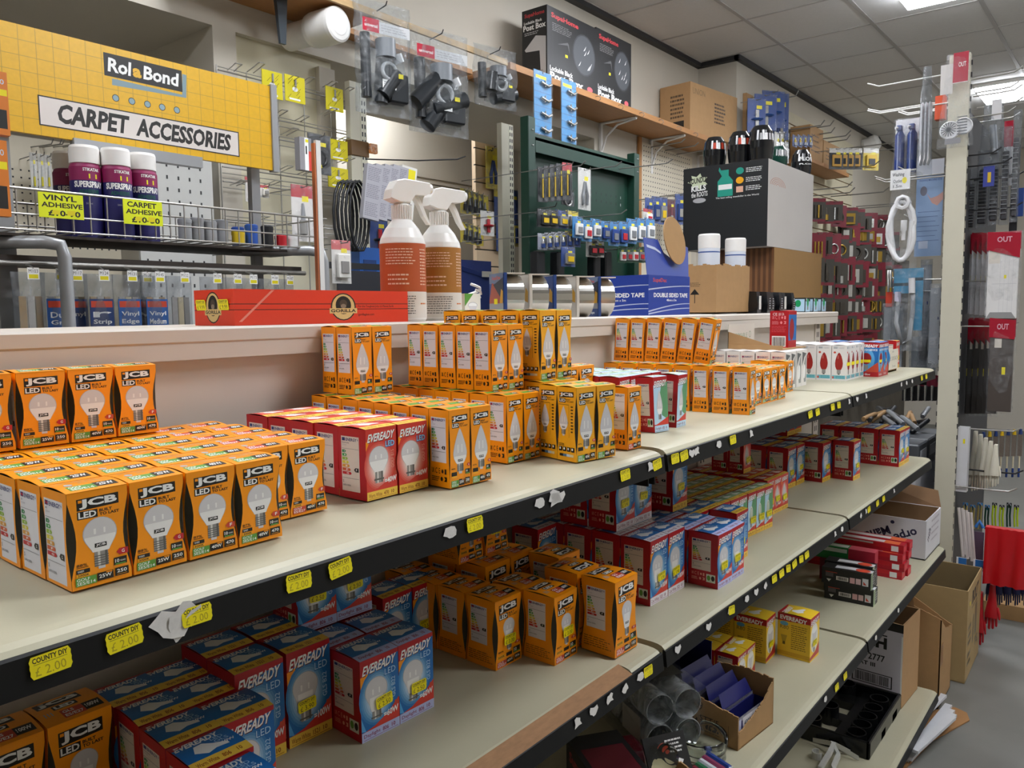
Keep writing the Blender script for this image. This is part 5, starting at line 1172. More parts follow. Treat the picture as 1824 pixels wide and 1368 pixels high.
# hanging bags of fittings
def fitbag(px, py0, py1, wpx, Y, label, seed, red=True, white=True):
    A = U(px, py0, 1, Y); B = U(px, py1, 1, Y); w = (U(px + wpx/2, (py0+py1)/2, 1, Y).x - U(px - wpx/2, (py0+py1)/2, 1, Y).x) * .86; h = A.z - B.z; r = random.Random(seed)
    t = thing('fittings_bag', label, 'fittings bag', (A.x, Y, A.z), R_(-12), 'clear bags of black plumbing fittings')
    DK = mat('dark_fitting', '23272b', .3, var=.1); GR = mat('grey_fitting', '7b8086', .35); CL = mat('pale_fitting', 'b4b6b8', .25)
    g = MB()
    for k in range(3):
        x = w*r.uniform(-.25,.25); z = -h*r.uniform(.45,.8); L = h*r.uniform(.12,.26); th = r.uniform(0, PI); g.tube([(x - L*math.cos(th), -.01*k, z - L*math.sin(th)), (x + L*math.cos(th), -.01*k, z + L*math.sin(th))], w*.13, DK, 14)
    g.tube([(-w*.34, 0, -h*.3), (-w*.33, 0, -h*.86)], w*.085, DK, 12); g.bbox(w*.05, -.03, -h*.88, w*.42, .02, -h*.62, DK, .006)
    g.tube([(0,-.02,-h*.34),(.0,-.02,-h*.50)], w*.17, GR, 16); g.build('black_fittings', t)
    g = MB(); g.tube([(w*.02 + w*.13*math.cos(q*PI/8), -.035, -h*.62 + w*.13*math.sin(q*PI/8)) for q in range(17)], w*.035, CL, 8, caps=False); g.tube([(w*.2,-.02,-h*.45),(w*.26,-.02,-h*.52)], w*.1, CL, 12); g.build('washers', t)
    if white:
        g = MB(); g.box(-w*.44, -.028, -h*.30, w*.46, -.027, -h*.20, ink('cfd0d2')); a = Art(g, (-w*.44,-.028,-h*.30), (1,0,0), (0,0,1), w*.9, h*.1); scribble(a, .38,.2,.95,.85,3,BULB3)
        if red: a.rect(0, 0, .34, 1.15, ink('c0203a')); a.text('universal', .04,.4,.31,.7, WHITE, .02)
        g.build('header_card', t)
        g = MB(); g.box(-w*.12, -.04, -h*.78, w*.14, -.039, -h*.70, WHITE); a = Art(g, (-w*.12,-.04,-h*.78), (1,0,0), (0,0,1), w*.26, h*.08); barcode(a,.55,.2,.9,.8,BLACK,8); scribble(a,.1,.2,.5,.8,3,TXT); g.build('barcode_label', t)
    g = MB(); bagmesh(g, w*1.08, h*1.0, .10, film('bag_film', 'f2f4f5', .17, .08, bump=1), seed, n=14); bagmesh(g, w*.7, h*.5, .12, film('bag_film', ''), seed+5, z0=-h*.42, x0=w*.05); g.build('clear_bag', t)
    g = MB(); g.tube([(0,.06,-.02),(0,-.03,-.018),(0,-.04,-.005)], .0025, M_dark, 6); g.build('nail', t)
    g = MB(); g.box(w*.16,-.052,-h*.68,w*.25,-.051,-h*.64,M_yel2); g.build('price_sticker', t)
fitbag(680, 5, 205, 92, 1.80, 'large clear bag of black pipe fittings with red header, leftmost', 11)
fitbag(780, 55, 240, 96, 1.80, 'clear bag of black waste-trap fittings with red header, middle', 17)
fitbag(882, 85, 192, 66, 1.80, 'smaller clear bag of black clips without a header, rightmost', 23, white=False)

# ================================================================ HIGH SHELF WITH POST BOXES
zs_ = U(1100, 182, 1, 1.85).z; x0 = 1.935; x1 = 4.38
t = thing('wall_shelf', 'long high wooden wall shelf on white brackets with cup hooks', 'wall shelf', (0, 0, 0))
g = MB(); g.box(x0, 1.85, zs_ - .032, x1, 2.128, zs_, M_wood); g.build('board', t)
for px in (1075, 1165, 1250, 1330):
    x = U(px, 195, 1, 2.1).x; g = MB(); g.box(x - .012, 2.112, zs_ - .26, x + .012, 2.128, zs_ - .034, M_white); g.tube([(x, 2.11, zs_ - .2), (x, 2.08, zs_ - .12), (x, 2.0, zs_ - .06), (x, 1.87, zs_ - .042)], .007, M_white, 8); g.box(x - .012, 1.87, zs_ - .042, x + .012, 2.12, zs_ - .034, M_white); g.build('bracket', t)
for k in range(9):
    x = 2.2 + k*.24; g = MB(); g.tube([(x, 1.85, zs_-.016), (x, 1.835, zs_-.014), (x+.004, 1.822, zs_-.02), (x+.004, 1.82, zs_-.034), (x+.004, 1.832, zs_-.04)], .0018, M_wire, 6); g.build('cup_hook', t)
def postbox(px, py0, py1, px1, label):
    y = 1.87; p = U(px, py1, 1, y); q = U(px1, py1, 1, y); z0 = zs_ + .001; W = q.x - p.x; H = U(px, py0, 1, y).z - z0
    t = thing('post_box_carton', label, 'carton', (p.x, y, z0), group='black post box cartons')
    BK = ink('18181a', .35); g = MB(); g.box(0, 0, 0, W, .16, H, BK)
    a = Art(g, (0,0,0), (1,0,0), (0,0,1), W, H); a.text('SupaHome', .08,.84,.62,.93, ink('c0343a'), .03); scribble(a,.1,.68,.5,.80,5,ink('8a8a8a'),th=.25); a.poly([(.2,.52),(.4,.6),(.42,.58),(.44,.45),(.4,.56)], ink('5a5a5c'))
    a.ell(.74,.52,.24,.30, ink('34363a')); a.ell(.74,.52,.22,.28, ink('484b50')); a.rect(.35,.38,.4,.42,M_yel2)
    for s_ in range(7): rr = random.Random(s_*3+int(px)); x = .6 + rr.random()*.25; yv = .3 + rr.random()*.4; a.poly([(x,yv),(x+.03,yv+.02),(x+.06,yv+.09)], BULB2)
    a.text('Lockable Black', .05,.12,.5,.19, WHITE, .02); a.text('Post Box', .05,-.0,.72,.11, WHITE, .04); a.ell(.86,.05,.06,.04, ink('d8606a'))
    a = Art(g, (0,.16,0), (0,-1,0), (0,0,1), .16, H); a.text('SupaHome', .1,.88,.9,.95, ink('c0343a'), .03); a.text('Lockable Black', .08,.80,.8,.84, WHITE, .02); a.text('Post Box', .05,.71,.95,.79, WHITE, .03); a.poly([(.1,.45),(.55,.62),(.95,.58),(.95,0),(.75,.0),(.7,.4),(.15,.42)], ink('c4c4c4')); a.poly([(.15,.0),(.15,.38),(.7,.36),(.75,.0)], BK); scribble(a,.1,.64,.7,.69,2,BULB3)
    g.build('carton_body', t)
postbox(975, 8, 140, 1062, 'black carton picturing a lockable post box, left one on the high shelf')
postbox(1062, 48, 172, 1124, 'black carton picturing a lockable post box, right one on the high shelf')
p = U(1224, 242, 1, 1.90); q = U(1298, 232, 1, 1.9)
t = thing('cardboard_carton', 'closed kraft carton on the high shelf near the pillar', 'carton', (p.x, 1.88, zs_ + .001), R_(-6)); W = .55; H = .30
W = (U(1298, 200, 1, 1.88).x - p.x)*1.0; H = U(1224, 142, 1, 1.88).z - zs_
g = MB(); g.box(0, 0, 0, W, .24, H, mat('kraft_light', 'b38d62', .8, var=.08, scale=30)); a = Art(g, (0,0,0), (1,0,0), (0,0,1), W, H); a.text('UNION', .05,.78,.3,.9, ink('7a6040'), 0); scribble(a,.5,.3,.75,.75,6,ink('4a3626'),th=.5)
a = Art(g, (0,.24,0), (0,-1,0), (0,0,1), .24, H); scribble(a,.35,.3,.85,.8,6,ink('5a4630'),th=.5); a.rect(.45,.08,.8,.25,BLACK); g.build('carton_body', t)

# blue clip strips hanging at the shelf end
for k, (px0, px1, py0, py1) in enumerate(((951, 982, 122, 236), (1000, 1026, 138, 252))):
    A = U(px0, py0, 1, 1.80); B = U(px1, py0, 1, 1.80); h = A.z - U(px0, py1, 1, 1.80).z; w = B.x - A.x
    t = thing('clip_strip', 'long blue clip strip of metal fittings hanging from the shelf, %s' % ('left' if k == 0 else 'right'), 'clip strip', (A.x, 1.80, A.z), group='blue clip strips')
    g = MB(); g.box(0, 0, -h, w, .002, 0, ink('2e86c0')); a = Art(g, (0,0,-h), (1,0,0), (0,0,1), w, h)
    for q in range(9): a.rect(0, q/9, 1, q/9+.01, ink('1f5f96')); 
    a.rect(.1,.88,.7,.93,M_yel2); g.build('strip_card', t)
    for q in range(4): g = MB(); zq = -h*(.18 + q*.24); g.tube([(w*.35, -.006, zq), (w*.7, -.012, zq - .012), (w*.95, -.006, zq + .004)], .007, M_steel, 8); g.tube([(w*.55,-.01,zq-.02),(w*.55,-.01,zq+.012)], .004, M_wire, 6); g.build('metal_clip', t)
    g = MB(); bagmesh(g, w*1.15, h*1.02, .02, FILM, 40+k, x0=w/2); g.build('clear_sleeve', t)
    g = MB(); g.tube([(w/2, .05, .012), (w/2, .0, .01), (w/2, -.004, -.01)], .002, M_wire, 6); g.build('wire_hanger', t)
# ================================================================ SLATWALL INSIDE THE RECESS
SLM = mat('slatwall', 'd9c0a0', .5, var=.05)
A = U(846, 240, 1, 2.80); B = U(966, 480, 1, 2.80)
t = thing('slatwall', 'cream slatwall panel with dark grooves inside the recess', 'slatwall', (0,0,0))
g = MB(); z = 1.25
while z < A.z + .15: g.box(A.x, 2.80, z, 3.08, 2.815, z + .098, SLM); g.box(A.x, 2.806, z + .098, 3.08, 2.815, z + .106, M_dark); z += .106
g.box(A.x, 2.815, 0, 3.08, 2.83, z, SLM); g.build('panel', t)
for px, py in ((866, 270), (880, 262), (930, 270), (935, 340), (925, 362)):
    p = U(px, py, 1, 2.80); g = MB(); hook(g, p.x, 2.80, p.z, .055, M_bwire, (-.35, -.93), .003, True, .0); g.build('slat_hook', t)
BL = mat('tool_blue', '1c3a78', .4); YL = mat('tool_yellow', 'e0b81a', .4); RD = mat('tool_red', 'c02330', .4); BKM = mat('tool_black', '1b1c1f', .4); GY = mat('tool_grey', '8d9094', .35, metal=.3); SIL = mat('tool_silver', 'c4c4c2', .25, metal=.8)
CW = ink('dcdad4'); CB = ink('24468f'); CY = ink('dcc42a'); CR = ink('c02a34'); CK = ink('1e2024'); CG = ink('1d7a4a'); CLB = ink('2f86c8')
def P_(lst, Y, group, cat='blister pack', name='blister_pack', **k):
    for c_, d, cc, hd, kd, m, m2 in lst: packpx(name, d, cat, *c_, Y, cc, hd, kd, m, m2, group=group, **k)
P_((((865,262,890,337), 'blue-handled pliers pack with yellow header on the slatwall', CY, CY, 'plier', BL, SIL),
    ((880,338,905,400), 'navy and yellow tool pack below the pliers', CB, CY, 'plier', BL, YL),
    ((903,338,925,398), 'navy tool pack beside the slotted upright', CB, CB, 'plier', BL, YL),
    ((912,392,938,440), 'blue and yellow pack lower right of the slatwall', CY, CB, 'box', BL, YL),
    ((884,398,912,448), 'navy pouch pack low on the slatwall', CB, CB, 'box', BL, BKM),
    ((925,330,946,366), 'blue and yellow pack at right edge of the slatwall', CY, CB, 'box', BL, YL)), 2.77, 'packs on the slatwall')
P_(tuple(((820+9*k, 336+3*k, 834+9*k, 380+2*k), 'small yellow pack in the upper file behind the spray bottles, %s' % NTH[k], CY, CY, 'rod', GY, BKM) for k in range(5)) +
   tuple(((820+9*k, 396+3*k, 834+9*k, 432+2*k), 'small yellow pack in the lower file behind the spray bottles, %s' % NTH[k], CY, CY, 'rod', GY, BKM) for k in range(4)), 2.77, 'yellow packs behind spray bottles')
P_((((856,376,880,420), 'white card pack with a red bow-shaped item', CW, CW, 'oval', RD, RD),), 2.5, 'packs on the slatwall')
g = MB(); A = U(815, 455, 1, 2.2); B = U(875, 478, 1, 2.2); g.box(A.x, 2.2, 1.4, B.x, 2.5, A.z - .02, ink('2a3f86')); g.loft([[(A.x,2.19,A.z-.05),(B.x,2.19,A.z-.1),(B.x,2.25,A.z-.06),(A.x,2.25,A.z)],[(A.x,2.195,A.z-.07),(B.x,2.195,A.z-.12),(B.x,2.255,A.z-.08),(A.x,2.255,A.z-.02)]], ink('2a3f86'))
g.box(B.x-.09, 2.185, A.z-.105, B.x-.01, 2.19, A.z-.075, CW); g.build('blue_crate', label='blue carton with slanted lid behind the tape rolls', cat='carton')
# things between post and bottles
t = thing('label_pack_rail', 'black wire arm holding a file of grey printed packs left of the spray bottles', 'rail', (0,0,0))
p = U(650, 284, 1, 2.05); q = U(715, 283, 1, 2.05); g = MB(); g.tube([(p.x, 2.04, p.z), (p.x + .12, 1.86, p.z - .012), (p.x + .22, 1.72, p.z - .01), (p.x + .25, 1.70, p.z + .004)], .003, M_bwire, 6); g.build('rail_wire', t)
for k in range(5):
    A = U(655 + 14*k, 290 + k, 1, 1.84); h = .215; w = .075
    t = thing('light_switch_pack', '%s pack in the file on the black arm, %s from left' % ('white and red' if k == 4 else 'grey text-covered', NTH[k]), 'pack', (A.x, 1.84 - .005*k, A.z), R_(-8), 'packs on the black arm', ry=R_(8))
    g = MB(); g.box(0, 0, -h, w, .025, 0, ink('a9a8b0') if k < 4 else CW); a = Art(g, (0,0,-h), (1,0,0), (0,0,1), w, h)
    for z0 in (.05, .38, .7): scribble(a, .08, z0, .92, z0+.26, 8, ink('85848e'), th=.5)
    if k == 4: a.rect(.1,.75,.9,.95,M_yel2); a.rect(.3,.5,.8,.7,CR); a.rect(.3,.1,.7,.45,BKM)
    g.build('pack_body', t)
P_((((655,345,680,385), 'blue tool pack with pear-shaped grip right of the taped post', CB, CB, 'rod', BL, YL),
    ((680,346,697,378), 'blue and red pack right of the taped post', CB, CB, 'box', RD, BL),
    ((658,386,690,455), 'blue and black handsaw pack right of the taped post', CB, CB, 'oval', BKM, RD),
    ((660,300+155,700,300+205), 'low blue basket pack right of the taped post', CLB, CLB, 'box', BL, BL)), 2.3, 'tool packs right of taped post')
g = MB()
for k in range(5): g.tube([(.012*k + .05*math.cos(q*.5), -.01*k, .14*math.sin(q*.5)) for q in range(14)], .006, BKM, 6)
p = U(612, 385, 1, 1.95); o = g.build('cable_coil', label='coil of black cable hanging left of the taped post', cat='cable'); o.location = (p.x, 1.95, p.z)
g = MB(); A = U(585, 472, 1, 1.75); B = U(700, 478, 1, 1.75); g.box(A.x, 1.75, A.z - .01, B.x, 1.79, A.z + .012, BKM); g.box(A.x, 1.7, 0, B.x, 1.705, A.z-.02, ink('20222a')); g.build('black_rail', label='black horizontal rail behind the glue carton', cat='rail')
g = MB(); A = U(640, 440, 1, 1.95); B = U(683, 478, 1, 1.95); g.box(A.x, 1.95, B.z - .3, B.x, 2.03, A.z, mat('blue_plastic_bin', '2a62b4', .35)); g.box(A.x+.02, 1.948, B.z-.02, B.x-.04, 1.95, A.z-.05, mat('bin_dark', '1b3f7a', .4)); g.build('blue_bin', label='bright blue plastic bin low behind the glue carton', cat='bin')

# ================================================================ GREEN TOOL RACK
YR = 1.72; GR = mat('green_metal', '15392c', .4, var=.04); GRD = mat('green_metal_dark', '0f2a21', .45)
A = U(941, 205, 1, YR); B = U(1140, 268, 1, YR); zt = A.z - .03; xl = A.x; xr = B.x
t = thing('green_rack', 'dark green metal tool rack with perforated back panel', 'rack', (0,0,0))
for nm, xx in (('upright', xl), ('upright', xr - .06)):
    g = MB(); g.bbox(xx, YR, 0, xx + .055, YR + .05, zt + (.03 if xx == xl else 0), GR, .003)
    for z in (zt - .03, zt - .1): g.lathe([(0,-.003),(.006,-.003),(.006,0)], SIL, 8, c=(xx+.03, YR-.001, z))
    g.build(nm, t)
g = MB(); g.box(xl + .056, YR + .045, 1.0, xr - .062, YR + .05, zt - .03, GR)
for zz in (zt - .26, zt - .30, zt - .74):
    x = xl + .1
    while x < xr - .1: g.box(x, YR + .0445, zz, x + .005, YR + .045, zz + .014, BULB3 if (int(x*100) % 7 == 0) else M_dark); x += .05
g.build('back_panel', t)
g = MB(); g.box(xl + .056, YR + .0, zt - .075, xr - .062, YR + .044, zt - .06, GR); g.box(xl + .056, YR, zt - .13, xr - .062, YR + .006, zt - .061, GR); g.build('top_rail', t)
for k, (px, py, L) in enumerate(((1000, 298, .25), (1050, 300, .3), (1130, 296, .35), (1060, 382, .3), (1000, 365, .1), (1180, 295, .12))):
    p = U(px - 40, py + 6, 1, YR + .044)
    if xl + .06 < p.x < xr - .07: g = MB(); hook(g, p.x, YR + .044, p.z, L, M_wire, (.15, -.98), .003); g.build('rack_hook', t)
def pk(c_, d, cc, hd, kd, m, m2, Y=YR-.1, g='packs on the green rack', **k): packpx('blister_pack', d, 'blister pack', *c_, Y, cc, hd, kd, m, m2, group=g, **k)
for k in range(5): pk((957 + 11*k, 298 - 2*k, 975 + 11*k, 360 - k), 'black and yellow tool pack, upper left of green rack, %s from left' % NTH[k], CK, CK if k < 4 else CR, 'rods', BKM, YL, YR - .1 - .012*k, rz=R_(-15))
pk((1000,340,1022,366), 'silver round tool head below the black-yellow file', CK, CK, 'ring', SIL, BKM)
pk((1030,300,1052,374), 'white and red knife pack alone on the green rack', CW, CW, 'plier', GY, RD)
for k, (x, d, cc, hd) in enumerate(((957,'black pack',CK,CK),(972,'black pack with turquoise arrow',CK,CK),(990,'yellow-labelled grey pack',CB,CB),(1008,'clear pack with big yellow ticket',CW,CY))):
    pk((x, 373 + k, x + 22, 405 + k), '%s, middle row of the green rack, %s from left' % (d, NTH[k]), cc, hd, 'box', BKM if k < 2 else GY, YL)
for k in range(6): pk((958 + 12*k, 416 - k, 974 + 12*k, 445 - k), 'grey drill-bit pack in the lower left row of the green rack, %s from left' % NTH[k], ink('8f94a4') if k < 4 else CB, ink('a9adb8') if k < 4 else CY, 'rod', SIL, BL)
for k in range(9): pk((1020 + 16*k, 386 + (0, 6, 4, 8, 9, 9, 4, 3, 3)[k], 1038 + 16*k, 424 + (0, 6, 2, 6, 14, 14, 10, 8, 6)[k]), 'light blue carded pack in the blue row of the green rack, %s from left' % NTH[k], CLB, CLB, 'box', CB if k in (3,4,5) else WHITE, RD if k in (1,5) else GY, YR - .14)
for k in range(2): pk((1044 + 12*k, 428, 1064 + 12*k, 458), 'white, red and black hook pack below the blue row, %s' % ('left', 'right')[k], CW, CW, 'box', BKM, RD)
for k in range(5): pk((1100 + 11*k, 440, 1114 + 11*k, 468), 'green carded pack in the lowest row, %s from left' % NTH[k], CG, CG, 'box', WHITE if k % 2 == 0 else GY, RD)
for k, px in enumerate((965, 1000, 1065, 1085)):
    g = MB(); p = U(px, 448, 1, YR - .08); g.bbox(-.03, 0, -.3, .03, .05, 0, BKM, .006); o = g.build('black_case', label='upright black tool case low on the green rack, %s from left' % NTH[k], cat='case', group='black cases low on the green rack'); o.location = (p.x, YR - .08, p.z)
pk((1000,440,1024,475), 'tilted navy pack with yellow label above the tape rolls', CB, CB, 'box', SIL, YL, YR - .2)

# ================================================================ CREAM PEGBOARD AND PACKS BY THE PILLAR
A = U(1146, 240, 1, 2.10); B = U(1236, 300, 1, 2.10)
A.z = min(A.z, zs_ - .07)
t = thing('pegboard', 'cream pegboard with brown edge strip between green rack and pillar', 'pegboard', (0,0,0))
g = MB(); g.box(A.x, 2.115, 1.3, B.x, 2.126, A.z, M_peg); x = A.x + .03
while x < B.x - .02:
    z = 1.9
    while z < A.z - .02: g.box(x, 2.1143, z, x + .008, 2.115, z + .008, M_dark); z += .032
    x += .032
g.build('board', t); g = MB(); g.box(A.x - .035, 2.11, 1.3, A.x - .001, 2.126, A.z + .03, M_wood); g.build('edge_strip', t)
for px, py in ((1160,262),(1185,268),(1205,275),(1220,262),(1175,350),(1200,350)):
    p = U(px, py, 1, 2.114); g = MB(); hook(g, p.x, 2.114, p.z, .25, M_wire, (0,-1), .004); g.build('peg_hook', t)
for k, (c_, cc, kd, m, m2, d) in enumerate((((1150,352,1164,398), CB,'box',BL,GY,'navy carded pack, leftmost below the pegboard'),((1162,350,1176,398),CB,'box',BL,GY,'navy carded pack, second below the pegboard'),((1174,352,1188,400),CB,'box',GY,YL,'navy pack with yellow ticket below the pegboard'),((1190,355,1202,402),ink('5a1f2c'),'rod',ink('7a2a3a'),SIL,'maroon-handled tool pack below the pegboard'),((1204,346,1220,400),CB,'box',BL,SIL,'blue wedge-shaped pack near the pillar'),((1218,344,1234,398),ink('8a98c8'),'rods',SIL,SIL,'pale blue pack of silver bits near the pillar'))):
    pk(c_, d, cc, cc, kd, m, m2, 1.95, 'packs below the cream pegboard', rz=R_(-20))
pk((1146,372,1162,400), 'white and red pack right of the green rack', CW, CR, 'box', WHITE, RD, 1.85, 'packs below the cream pegboard')

# ================================================================ FAR WALL: slatwall, peg hooks, brassware
t = thing('slatwall', 'pale slatwall section with brown storage boxes far along the wall', 'slatwall', (0,0,0))
A = U(1395, 210, 1, 1.80); B = U(1520, 330, 1, 1.80); g = MB(); z = 2.1
while z < A.z: g.box(A.x, 1.808, z, B.x, 1.828, z + .09, mat('slat_pale', 'cfc7ac', .5)); z += .1
g.box(A.x, 1.82, 2.1, B.x, 1.829, z - .02, M_kraftin); g.build('panel', t)
for px, py, L in ((1438,232,.3),(1440,244,.3),(1446,252,.4),(1470,256,.3),(1395,178,.2),(1420,232,.3),(1520,265,.5),(1525,275,.5),(1470,297,.4),(1480,305,.5),(1450,340,.4),(1455,350,.4),(1500,350,.5),(1540,372,.4),(1545,368,.4)):
    p = U(px - 20, py, 1, 1.80); g = MB(); hook(g, p.x, 1.80, p.z, L, M_wire, (.1, -.99), .005, up=.04); g.build('long_hook', t)
z0 = U(1480, 296, 1, 1.6).z
t = thing('wall_shelf', 'small brown shelf on the far slatwall carrying two brown boxes', 'wall shelf', (0,0,0)); A = U(1440, 290, 1, 1.6); B = U(1512, 318, 1, 1.6)
g = MB(); g.box(A.x, 1.6, z0 - .03, B.x, 1.8, z0, M_wood); g.build('board', t)
for k, (px0, py0, px1) in enumerate(((1442, 256, 1465), (1465, 262, 1508))):
    a_ = U(px0, 290, 1, 1.62); b_ = U(px1, 290, 1, 1.62); g = MB(); h = .27 if k == 0 else .2; g.box(a_.x + .02*k, 1.62, z0 + .001, b_.x, 1.78, z0 + h, mat('kraft_light', 'b38d62', .8)); a = Art(g, (a_.x + .02*k, 1.62, z0), (1,0,0), (0,0,1), b_.x - a_.x, h); scribble(a, .1,.2,.8,.8,4,ink('6a4c30'),th=.3)
    g.build('storage_box', label='%s brown box on the small far shelf' % ('taller left', 'wider right')[k], cat='box', group='brown boxes on the far shelf')
# peg strip with blue packs on the pillar side
A = U(1330, 165, 1, 1.80); B = U(1340, 260, 1, 1.80); g = MB(); g.box(A.x, 1.80, B.z, A.x + .12, 1.828, A.z, mat('kraft_light', 'b38d62', .8)); z = B.z + .03
while z < A.z - .03: g.box(A.x+.03, 1.798, z, A.x + .07, 1.80, z + .03, WHITE); z += .08
g.build('peg_strip', label='brown perforated strip on the pillar corner', cat='strip')
for k, (c_) in enumerate(((1338,176,1358,238),(1352,168,1376,232),(1366,162,1390,228),(1384,166,1400,250))):
    pk(c_, 'blue dust-mask pack hanging by the pillar, %s from left' % NTH[k], CB, CB, 'oval', mat('mask_blue', '2f5fae', .3), SIL, 1.68, 'blue mask packs by the pillar', rz=R_(-35))
for k in range(3): pk((1380 + 8*k, 236, 1390 + 8*k, 290), 'clear pack of slim silver rods behind the pods, %s from left' % NTH[k], CW, CW, 'rods', SIL, SIL, 1.66, 'silver rod packs behind the pods')
for k in range(4): pk((1412 + 9*k, 241, 1420 + 9*k, 262), 'small navy-topped hanging pack above the brown boxes, %s from left' % NTH[k], CB, CB, 'rod', YL, GY, 1.6, 'navy topped packs above brown boxes', tail=0)
TN = mat('brush_tan', 'c79a4a', .6)
for k, px in enumerate((1484, 1494, 1505, 1517, 1546)):
    pk((px, 264, px + 12, 302 + (k == 4)*2), 'tan roller-sleeve pack on the far hook, %s from left' % NTH[k], CK if k < 4 else CY, CW, 'box', TN if k < 4 else YL, CK, 1.45, 'roller sleeve packs on the far hook', rz=R_(-40))
# security camera
p = U(1552, 257, 1, 1.74); t = thing('security_camera', 'white dome security camera fixed high on the far wall', 'security camera', (p.x, 1.74, p.z)); g = MB(); g.bbox(-.06, .0, -.03, .06, .09, .05, M_white, .012); g.build('camera_mount', t)
g = MB(); g.T = Matrix.Rotation(R_(70), 4, 'X'); g.lathe([(0,.09),(.05,.085),(.075,.06),(.08,.02),(.08,-.05),(.07,-.07)], M_white, 24, c=(0,0,0)); g.build('camera_body', t)
g = MB(); g.T = Matrix.Rotation(R_(70), 4, 'X'); g.lathe([(0,.094),(.022,.092),(.03,.084)], M_dark, 16, c=(.02,.02,0)); g.build('lens', t)
# brassware packs
rnd = random.Random(12); KD = ['hinge','rod','rods','ring','hinge','box']; BRS = mat('brass', 'a98a3e', .3, metal=.8); DKB = mat('pewter', '4a443c', .4, metal=.5)
MAR = ink('741829'); CL2 = ink('3e3a33')
for r_, (py, h_, n_) in enumerate(((352, 42, 10), (378, 48, 7), (412, 52, 11), (452, 58, 12), (490, 50, 12), (522, 44, 11), (560, 44, 9), (604, 40, 8), (690, 50, 9))):
    for k in range(n_):
        px = 1452 + k*13 + rnd.uniform(-3, 3) + (r_ == 1)*50
        if px > 1592: continue
        y_ = py + (px - 1452)*((540 - py)/600.) + rnd.uniform(-3, 3)
        Y = 1.73 - rnd.uniform(0, .08)
        pk((px, y_, px + 13, y_ + h_ * (1 - (px - 1452)/400.)), '%s pack, %s row from top, %s along the far wall' % (rnd.choice(['maroon-headed hinge','maroon-carded brassware','red-topped fittings']), NTH[r_], NTH[k] if k < 11 else 'last'), CL2 if rnd.random() < .7 else MAR, MAR, rnd.choice(KD), rnd.choice([BRS, SIL, DKB, DKB]), rnd.choice([SIL, BRS, DKB]), Y, 'maroon ironmongery packs on the far wall', rz=R_(-42 + rnd.uniform(-8, 8)), headh=.16, tail=.1, filmed=False, sticker=False)
g = MB(); A = U(1450, 370, 1, 1.79); B = U(1592, 700, 1, 1.79); g.box(A.x - 1.2, 1.80, .1, B.x + .6, 1.828, min(2.05, U(1452,345,1,1.8).z), mat('dark_pegboard', '5c564c', .7, var=.3, scale=12)); g.build('pegboard', label='dark perforated backboard behind the ironmongery packs', cat='pegboard')
# ================================================================ NEXT GONDOLA BEYOND THE SHELVES, SEEN END-ON
XP = 2.80
pl = U(1674, 600, 0, XP); pr = U(1710, 600, 0, XP); pt = U(1690, 100, 0, XP)
t = thing('end_post', 'tall cream steel end post at the right with slotted sides', 'post', (0,0,0))
g = MB(); y0, y1 = pr.y, pl.y
g.loft([[(XP, y0 + s_, z), (XP, y1 + s_, z), (XP + .03, y1 + s_, z), (XP + .03, y0 + s_, z)] for s_, z in ((-.004, 0), (0, 1.3), (.004, pt.z))], M_post)
z = .1
while z < pt.z - .05: g.box(XP + .005, y0 - .004, z, XP + .012, y0 + .001, z + .02, M_dark); g.box(XP + .005, y1 - .002, z, XP + .012, y1 + .004, z + .02, M_dark); z += .05
g.build('post', t)
g = MB(); g.box(XP + .031, (y0+y1)/2 - .008, .1, XP + 1.1, (y0+y1)/2 + .008, 2.35, mat('pegboard_grey', '3a3b3e', .6, var=.1)); g.build('back_panel', t)
YM = (y0 + y1) / 2
for k, (px, py, x) in enumerate(((1545,157,0),(1545,205,.15),(1546,202,.2),(1602,204,.3),(1600,207,.35),(1560,326,.05),(1600,305,.2),(1558,322,.12),(1610,390,.2),(1585,500,.1),(1590,520,.2))):
    p = U(px, py, 0, XP + x); g = MB(); L = p.y - y1; g.tube([(XP + x, y1 - .02, p.z - .0), (XP + x, y1 + L*.5, p.z - .0), (XP + x, y1 + L*.85, p.z - .001), (XP + x, y1 + L, p.z + .02)], .0035, M_white if k < 5 else M_steel, 6); g.build('display_hook', t)
for k, (px, py, x) in enumerate(((1822,118,.1),(1815,145,.25),(1822,150,.2),(1824,172,.3),(1810,190,.1),(1818,200,.4),(1784,262,.05),(1803,280,.1),(1815,303,.2),(1824,305,.3),(1822,360,.2),(1815,490,.2),(1815,573,.05),(1820,762,.05),(1812,870,.02),(1806,1018,.02),(1823,838,.1))):
    p = U(px, py, 0, XP + x); g = MB(); g.tube([(XP + x, y0 + .02, p.z - .02), (XP + x, (y0 + p.y)/2, p.z - .02), (XP + x, p.y + .03, p.z - .018), (XP + x, p.y, p.z)], .0035, M_steel if k in (0,1,2,3,4,5,11,12,13,14,15) else M_bwire, 6); g.build('display_hook', t)

def hang(name, label, cat, px0, py0, px1, py1, dx, build, group=None, thick=.05):
    """goods hanging on hooks that stick out sideways: faces look toward -x. local u runs right (-y)"""
    X = XP + dx; A = U((px0+px1)/2, py0, 0, X); B = U((px0+px1)/2, py1, 0, X); L = U(px0, (py0+py1)/2, 0, X); R = U(px1, (py0+py1)/2, 0, X)
    w = L.y - R.y; h = A.z - B.z
    t = thing(name, label, cat, (X, A.y, A.z), -PI/2, group)     # local +x = world -y, local -y = world -x
    build(t, w, h); return t
WH = mat('gloss_white', 'e6e6e8', .3)
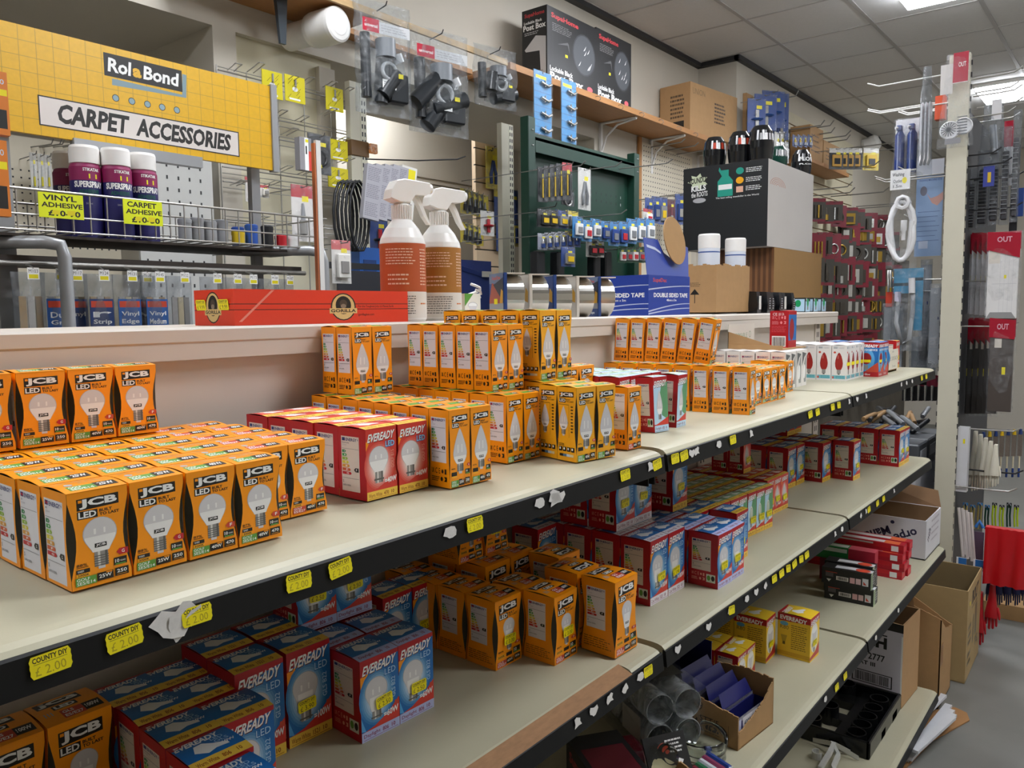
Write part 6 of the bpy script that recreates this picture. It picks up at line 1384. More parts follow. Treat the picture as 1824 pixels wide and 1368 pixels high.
# air vent bag in front of the post
def b_vent(t, w, h):
    g = MB(); g.T = Matrix.Rotation(PI/2, 4, 'X')
    for cx, cz, rr in ((-w*.12, -h*.82, w*.26), (w*.2, -h*.78, w*.24)):
        g.lathe([(0,.0),(rr*.85,.0),(rr,.004),(rr,.010),(rr*.9,.014),(rr*.88,.006),(0,.006)], WH, 30, c=(cx, cz, .01 if cx < 0 else -.01))
    g.build('round_vent', t)
    g = MB()
    for q in range(7): zz = -h*.88 + q*h*.03; g.box(w*.08, -.032, zz, w*.33, -.030, zz + h*.010, M_grey if False else mat('vent_slot','6f7276',.5))
    for q in range(8): a_ = q*PI/8; g.tube([(-w*.12 - w*.2*math.cos(a_), -.046, -h*.82 - w*.2*math.sin(a_)), (-w*.12 + w*.2*math.cos(a_), -.046, -h*.82 + w*.2*math.sin(a_))], .0015, mat('vent_slot','6f7276',.5), 4)
    g.build('vent_grille', t)
    g = MB(); g.box(-w*.1, -.012, -h*.32, w*.28, -.010, 0, ink('b51f38')); a = Art(g, (-w*.1,-.012,-h*.32), (1,0,0), (0,0,1), w*.38, h*.32); a.text('OUT', .35,.52,.85,.68, WHITE, .02); a.rect(.0,.0,1,.02,WHITE); g.build('header_card', t)
    g = MB(); g.box(-w*.42, -.008, -h*.42, -w*.1, -.007, -.04, ink('d6d2ce')); g.build('back_card', t)
    g = MB(); bagmesh(g, w*.95, h, .07, FILM, 61, n=14, taper=.4); g.build('clear_bag', t)
    g = MB(); g.box(-w*.2,-.05,-h*.98,w*.2,-.049,-h*.92,ink('8c8c90')); g.build('product_label', t)
hang('air_vent_bag', 'clear bag with two round white air vents and a red header on the post', 'air vent', 1672, 95, 1742, 262, -.05, b_vent)
# vents side bag
def b_side(t, w, h):
    g = MB()
    for q in range(3): g.loft([[(w*(-.3+.22*q), -.01, -h*.35), (w*(-.18+.22*q), -.02, -h*.33), (w*(-.15+.22*q), -.02, -h*.85), (w*(-.28+.22*q), -.01, -h*.9)], [(w*(-.28+.22*q), .03, -h*.35), (w*(-.16+.22*q), .03, -h*.33), (w*(-.13+.22*q), .03, -h*.85), (w*(-.26+.22*q), .03, -h*.9)]], WH)
    g.build('white_duct', t); g = MB(); bagmesh(g, w*.95, h, .09, FILM2, 62, n=12, taper=.5); g.build('clear_bag', t)
hang('duct_bag', 'clear bag of curved white ducting hanging left of the post', 'ducting bag', 1637, 118, 1668, 312, .0, b_side)
# navy cleaner board
def b_board(t, w, h):
    g = MB(); g.box(-w/2, 0, -h, w/2, .004, 0, ink('d8d8dc')); g.build('backing_card', t)
    for s_ in (-.25, .25):
        g = MB(); NV = mat('navy_bottle', '24366e', .25); g.tube([(w*s_,-.03,-h*.98),(w*s_,-.03,-h*.3),(w*s_,-.03,-h*.24),(w*s_,-.03,-h*.18)], [w*.2,w*.2,w*.12,w*.1], NV, 20); g.tube([(w*s_-w*.03,-.03-w*.2,-h*.3),(w*s_-w*.03,-.03-w*.2,-h*.95)], .003, ink('9aa4c8'), 4); g.build('navy_bottle', t)
        g = MB(); g.bbox(w*s_-w*.13,-.045,-h*.22,w*s_+w*.1,-.02,-h*.12,NV,.003); g.tube([(w*s_-w*.15,-.05,-h*.17),(w*s_+w*.02,-.03,-h*.15)], .006, WH, 6); g.build('spray_top', t)
    g = MB(); bagmesh(g, w*1.02, h, .09, FILM, 63, y0=-.03); g.build('clear_bag', t)
hang('bottle_pack', 'white card holding two navy spray bottles under the long hooks', 'bottle pack', 1596, 212, 1640, 312, .25, b_board)
hang('orange_pack', 'small orange box partly behind the bag of ducting', 'box', 1666, 170, 1684, 212, .15, lambda t, w, h: (lambda g: (g.box(-w/2,0,-h,w/2,.04,0,ink('e0552a')), g.build('pack_body', t)))(MB()))
# hose bag
def b_hose(t, w, h):
    g = MB(); pts = []
    for q in range(40):
        a_ = q*.33; rr = (.36 + .06*math.sin(q*.8)); pts.append((w*rr*math.cos(a_)*1.0, -.02 - .014*(q % 5)/5, -h*.62 + h*.30*math.sin(a_)))
    g.tube(pts, w*.085, WH, 10); g.build('hose', t)
    g = MB(); g.T = Matrix.Translation((w*.05, -.04, -h*.34)) @ Matrix.Rotation(PI/2, 4, 'X'); g.lathe([(w*.13,-.02),(w*.24,-.02),(w*.25,.015),(w*.17,.018),(w*.13,.01),(w*.13,-.02)], WH, 8); g.build('coupling_nut', t)
    g = MB(); g.tube([(w*.1,-.04,-h*.52),(w*.1,-.04,-h*.62),(w*.1,-.04,-h*.63),(w*.1,-.04,-h*.72)], [w*.1,w*.1,w*.07,w*.06], WH, 12); g.build('hose_end', t)
    g = MB(); g.box(-w*.42, -.012, -h*.2, w*.2, -.010, .0, ink('e4e4e4')); a = Art(g, (-w*.42,-.012,-h*.2), (1,0,0), (0,0,1), w*.62, h*.2); a.text('Washing', .1,.62,.7,.85, BLACK, .02); a.text('Outlet', .15,.35,.6,.52, TXT, .02); a.text('1.5m', .15,.1,.6,.25, TXT, .02); a.ell(.72,.45,.12,.16,M_yel2); g.build('header_card', t)
    g = MB(); bagmesh(g, w, h, .08, FILM, 64, n=14, taper=.3, y0=-.01); g.build('clear_bag', t)
hang('hose_bag', 'clear bag with a coiled white washing machine hose and big nut', 'hose bag', 1583, 302, 1640, 478, .0, b_hose)
def b_shower(t, w, h):
    g = MB(); g.box(-w/2, 0, -h, w/2, .004, 0, ink('7f97b8')); a = Art(g, (-w/2,0,-h), (1,0,0), (0,0,1), w, h); a.rect(0,.84,1,1,ink('c9cbd4')); a.text('WASHING MACHINE HOSE', .1,.78,.95,.80, NAVY, .01)
    a.ell(.28,.68,.13,.05,ink('6a6a78')); a.poly([(.38,.66),(.55,.6),(.8,.62),(1,.66),(1,.58),(.8,.52),(.6,.55)], ink('b58a80'))
    for q in range(7): a.rect(.08,.46-q*.05,.9-.07*(q % 3),.465-q*.05,ink('4a5a80'))
    a.rect(.15,.08,.5,.16,ink('a9b4c8')); g.build('card', t)
hang('shower_card', 'pale blue picture card of a shower hose left of the post', 'card pack', 1634, 284, 1682, 456, .12, b_shower)
def b_blue(t, w, h):
    g = MB(); g.box(-w*.45, 0, -h*.3, w*.45, .004, 0, ink('2e9cc8')); a = Art(g, (-w*.45,0,-h*.3), (1,0,0), (0,0,1), w*.9, h*.3); a.rect(0,.3,.5,.42,ink('10404e')); a.rect(.5,.5,1,.62,ink('10404e')); g.box(w*.2,0,-h*.75,w*.45,.004,-h*.3,ink('2e9cc8')); g.build('header_card', t)
    g = MB(); g.tube([(-w*.25,-.02,-h*.35),(-w*.3,-.02,-h*.65),(-w*.12,-.02,-h*.92),(w*.12,-.02,-h*.85),(w*.2,-.02,-h*.5),(w*.18,-.02,-h*.2)], w*.07, mat('grey_hose','b9bcc0',.35), 10); g.tube([(w*.15,-.03,-h*.12),(w*.17,-.03,-h*.3)], w*.1, WH, 10); g.tube([(-w*.28,-.02,-h*.28),(-w*.28,-.02,-h*.4)], w*.1, mat('lilac_end','c8c4d8',.35), 10); g.build('waste_hose', t)
    g = MB(); bagmesh(g, w, h, .07, FILM2, 65, n=12); g.build('clear_bag', t)
hang('hose_pack', 'blue-carded clear pack with grey hose below the white one', 'hose pack', 1590, 478, 1648, 625, .05, b_blue)
def b_clear(c1):
    def f(t, w, h):
        g = MB(); g.box(-w*.42, 0, -h*.95, w*.42, .004, -h*.05, mat('frosted_' + c1, c1, .4)); a = Art(g, (-w*.42,0,-h*.95), (1,0,0), (0,0,1), w*.84, h*.9); scribble(a, .1,.2,.9,.35,4,BULB3); a.ell(.7,.6,.06,.02,NAVY); g.build('grey_panel', t)
        g = MB(); bagmesh(g, w, h, .05, FILM2, 66); g.build('clear_bag', t)
    return f
for k, (a_, b_, c_, d_, dx, cc, lb) in enumerate(((1572,540,1612,668,.1,'a9adb0','clear frosted pack hanging behind the hoses, left'),(1640,462,1662,650,.2,'9a9da2','grey frosted pack between hose pack and post'),(1656,505,1682,655,.05,'a4a8ae','grey frosted pack touching the post'),(1620,600,1672,668,.2,'94999c','low grey frosted pack above the shelf end'))):
    hang('frosted_pack', lb, 'clear pack', a_, b_, c_, d_, dx, b_clear(cc), 'frosted grey packs left of the post')
hang('key_pack', 'small red tag pack hanging from chrome loops', 'pack', 1578, 520, 1592, 548, .1, lambda t, w, h: (lambda g: (g.box(-w/2,0,-h,w/2,.005,0,ink('d8452c')), g.tube([(-w*.2,0,.0),(-w*.2,-.01,.1),(w*.1,-.01,.1),(w*.1,0,.02)], .006, M_steel, 8), g.build('tag', t)))(MB()))
for k in range(6):
    def b_sc(t, w, h):
        g = MB(); g.box(-w/2, 0, -h*.45, w/2, .003, 0, ink('7a1430')); g.build('header_card', t); g = MB(); g.tube([(0,-.01,-h*.4),(0,-.01,-h)], [.008,.005], SIL, 8); g.box(-w*.5,.0,-h,w*.5,.002,-h*.45, BKM); g.build('tool', t)
    hang('tool_pack', 'maroon-headed tool pack seen under the top shelf end, %s from left' % NTH[k], 'tool pack', 1608 + 12*k, 664 + k, 1621 + 12*k, 714, .35, b_sc, 'maroon tool packs beyond the shelf end')
g = MB(); r = random.Random(2)
for k in range(14): x = r.uniform(0,.5); y = r.uniform(0,.3); g.tube([(x, y, r.uniform(0,.06)), (x + .12, y + r.uniform(-.05,.1), r.uniform(.02,.09)), (x + .25, y + .05, r.uniform(0,.05))], .012, (BKM, mat('tan_handle','a07c50',.6), GY)[k % 3], 6)
p = U(1600, 760, 0, XP + .3); o = g.build('loose_tools', label='jumble of dark and tan tools in grey bins beyond the shelf end', cat='tools', kind='stuff'); o.location = (XP + .1, .22, p.z - .03)
g = MB(); 
for k in range(3): g.bbox(k*.2, -.0, -.12, k*.2 + .18, .35, 0, mat('grey_bin', '4a4d52', .4), .006); g.box(k*.2 + .03, -.002, -.08, k*.2 + .15, 0, -.03, mat('bin_label','b8bac0',.4))
g.box(-.05, 0, -.62, .65, .35, -.125, mat('pale_packing', 'b9bac0', .6, var=.15, scale=8)); o = g.build('bin_row', label='row of grey storage bins on pale cartons beyond the shelf end', cat='bins'); o.location = (XP - .0, .20, p.z - .035)

# ---- right side of the post
def slab(m, head, txt=None, bottom=None, seed=0, lo=.30):
    def f(t, w, h):
        g = MB(); g.box(-w*.42, -.012, -h*.97, w*.42, .012, -h*.2, m)
        if bottom: g.add([(-w*.42,-.014,-h*.97),(w*.42,-.014,-h*.97),(w*.3,-.022,-h*.9),(-w*.3,-.022,-h*.9)], [(0,1,2,3)], bottom)
        a = Art(g, (-w*.42,-.012,-h*.97), (1,0,0), (0,0,1), w*.84, h*.77)
        if seed == 1:
            for q in range(4): a.rect(.42 + q*.14, .02, .425 + q*.14, .98, BULB3)
            a.rect(.15,.5,.98,.505,BULB3); a.rect(.02,.8,.4,.98,ink('d8d0c4')); a.rect(.55,.58,.63,.63,M_yel2)
        else: a.rect(.2,.86,.5,.98,ink('d8d0c4')); a.rect(.55,.5,.7,.6,M_yel2)
        g.build('product', t)
        g = MB(); g.add([(-w*.46,-.016,-h*.2),(w*.46,-.016,-h*lo),(w*.46,-.016,-.01),(-w*.46,-.016,0)], [(0,1,2,3)], head); g.add([(-w*.46,.01,-h*.2),(w*.46,.01,-h*.2),(w*.46,.01,0),(-w*.46,.01,0)], [(0,1,2,3)], head)
        if txt: a = Art(g, (-w*.46,-.017,-h*.2), (1,0,0), (0,0,1), w*.92, h*.2); a.text(txt, .3,.4,.75,.7, ink('d8a0b0'), .02)
        g.build('red_header', t); g = MB(); bagmesh(g, w, h, .05, FILM, 70+seed, n=12); g.build('clear_bag', t)
    return f
RH = mat('glossy_red', 'a3122c', .2, var=.08)
for k in range(7):
    hang('white_grille_bag', 'white slab pack edge in the red-topped file right of the post, %s from left' % NTH[k], 'grille pack', 1714 + 9*k, 414 + 2*(k % 2), 1732 + 9*k, 562 + k, .42 - .05*k, slab(mat('slab_white', 'd6d6da', .35), RH, seed=0), 'red-topped white packs right of the post')
hang('white_grille_bag', 'front white slatted grille pack with full red header', 'grille pack', 1758, 412, 1822, 572, .02, slab(mat('slab_front', 'dcdad8', .35), RH, 'OUT', mat('slab_edge', 'a8a8a8', .5), 1, .3))
for k in range(6):
    hang('dark_grille_bag', 'dark slab pack with red and white top right of the post, %s from left' % NTH[k], 'grille pack', 1716 + 10*k, 566 + (k % 2)*2, 1734 + 10*k, 742, .40 - .05*k, slab(mat('slab_dark', '3a3634', .4), RH, seed=0), 'red-topped dark packs right of the post')
hang('dark_grille_bag', 'front brown grille pack with red header and white band', 'grille pack', 1762, 566, 1812, 738, .02, slab(mat('slab_brown', '4c443f', .4), RH, 'OUT', None, 2, .22))
for k in range(5):
    def b_br(t, w, h):
        g = MB(); g.bbox(-w*.3,-.015,-h*.95,w*.3,.01,-h*.25,mat('brush_dark','3f3f44',.6),.004); 
        for q in range(14): g.tube([(-w*.3,-.02,-h*(.3+q*.045)),(w*.3,-.02,-h*(.3+q*.045))], .003, GY, 4)
        g.build('brush', t); g = MB(); bagmesh(g, w, h, .06, FILM2, 80); g.build('clear_bag', t)
    hang('brush_pack', ('grey brush in a clear pack, %s right of the post above the red tops' % NTH[k]), 'brush pack', (1716,1742,1764,1786,1806)[k], (300,268,250,225,195)[k], (1744,1766,1786,1804,1822)[k], (410,405,400,400,395)[k], .3 - .05*k, b_br, 'grey brush packs right of the post')
hang('black_strip', 'long black strip hanging at the right edge near the ceiling lamp', 'strip', 1804, 258, 1818, 430, .4, lambda t, w, h: (lambda g: (g.box(-w/2,0,-h,w/2,.01,0,BKM), g.build('strip', t)))(MB()))
hang('clear_tool_bag', 'crumpled clear bag with white barcode tag right of the vents', 'clear bag', 1742, 172, 1800, 300, .15, lambda t, w, h: (lambda g: (bagmesh(g, w*.8, h, .1, FILM2, 91, taper=.3), g.box(w*.0,-.05,-h*.35,w*.3,-.048,-h*.08,ink('d8d6d8')), g.tube([(0,0,-h*.4),(w*.1,-.02,-h*.8)], .014, GY, 8), g.build('clear_bag', t)))(MB()))
hang('red_header_pack', 'red and white pack edge beside the black strip', 'pack', 1790, 215, 1806, 330, .3, lambda t, w, h: (lambda g: (g.box(-w/2,0,-h,w/2,.02,0,ink('d6d4d6')), g.box(-w/2-.001,-.001,-h*.4,w/2+.001,.021,0,RH), g.build('pack_body', t)))(MB()))
hang('blue_pack', 'small royal blue pack at the right edge', 'pack', 1806, 335, 1824, 385, .35, lambda t, w, h: (lambda g: (g.box(-w/2,0,-h,w/2,.02,0,CB), g.build('pack_body', t)))(MB()))
hang('blue_tag_pack', 'blue and yellow tagged pack hanging above the brushes', 'pack', 1752, 296, 1772, 332, .1, lambda t, w, h: (lambda g: (g.box(-w/2,0,-h,w/2,.006,0,ink('2b3a9a')), g.box(-w*.1,-.002,-h*.8,w*.2,0,-h*.3,YL), g.build('tag', t)))(MB()))
# gloves
def b_glove(m):
    def f(t, w, h):
        g = MB()
        g.loft([[(x*w, y*.03, -h*q) for x, y in ((-a,-.6),(a,-.6),(a,.6),(-a,.6))] for a, q in ((.12,0),(.16,.2),(.26,.45),(.34,.62),(.34,.72))], m, smooth=True)
        for j, (x, L, r_) in enumerate(((-.26,.88,.08),(-.09,.98,.085),(.09,.96,.085),(.26,.90,.075))): g.tube([(x*w, 0, -h*.68), (x*w*1.05, 0, -h*(.68+L)/2), (x*w*1.1, 0, -h*L), (x*w*1.1, 0, -h*(L+.02))], [w*r_*1.1, w*r_, w*r_*.9, w*r_*.4], m, 10)
        g.tube([(w*.3, 0, -h*.5), (w*.42, -.01, -h*.62), (w*.46, -.01, -h*.74)], [w*.09, w*.085, w*.05], m, 10); g.build('glove_body', t)
    return f
GW = mat('latex_white', 'dcd6c4', .5)
for k in range(5): hang('white_glove', 'cream knitted glove hanging right of the post, %s from left' % NTH[k], 'glove', 1726 + 9*k, 768 + 6*k, 1750 + 9*k, 876 - 2*k, .2 - .04*k, b_glove(GW), 'cream gloves right of the post')
hang('white_box_pack', 'slim white box pack left of the cream gloves', 'box', 1706, 760, 1730, 875, .05, lambda t, w, h: (lambda g: (g.box(-w*.4,-.02,-h,w*.4,.02,0,mat('slab_white','d6d6da')), g.box(w*.0,-.022,-h*.25,w*.15,-.02,-h*.18,M_yel2), g.build('box_body', t), ))(MB()))
for k in range(7):
    def b_pb(t, w, h, k=k):
        g = MB(); g.tube([(0,0,-h*.05),(0,0,-h*.15)], [w*.2,w*.3], (CY,CB,YL)[k % 3] if False else (YL if k % 2 else BL), 8); g.box(-w*.3,-.006,-h*.55,w*.3,.006,-h*.15,mat('bristle','6d6258',.8,var=.3,scale=200)); g.build('bristles', t)
        g = MB(); g.tube([(0,0,-h*.5),(0,0,-h*.78)], w*.13, mat('handle_cream','c9bfa4',.5), 8); g.tube([(0,0,-h*.78),(0,0,-h*.95)], w*.16, BL, 8); g.build('handle', t)
    hang('paint_brush', 'paint brush with cream and blue handle in the row at right edge, %s from left' % NTH[k], 'paint brush', 1746 + 11*k, 765 - k, 1759 + 11*k, 855, .30, b_pb, 'paint brushes at right edge')
for k in range(8):
    def b_nc(t, w, h, k=k):
        m = (mat('handle_pale_yellow','b8a860',.5), mat('neon_yellow','b9d21c',.4), mat('bottle_green','14402f',.4))[0 if k < 3 else (1 if k % 3 else 2)]
        g = MB(); g.tube([(-w*.15,0,-h*.1),(-w*.2,0,-h*.5),(-w*.1,0,-h*.95)], w*.12, m, 8); g.tube([(w*.2,0,-h*.1),(w*.15,0,-h*.5),(w*.25,0,-h*.92)], w*.12, m, 8); g.tube([(-w*.2,0,-h*.1),(0,0,.0),(w*.2,0,-h*.1)], w*.08, GY, 6); g.build('handles', t)
        g = MB(); g.box(-w*.3,.004,-h*.2,w*.3,.008,0,CLB if k < 4 else BKM); g.build('card', t)
    hang('plier_pack', '%s handled tool in the lower hanging row at right edge, %s from left' % ('pale yellow' if k < 3 else 'neon or green', NTH[k]), 'hand tool', 1712 + 13*k, 896 + (k % 2)*4, 1727 + 13*k, 945 - (k > 3)*4, .35, b_nc, 'hand tools at right edge')
for k in range(3): hang('white_tube_pack', 'pale plastic tube pack leaning right of the post near the boxes, %s' % ('left','middle','right')[k], 'tube pack', 1704 + 8*k, 905 + 4*k, 1724 + 8*k, 990 + 4*k, .03, lambda t, w, h: (lambda g: (g.tube([(-w*.3,0,0),(w*.3,-.01,-h)], w*.16, mat('pale_tube','d4ccc8',.3), 8), g.tube([(-w*.0,0,0),(w*.5,-.01,-h*.95)], w*.12, mat('pale_tube','d4ccc8'), 8), g.build('tubes', t)))(MB()), 'pale tube packs by the post')
hang('clip_pack', 'blue clip-topped pack hanging left of the red apron', 'pack', 1734, 932, 1756, 1010, .05, lambda t, w, h: (lambda g: (g.box(-w*.4,0,-h,w*.4,.006,-h*.2,ink('5c4a5e')), g.tube([(-w*.3,0,-h*.1),(0,0,.01),(w*.3,0,-h*.1)], .008, CLB if False else mat('clip_blue','2f6fb4',.4), 8), g.build('pack_body', t)))(MB()))
for k, (x, y) in enumerate(((1704, 993), (1734, 997))): hang('hook_label', 'white and blue plastic price holder on the lower prong, %s' % ('left','right')[k], 'price holder', x, y, x + 18, y + 20, -.02 + .0*k, lambda t, w, h: (lambda g: (g.box(-w/2,-.003,-h,w/2,0,0,WH), g.box(-w*.3,-.004,-h*.7,w*.5,-.003,0,mat('clip_blue','2f6fb4')), g.build('holder', t)))(MB()), 'price holders on the lower prong')
def b_apron(t, w, h):
    n = 14; rings = []
    for i in range(9):
        q = i/8; rings.append([(-w/2 + w*j/n, -.03 - .012*math.sin(j*1.3 + q*2)*q - .006*math.sin(j*2.9), -h*q) for j in range(n+1)] + [(w/2 - w*j/n, .01, -h*q) for j in range(n+1)])
    g = MB(); g.loft(rings, mat('red_pvc', 'c4101c', .3, var=.05, bump=.3, scale=12), smooth=True); g.build('apron_body', t)
hang('red_apron', 'folded glossy red PVC sheet hanging low at the right edge', 'apron', 1756, 942, 1850, 1044, -.02, b_apron)
for k in range(5): hang('blue_glove', 'navy work glove tips below the red sheet, %s from left' % NTH[k], 'glove', 1756 + 16*k, 1000, 1776 + 16*k, 1080, .08, b_glove(mat('glove_navy', '1c2a5a', .6)), 'navy gloves under the red sheet')
for k, (x0, y0, x1, y1) in enumerate(((1752, 1040, 1785, 1122), (1735, 1055, 1760, 1152))):
    hang('red_glove', 'long red rubber glove hanging beside the printed carton, %s' % ('upper right', 'lower left')[k], 'glove', x0, y0, x1, y1, .0, b_glove(mat('glove_red', 'b3121e', .35)), 'red rubber gloves')
p = U(1800, 1100, 2, .0); g = MB(); g.box(3.2, -.30, .0, 4.2, -.02, .07, M_kraft); g.box(3.2,-.302,.02,3.6,-.30,.05,M_kraftin); g.build('base_carton', label='flat kraft carton on the floor under the right-hand gloves', cat='carton')
# ================================================================ THIRD SHELF GOODS
def longbox(name, label, x, y, z, L, w, h, body, art_side=None, art_end=None, art_top=None, rz=0, group=None, cat='lamp box'):
    """long carton lying with its length along +y from its near end at (x, y)"""
    t = thing(name, label, cat, (x, y, z), rz, group); g = MB(); g.box(0, 0, 0, w, L, h, body)
    if art_side: art_side(Art(g, (0, L, 0), (0,-1,0), (0,0,1), L, h))
    if art_end: art_end(Art(g, (0, 0, 0), (1,0,0), (0,0,1), w, h))
    if art_top: art_top(Art(g, (0, L, h), (0,-1,0), (1,0,0), L, w, (0,0,1)))
    g.build('carton_body', t); return t
BKC = ink('1a1a1c'); PGR = ink('a9bc96')
def s_blk(a):
    a.rect(.08,.72,.32,.76,REDL); a.rect(.08,.45,.24,.7,ink('5a5458')); a.poly([(.1,.3),(.2,.3),(.15,.12)], WHITE); a.rect(.3,.3,.55,.55,ink('d4d0cc')); barcode(a,.33,.34,.52,.51,BLACK,10)
    a.rect(.58,.25,.68,.6,ink('d8a8ac')); a.rect(.7,.25,.8,.6,ink('d8b8ba')); a.rect(.83,.22,.95,.68,ink('dcdce0')); a.poly([(.85,.28),(.85,.5),(.92,.28)], REDL)
def e_blk(a): a.rect(0,0,.45,1,PGR); a.rect(.12,.1,.3,.9,ink('4a5a40')); scribble(a,.5,.2,.95,.8,4,BULB3)
def t_blk(a): a.poly([(.25,.2),(.6,.3),(1,.25),(1,.75),(.6,.8),(.25,.7)], ink('d8d8da')); a.ell(.8,.5,.15,.3,REDL)
B0 = U(1410, 1062, 2, Z3)
for k, (x, y, z, lb) in enumerate(((1.240,-.010,0,'bottom front'),(1.232,-.004,.0485,'top front'),(1.300,.010,0,'bottom second'),(1.296,.008,.0485,'top second'),(1.346,.02,0,'bottom third'),(1.41,.03,0,'small one at back right'))):
    longbox('halogen_box', 'black long halogen lamp box with green end, %s of its pile' % lb, x, y, Z3 + z, .135, .05 if k < 5 else .035, .047 if k < 5 else .035, BKC, s_blk, e_blk, t_blk, R_(2), 'black halogen boxes on third shelf')
def s_red(a): a.rect(0,.45,1,1,ink('c8202c')); a.rect(.2,.7,.7,.9,ink('d8d0d0')); a.rect(.88,.15,.95,.8,WHITE)
def t_red(a): a.rect(.1,.2,.9,.8,ink('e0dada')); a.rect(.8,.1,.95,.9,ink('e06a3a'))
for k, (x, z, lb) in enumerate(((1.53,0,'bottom left'),(1.53,.027,'second left'),(1.53,.054,'third left'),(1.58,0,'bottom right'),(1.58,.027,'second right'),(1.58,.054,'third right'),(1.54,.081,'top left'),(1.59,.081,'top right'))):
    longbox('strip_lamp_box', 'long red strip lamp box, %s of its pile' % lb, x, -.02 - .006*(k % 2), Z3 + z, .30, .042, .0262, ink('b5182a'), s_red, lambda a: a.rect(.1,.2,.9,.8,ink('d83a44')), t_red, R_(0), 'red strip lamp boxes')
longbox('strip_lamp_box', 'green and red lamp box lying on the black ones', 1.385, .025, Z3 + .075, .20, .042, .04, ink('1f7a3c'), lambda a: (a.rect(.62,0,1,1,ink('b5283c')), a.rect(.1,.6,.6,.9,ink('cfd8cc'))), lambda a: a.rect(0,0,1,1,ink('b5283c')), lambda a: (a.rect(.1,.2,.6,.8,ink('d8ded8')), a.rect(.62,0,1,1,ink('c04a58'))), R_(2))
longbox('strip_lamp_box', 'dark lamp box under the green one', 1.402, .03, Z3, .16, .042, .072, ink('7a2030'), None, None, None, R_(2))
# white printed carton
x0, y0 = 1.785, -.035; W = .235; D = .33; H = .135
t = thing('open_carton', 'open white carton with large blue lettering at the third shelf end', 'carton', (x0, y0, Z3)); M_wc = mat('white_carton', 'cfcdd0', .65, var=.06, scale=10)
g = MB(); plaincarton(g, 0, 0, 0, W, D, H, m=M_wc, mi=M_kraftin)
NV2 = ink('1c2240')
a = Art(g, (0, D, 0), (0,-1,0), (0,0,1), D, H); a.rtext('Manth', .52,.50,.030,205, NV2); a.rtext('orpe', .80,.62,.030,205, NV2); a.ell(.68,.86,.02,.045,NV2); a.ell(.68,.30,.02,.045,NV2); a.rtext('horpe', .22,.72,.030,205,NV2); a.rtext('Man', .14,.25,.030,205,NV2)
a = Art(g, (0, 0, 0), (1,0,0), (0,0,1), W, H); a.rtext('nth', .2,.6,.030,45, NV2); scribble(a,.35,.3,.9,.95,4,ink('a09aa0'),th=.3)
g.build('carton_body', t)
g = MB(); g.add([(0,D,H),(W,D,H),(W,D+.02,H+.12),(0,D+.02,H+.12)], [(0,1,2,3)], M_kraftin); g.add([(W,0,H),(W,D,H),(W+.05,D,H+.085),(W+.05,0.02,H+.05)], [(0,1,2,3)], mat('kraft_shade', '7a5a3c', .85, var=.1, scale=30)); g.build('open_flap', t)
# staples carton
x0, y0 = .300, -.004
t = thing('staples_carton', 'torn kraft carton marked STT/5 filled with navy staple packs', 'carton', (x0, y0, Z3), R_(-6)); W = .145; D = .130; H = .085
g = MB(); g.box(0,0,0,W,D,.003,M_kraft); r = random.Random(9)
def torn(g, pts, th, m):
    """wall along pts [(x,y,height)] with ragged top"""
    for (xa, ya, ha), (xb, yb, hb) in zip(pts[:-1], pts[1:]):
        n = 6
        for q in range(n):
            A_ = (xa + (xb-xa)*q/n, ya + (yb-ya)*q/n); B_ = (xa + (xb-xa)*(q+1)/n, ya + (yb-ya)*(q+1)/n); h0 = ha + (hb-ha)*q/n + r.uniform(0,.004); h1 = ha + (hb-ha)*(q+1)/n + r.uniform(0,.004)
            dx, dy = (th, 0) if abs(xb-xa) < abs(yb-ya) else (0, th)
            g.loft([[(A_[0],A_[1],0),(B_[0],B_[1],0),(B_[0],B_[1],h1),(A_[0],A_[1],h0)], [(A_[0]+dx,A_[1]+dy,0),(B_[0]+dx,B_[1]+dy,0),(B_[0]+dx,B_[1]+dy,h1),(A_[0]+dx,A_[1]+dy,h0)]], m)
torn(g, [(0,D,.085),(0,D*.5,.075),(0,.0,.065)], .003, M_kraft); torn(g, [(0,0,.03),(W*.3,0,.04),(W*.7,0,.06),(W,0,.09)], .003, M_kraft); torn(g, [(W-.003,0,.095),(W-.003,D*.5,.098),(W-.003,D,.09)], .003, M_kraft)
a = Art(g, (0,D,0), (0,-1,0), (0,0,1), D, H); a.text('659', .12,.62,.4,.85, ink('2a1c14'), -.01); a.text('STT/5', .35,.38,.68,.52, ink('3a2a1c'), .01); a.text('24', .2,.3,.32,.42, ink('3a2a1c'), .01); a.rect(.15,.28,.85,.29,ink('3a2a1c')); a.rect(.33,.1,.335,.5,ink('3a2a1c')); a.rect(.84,.1,.845,.5,ink('3a2a1c')); scribble(a,.38,.14,.8,.25,2,ink('3a2a1c'))
g.build('carton_body', t)
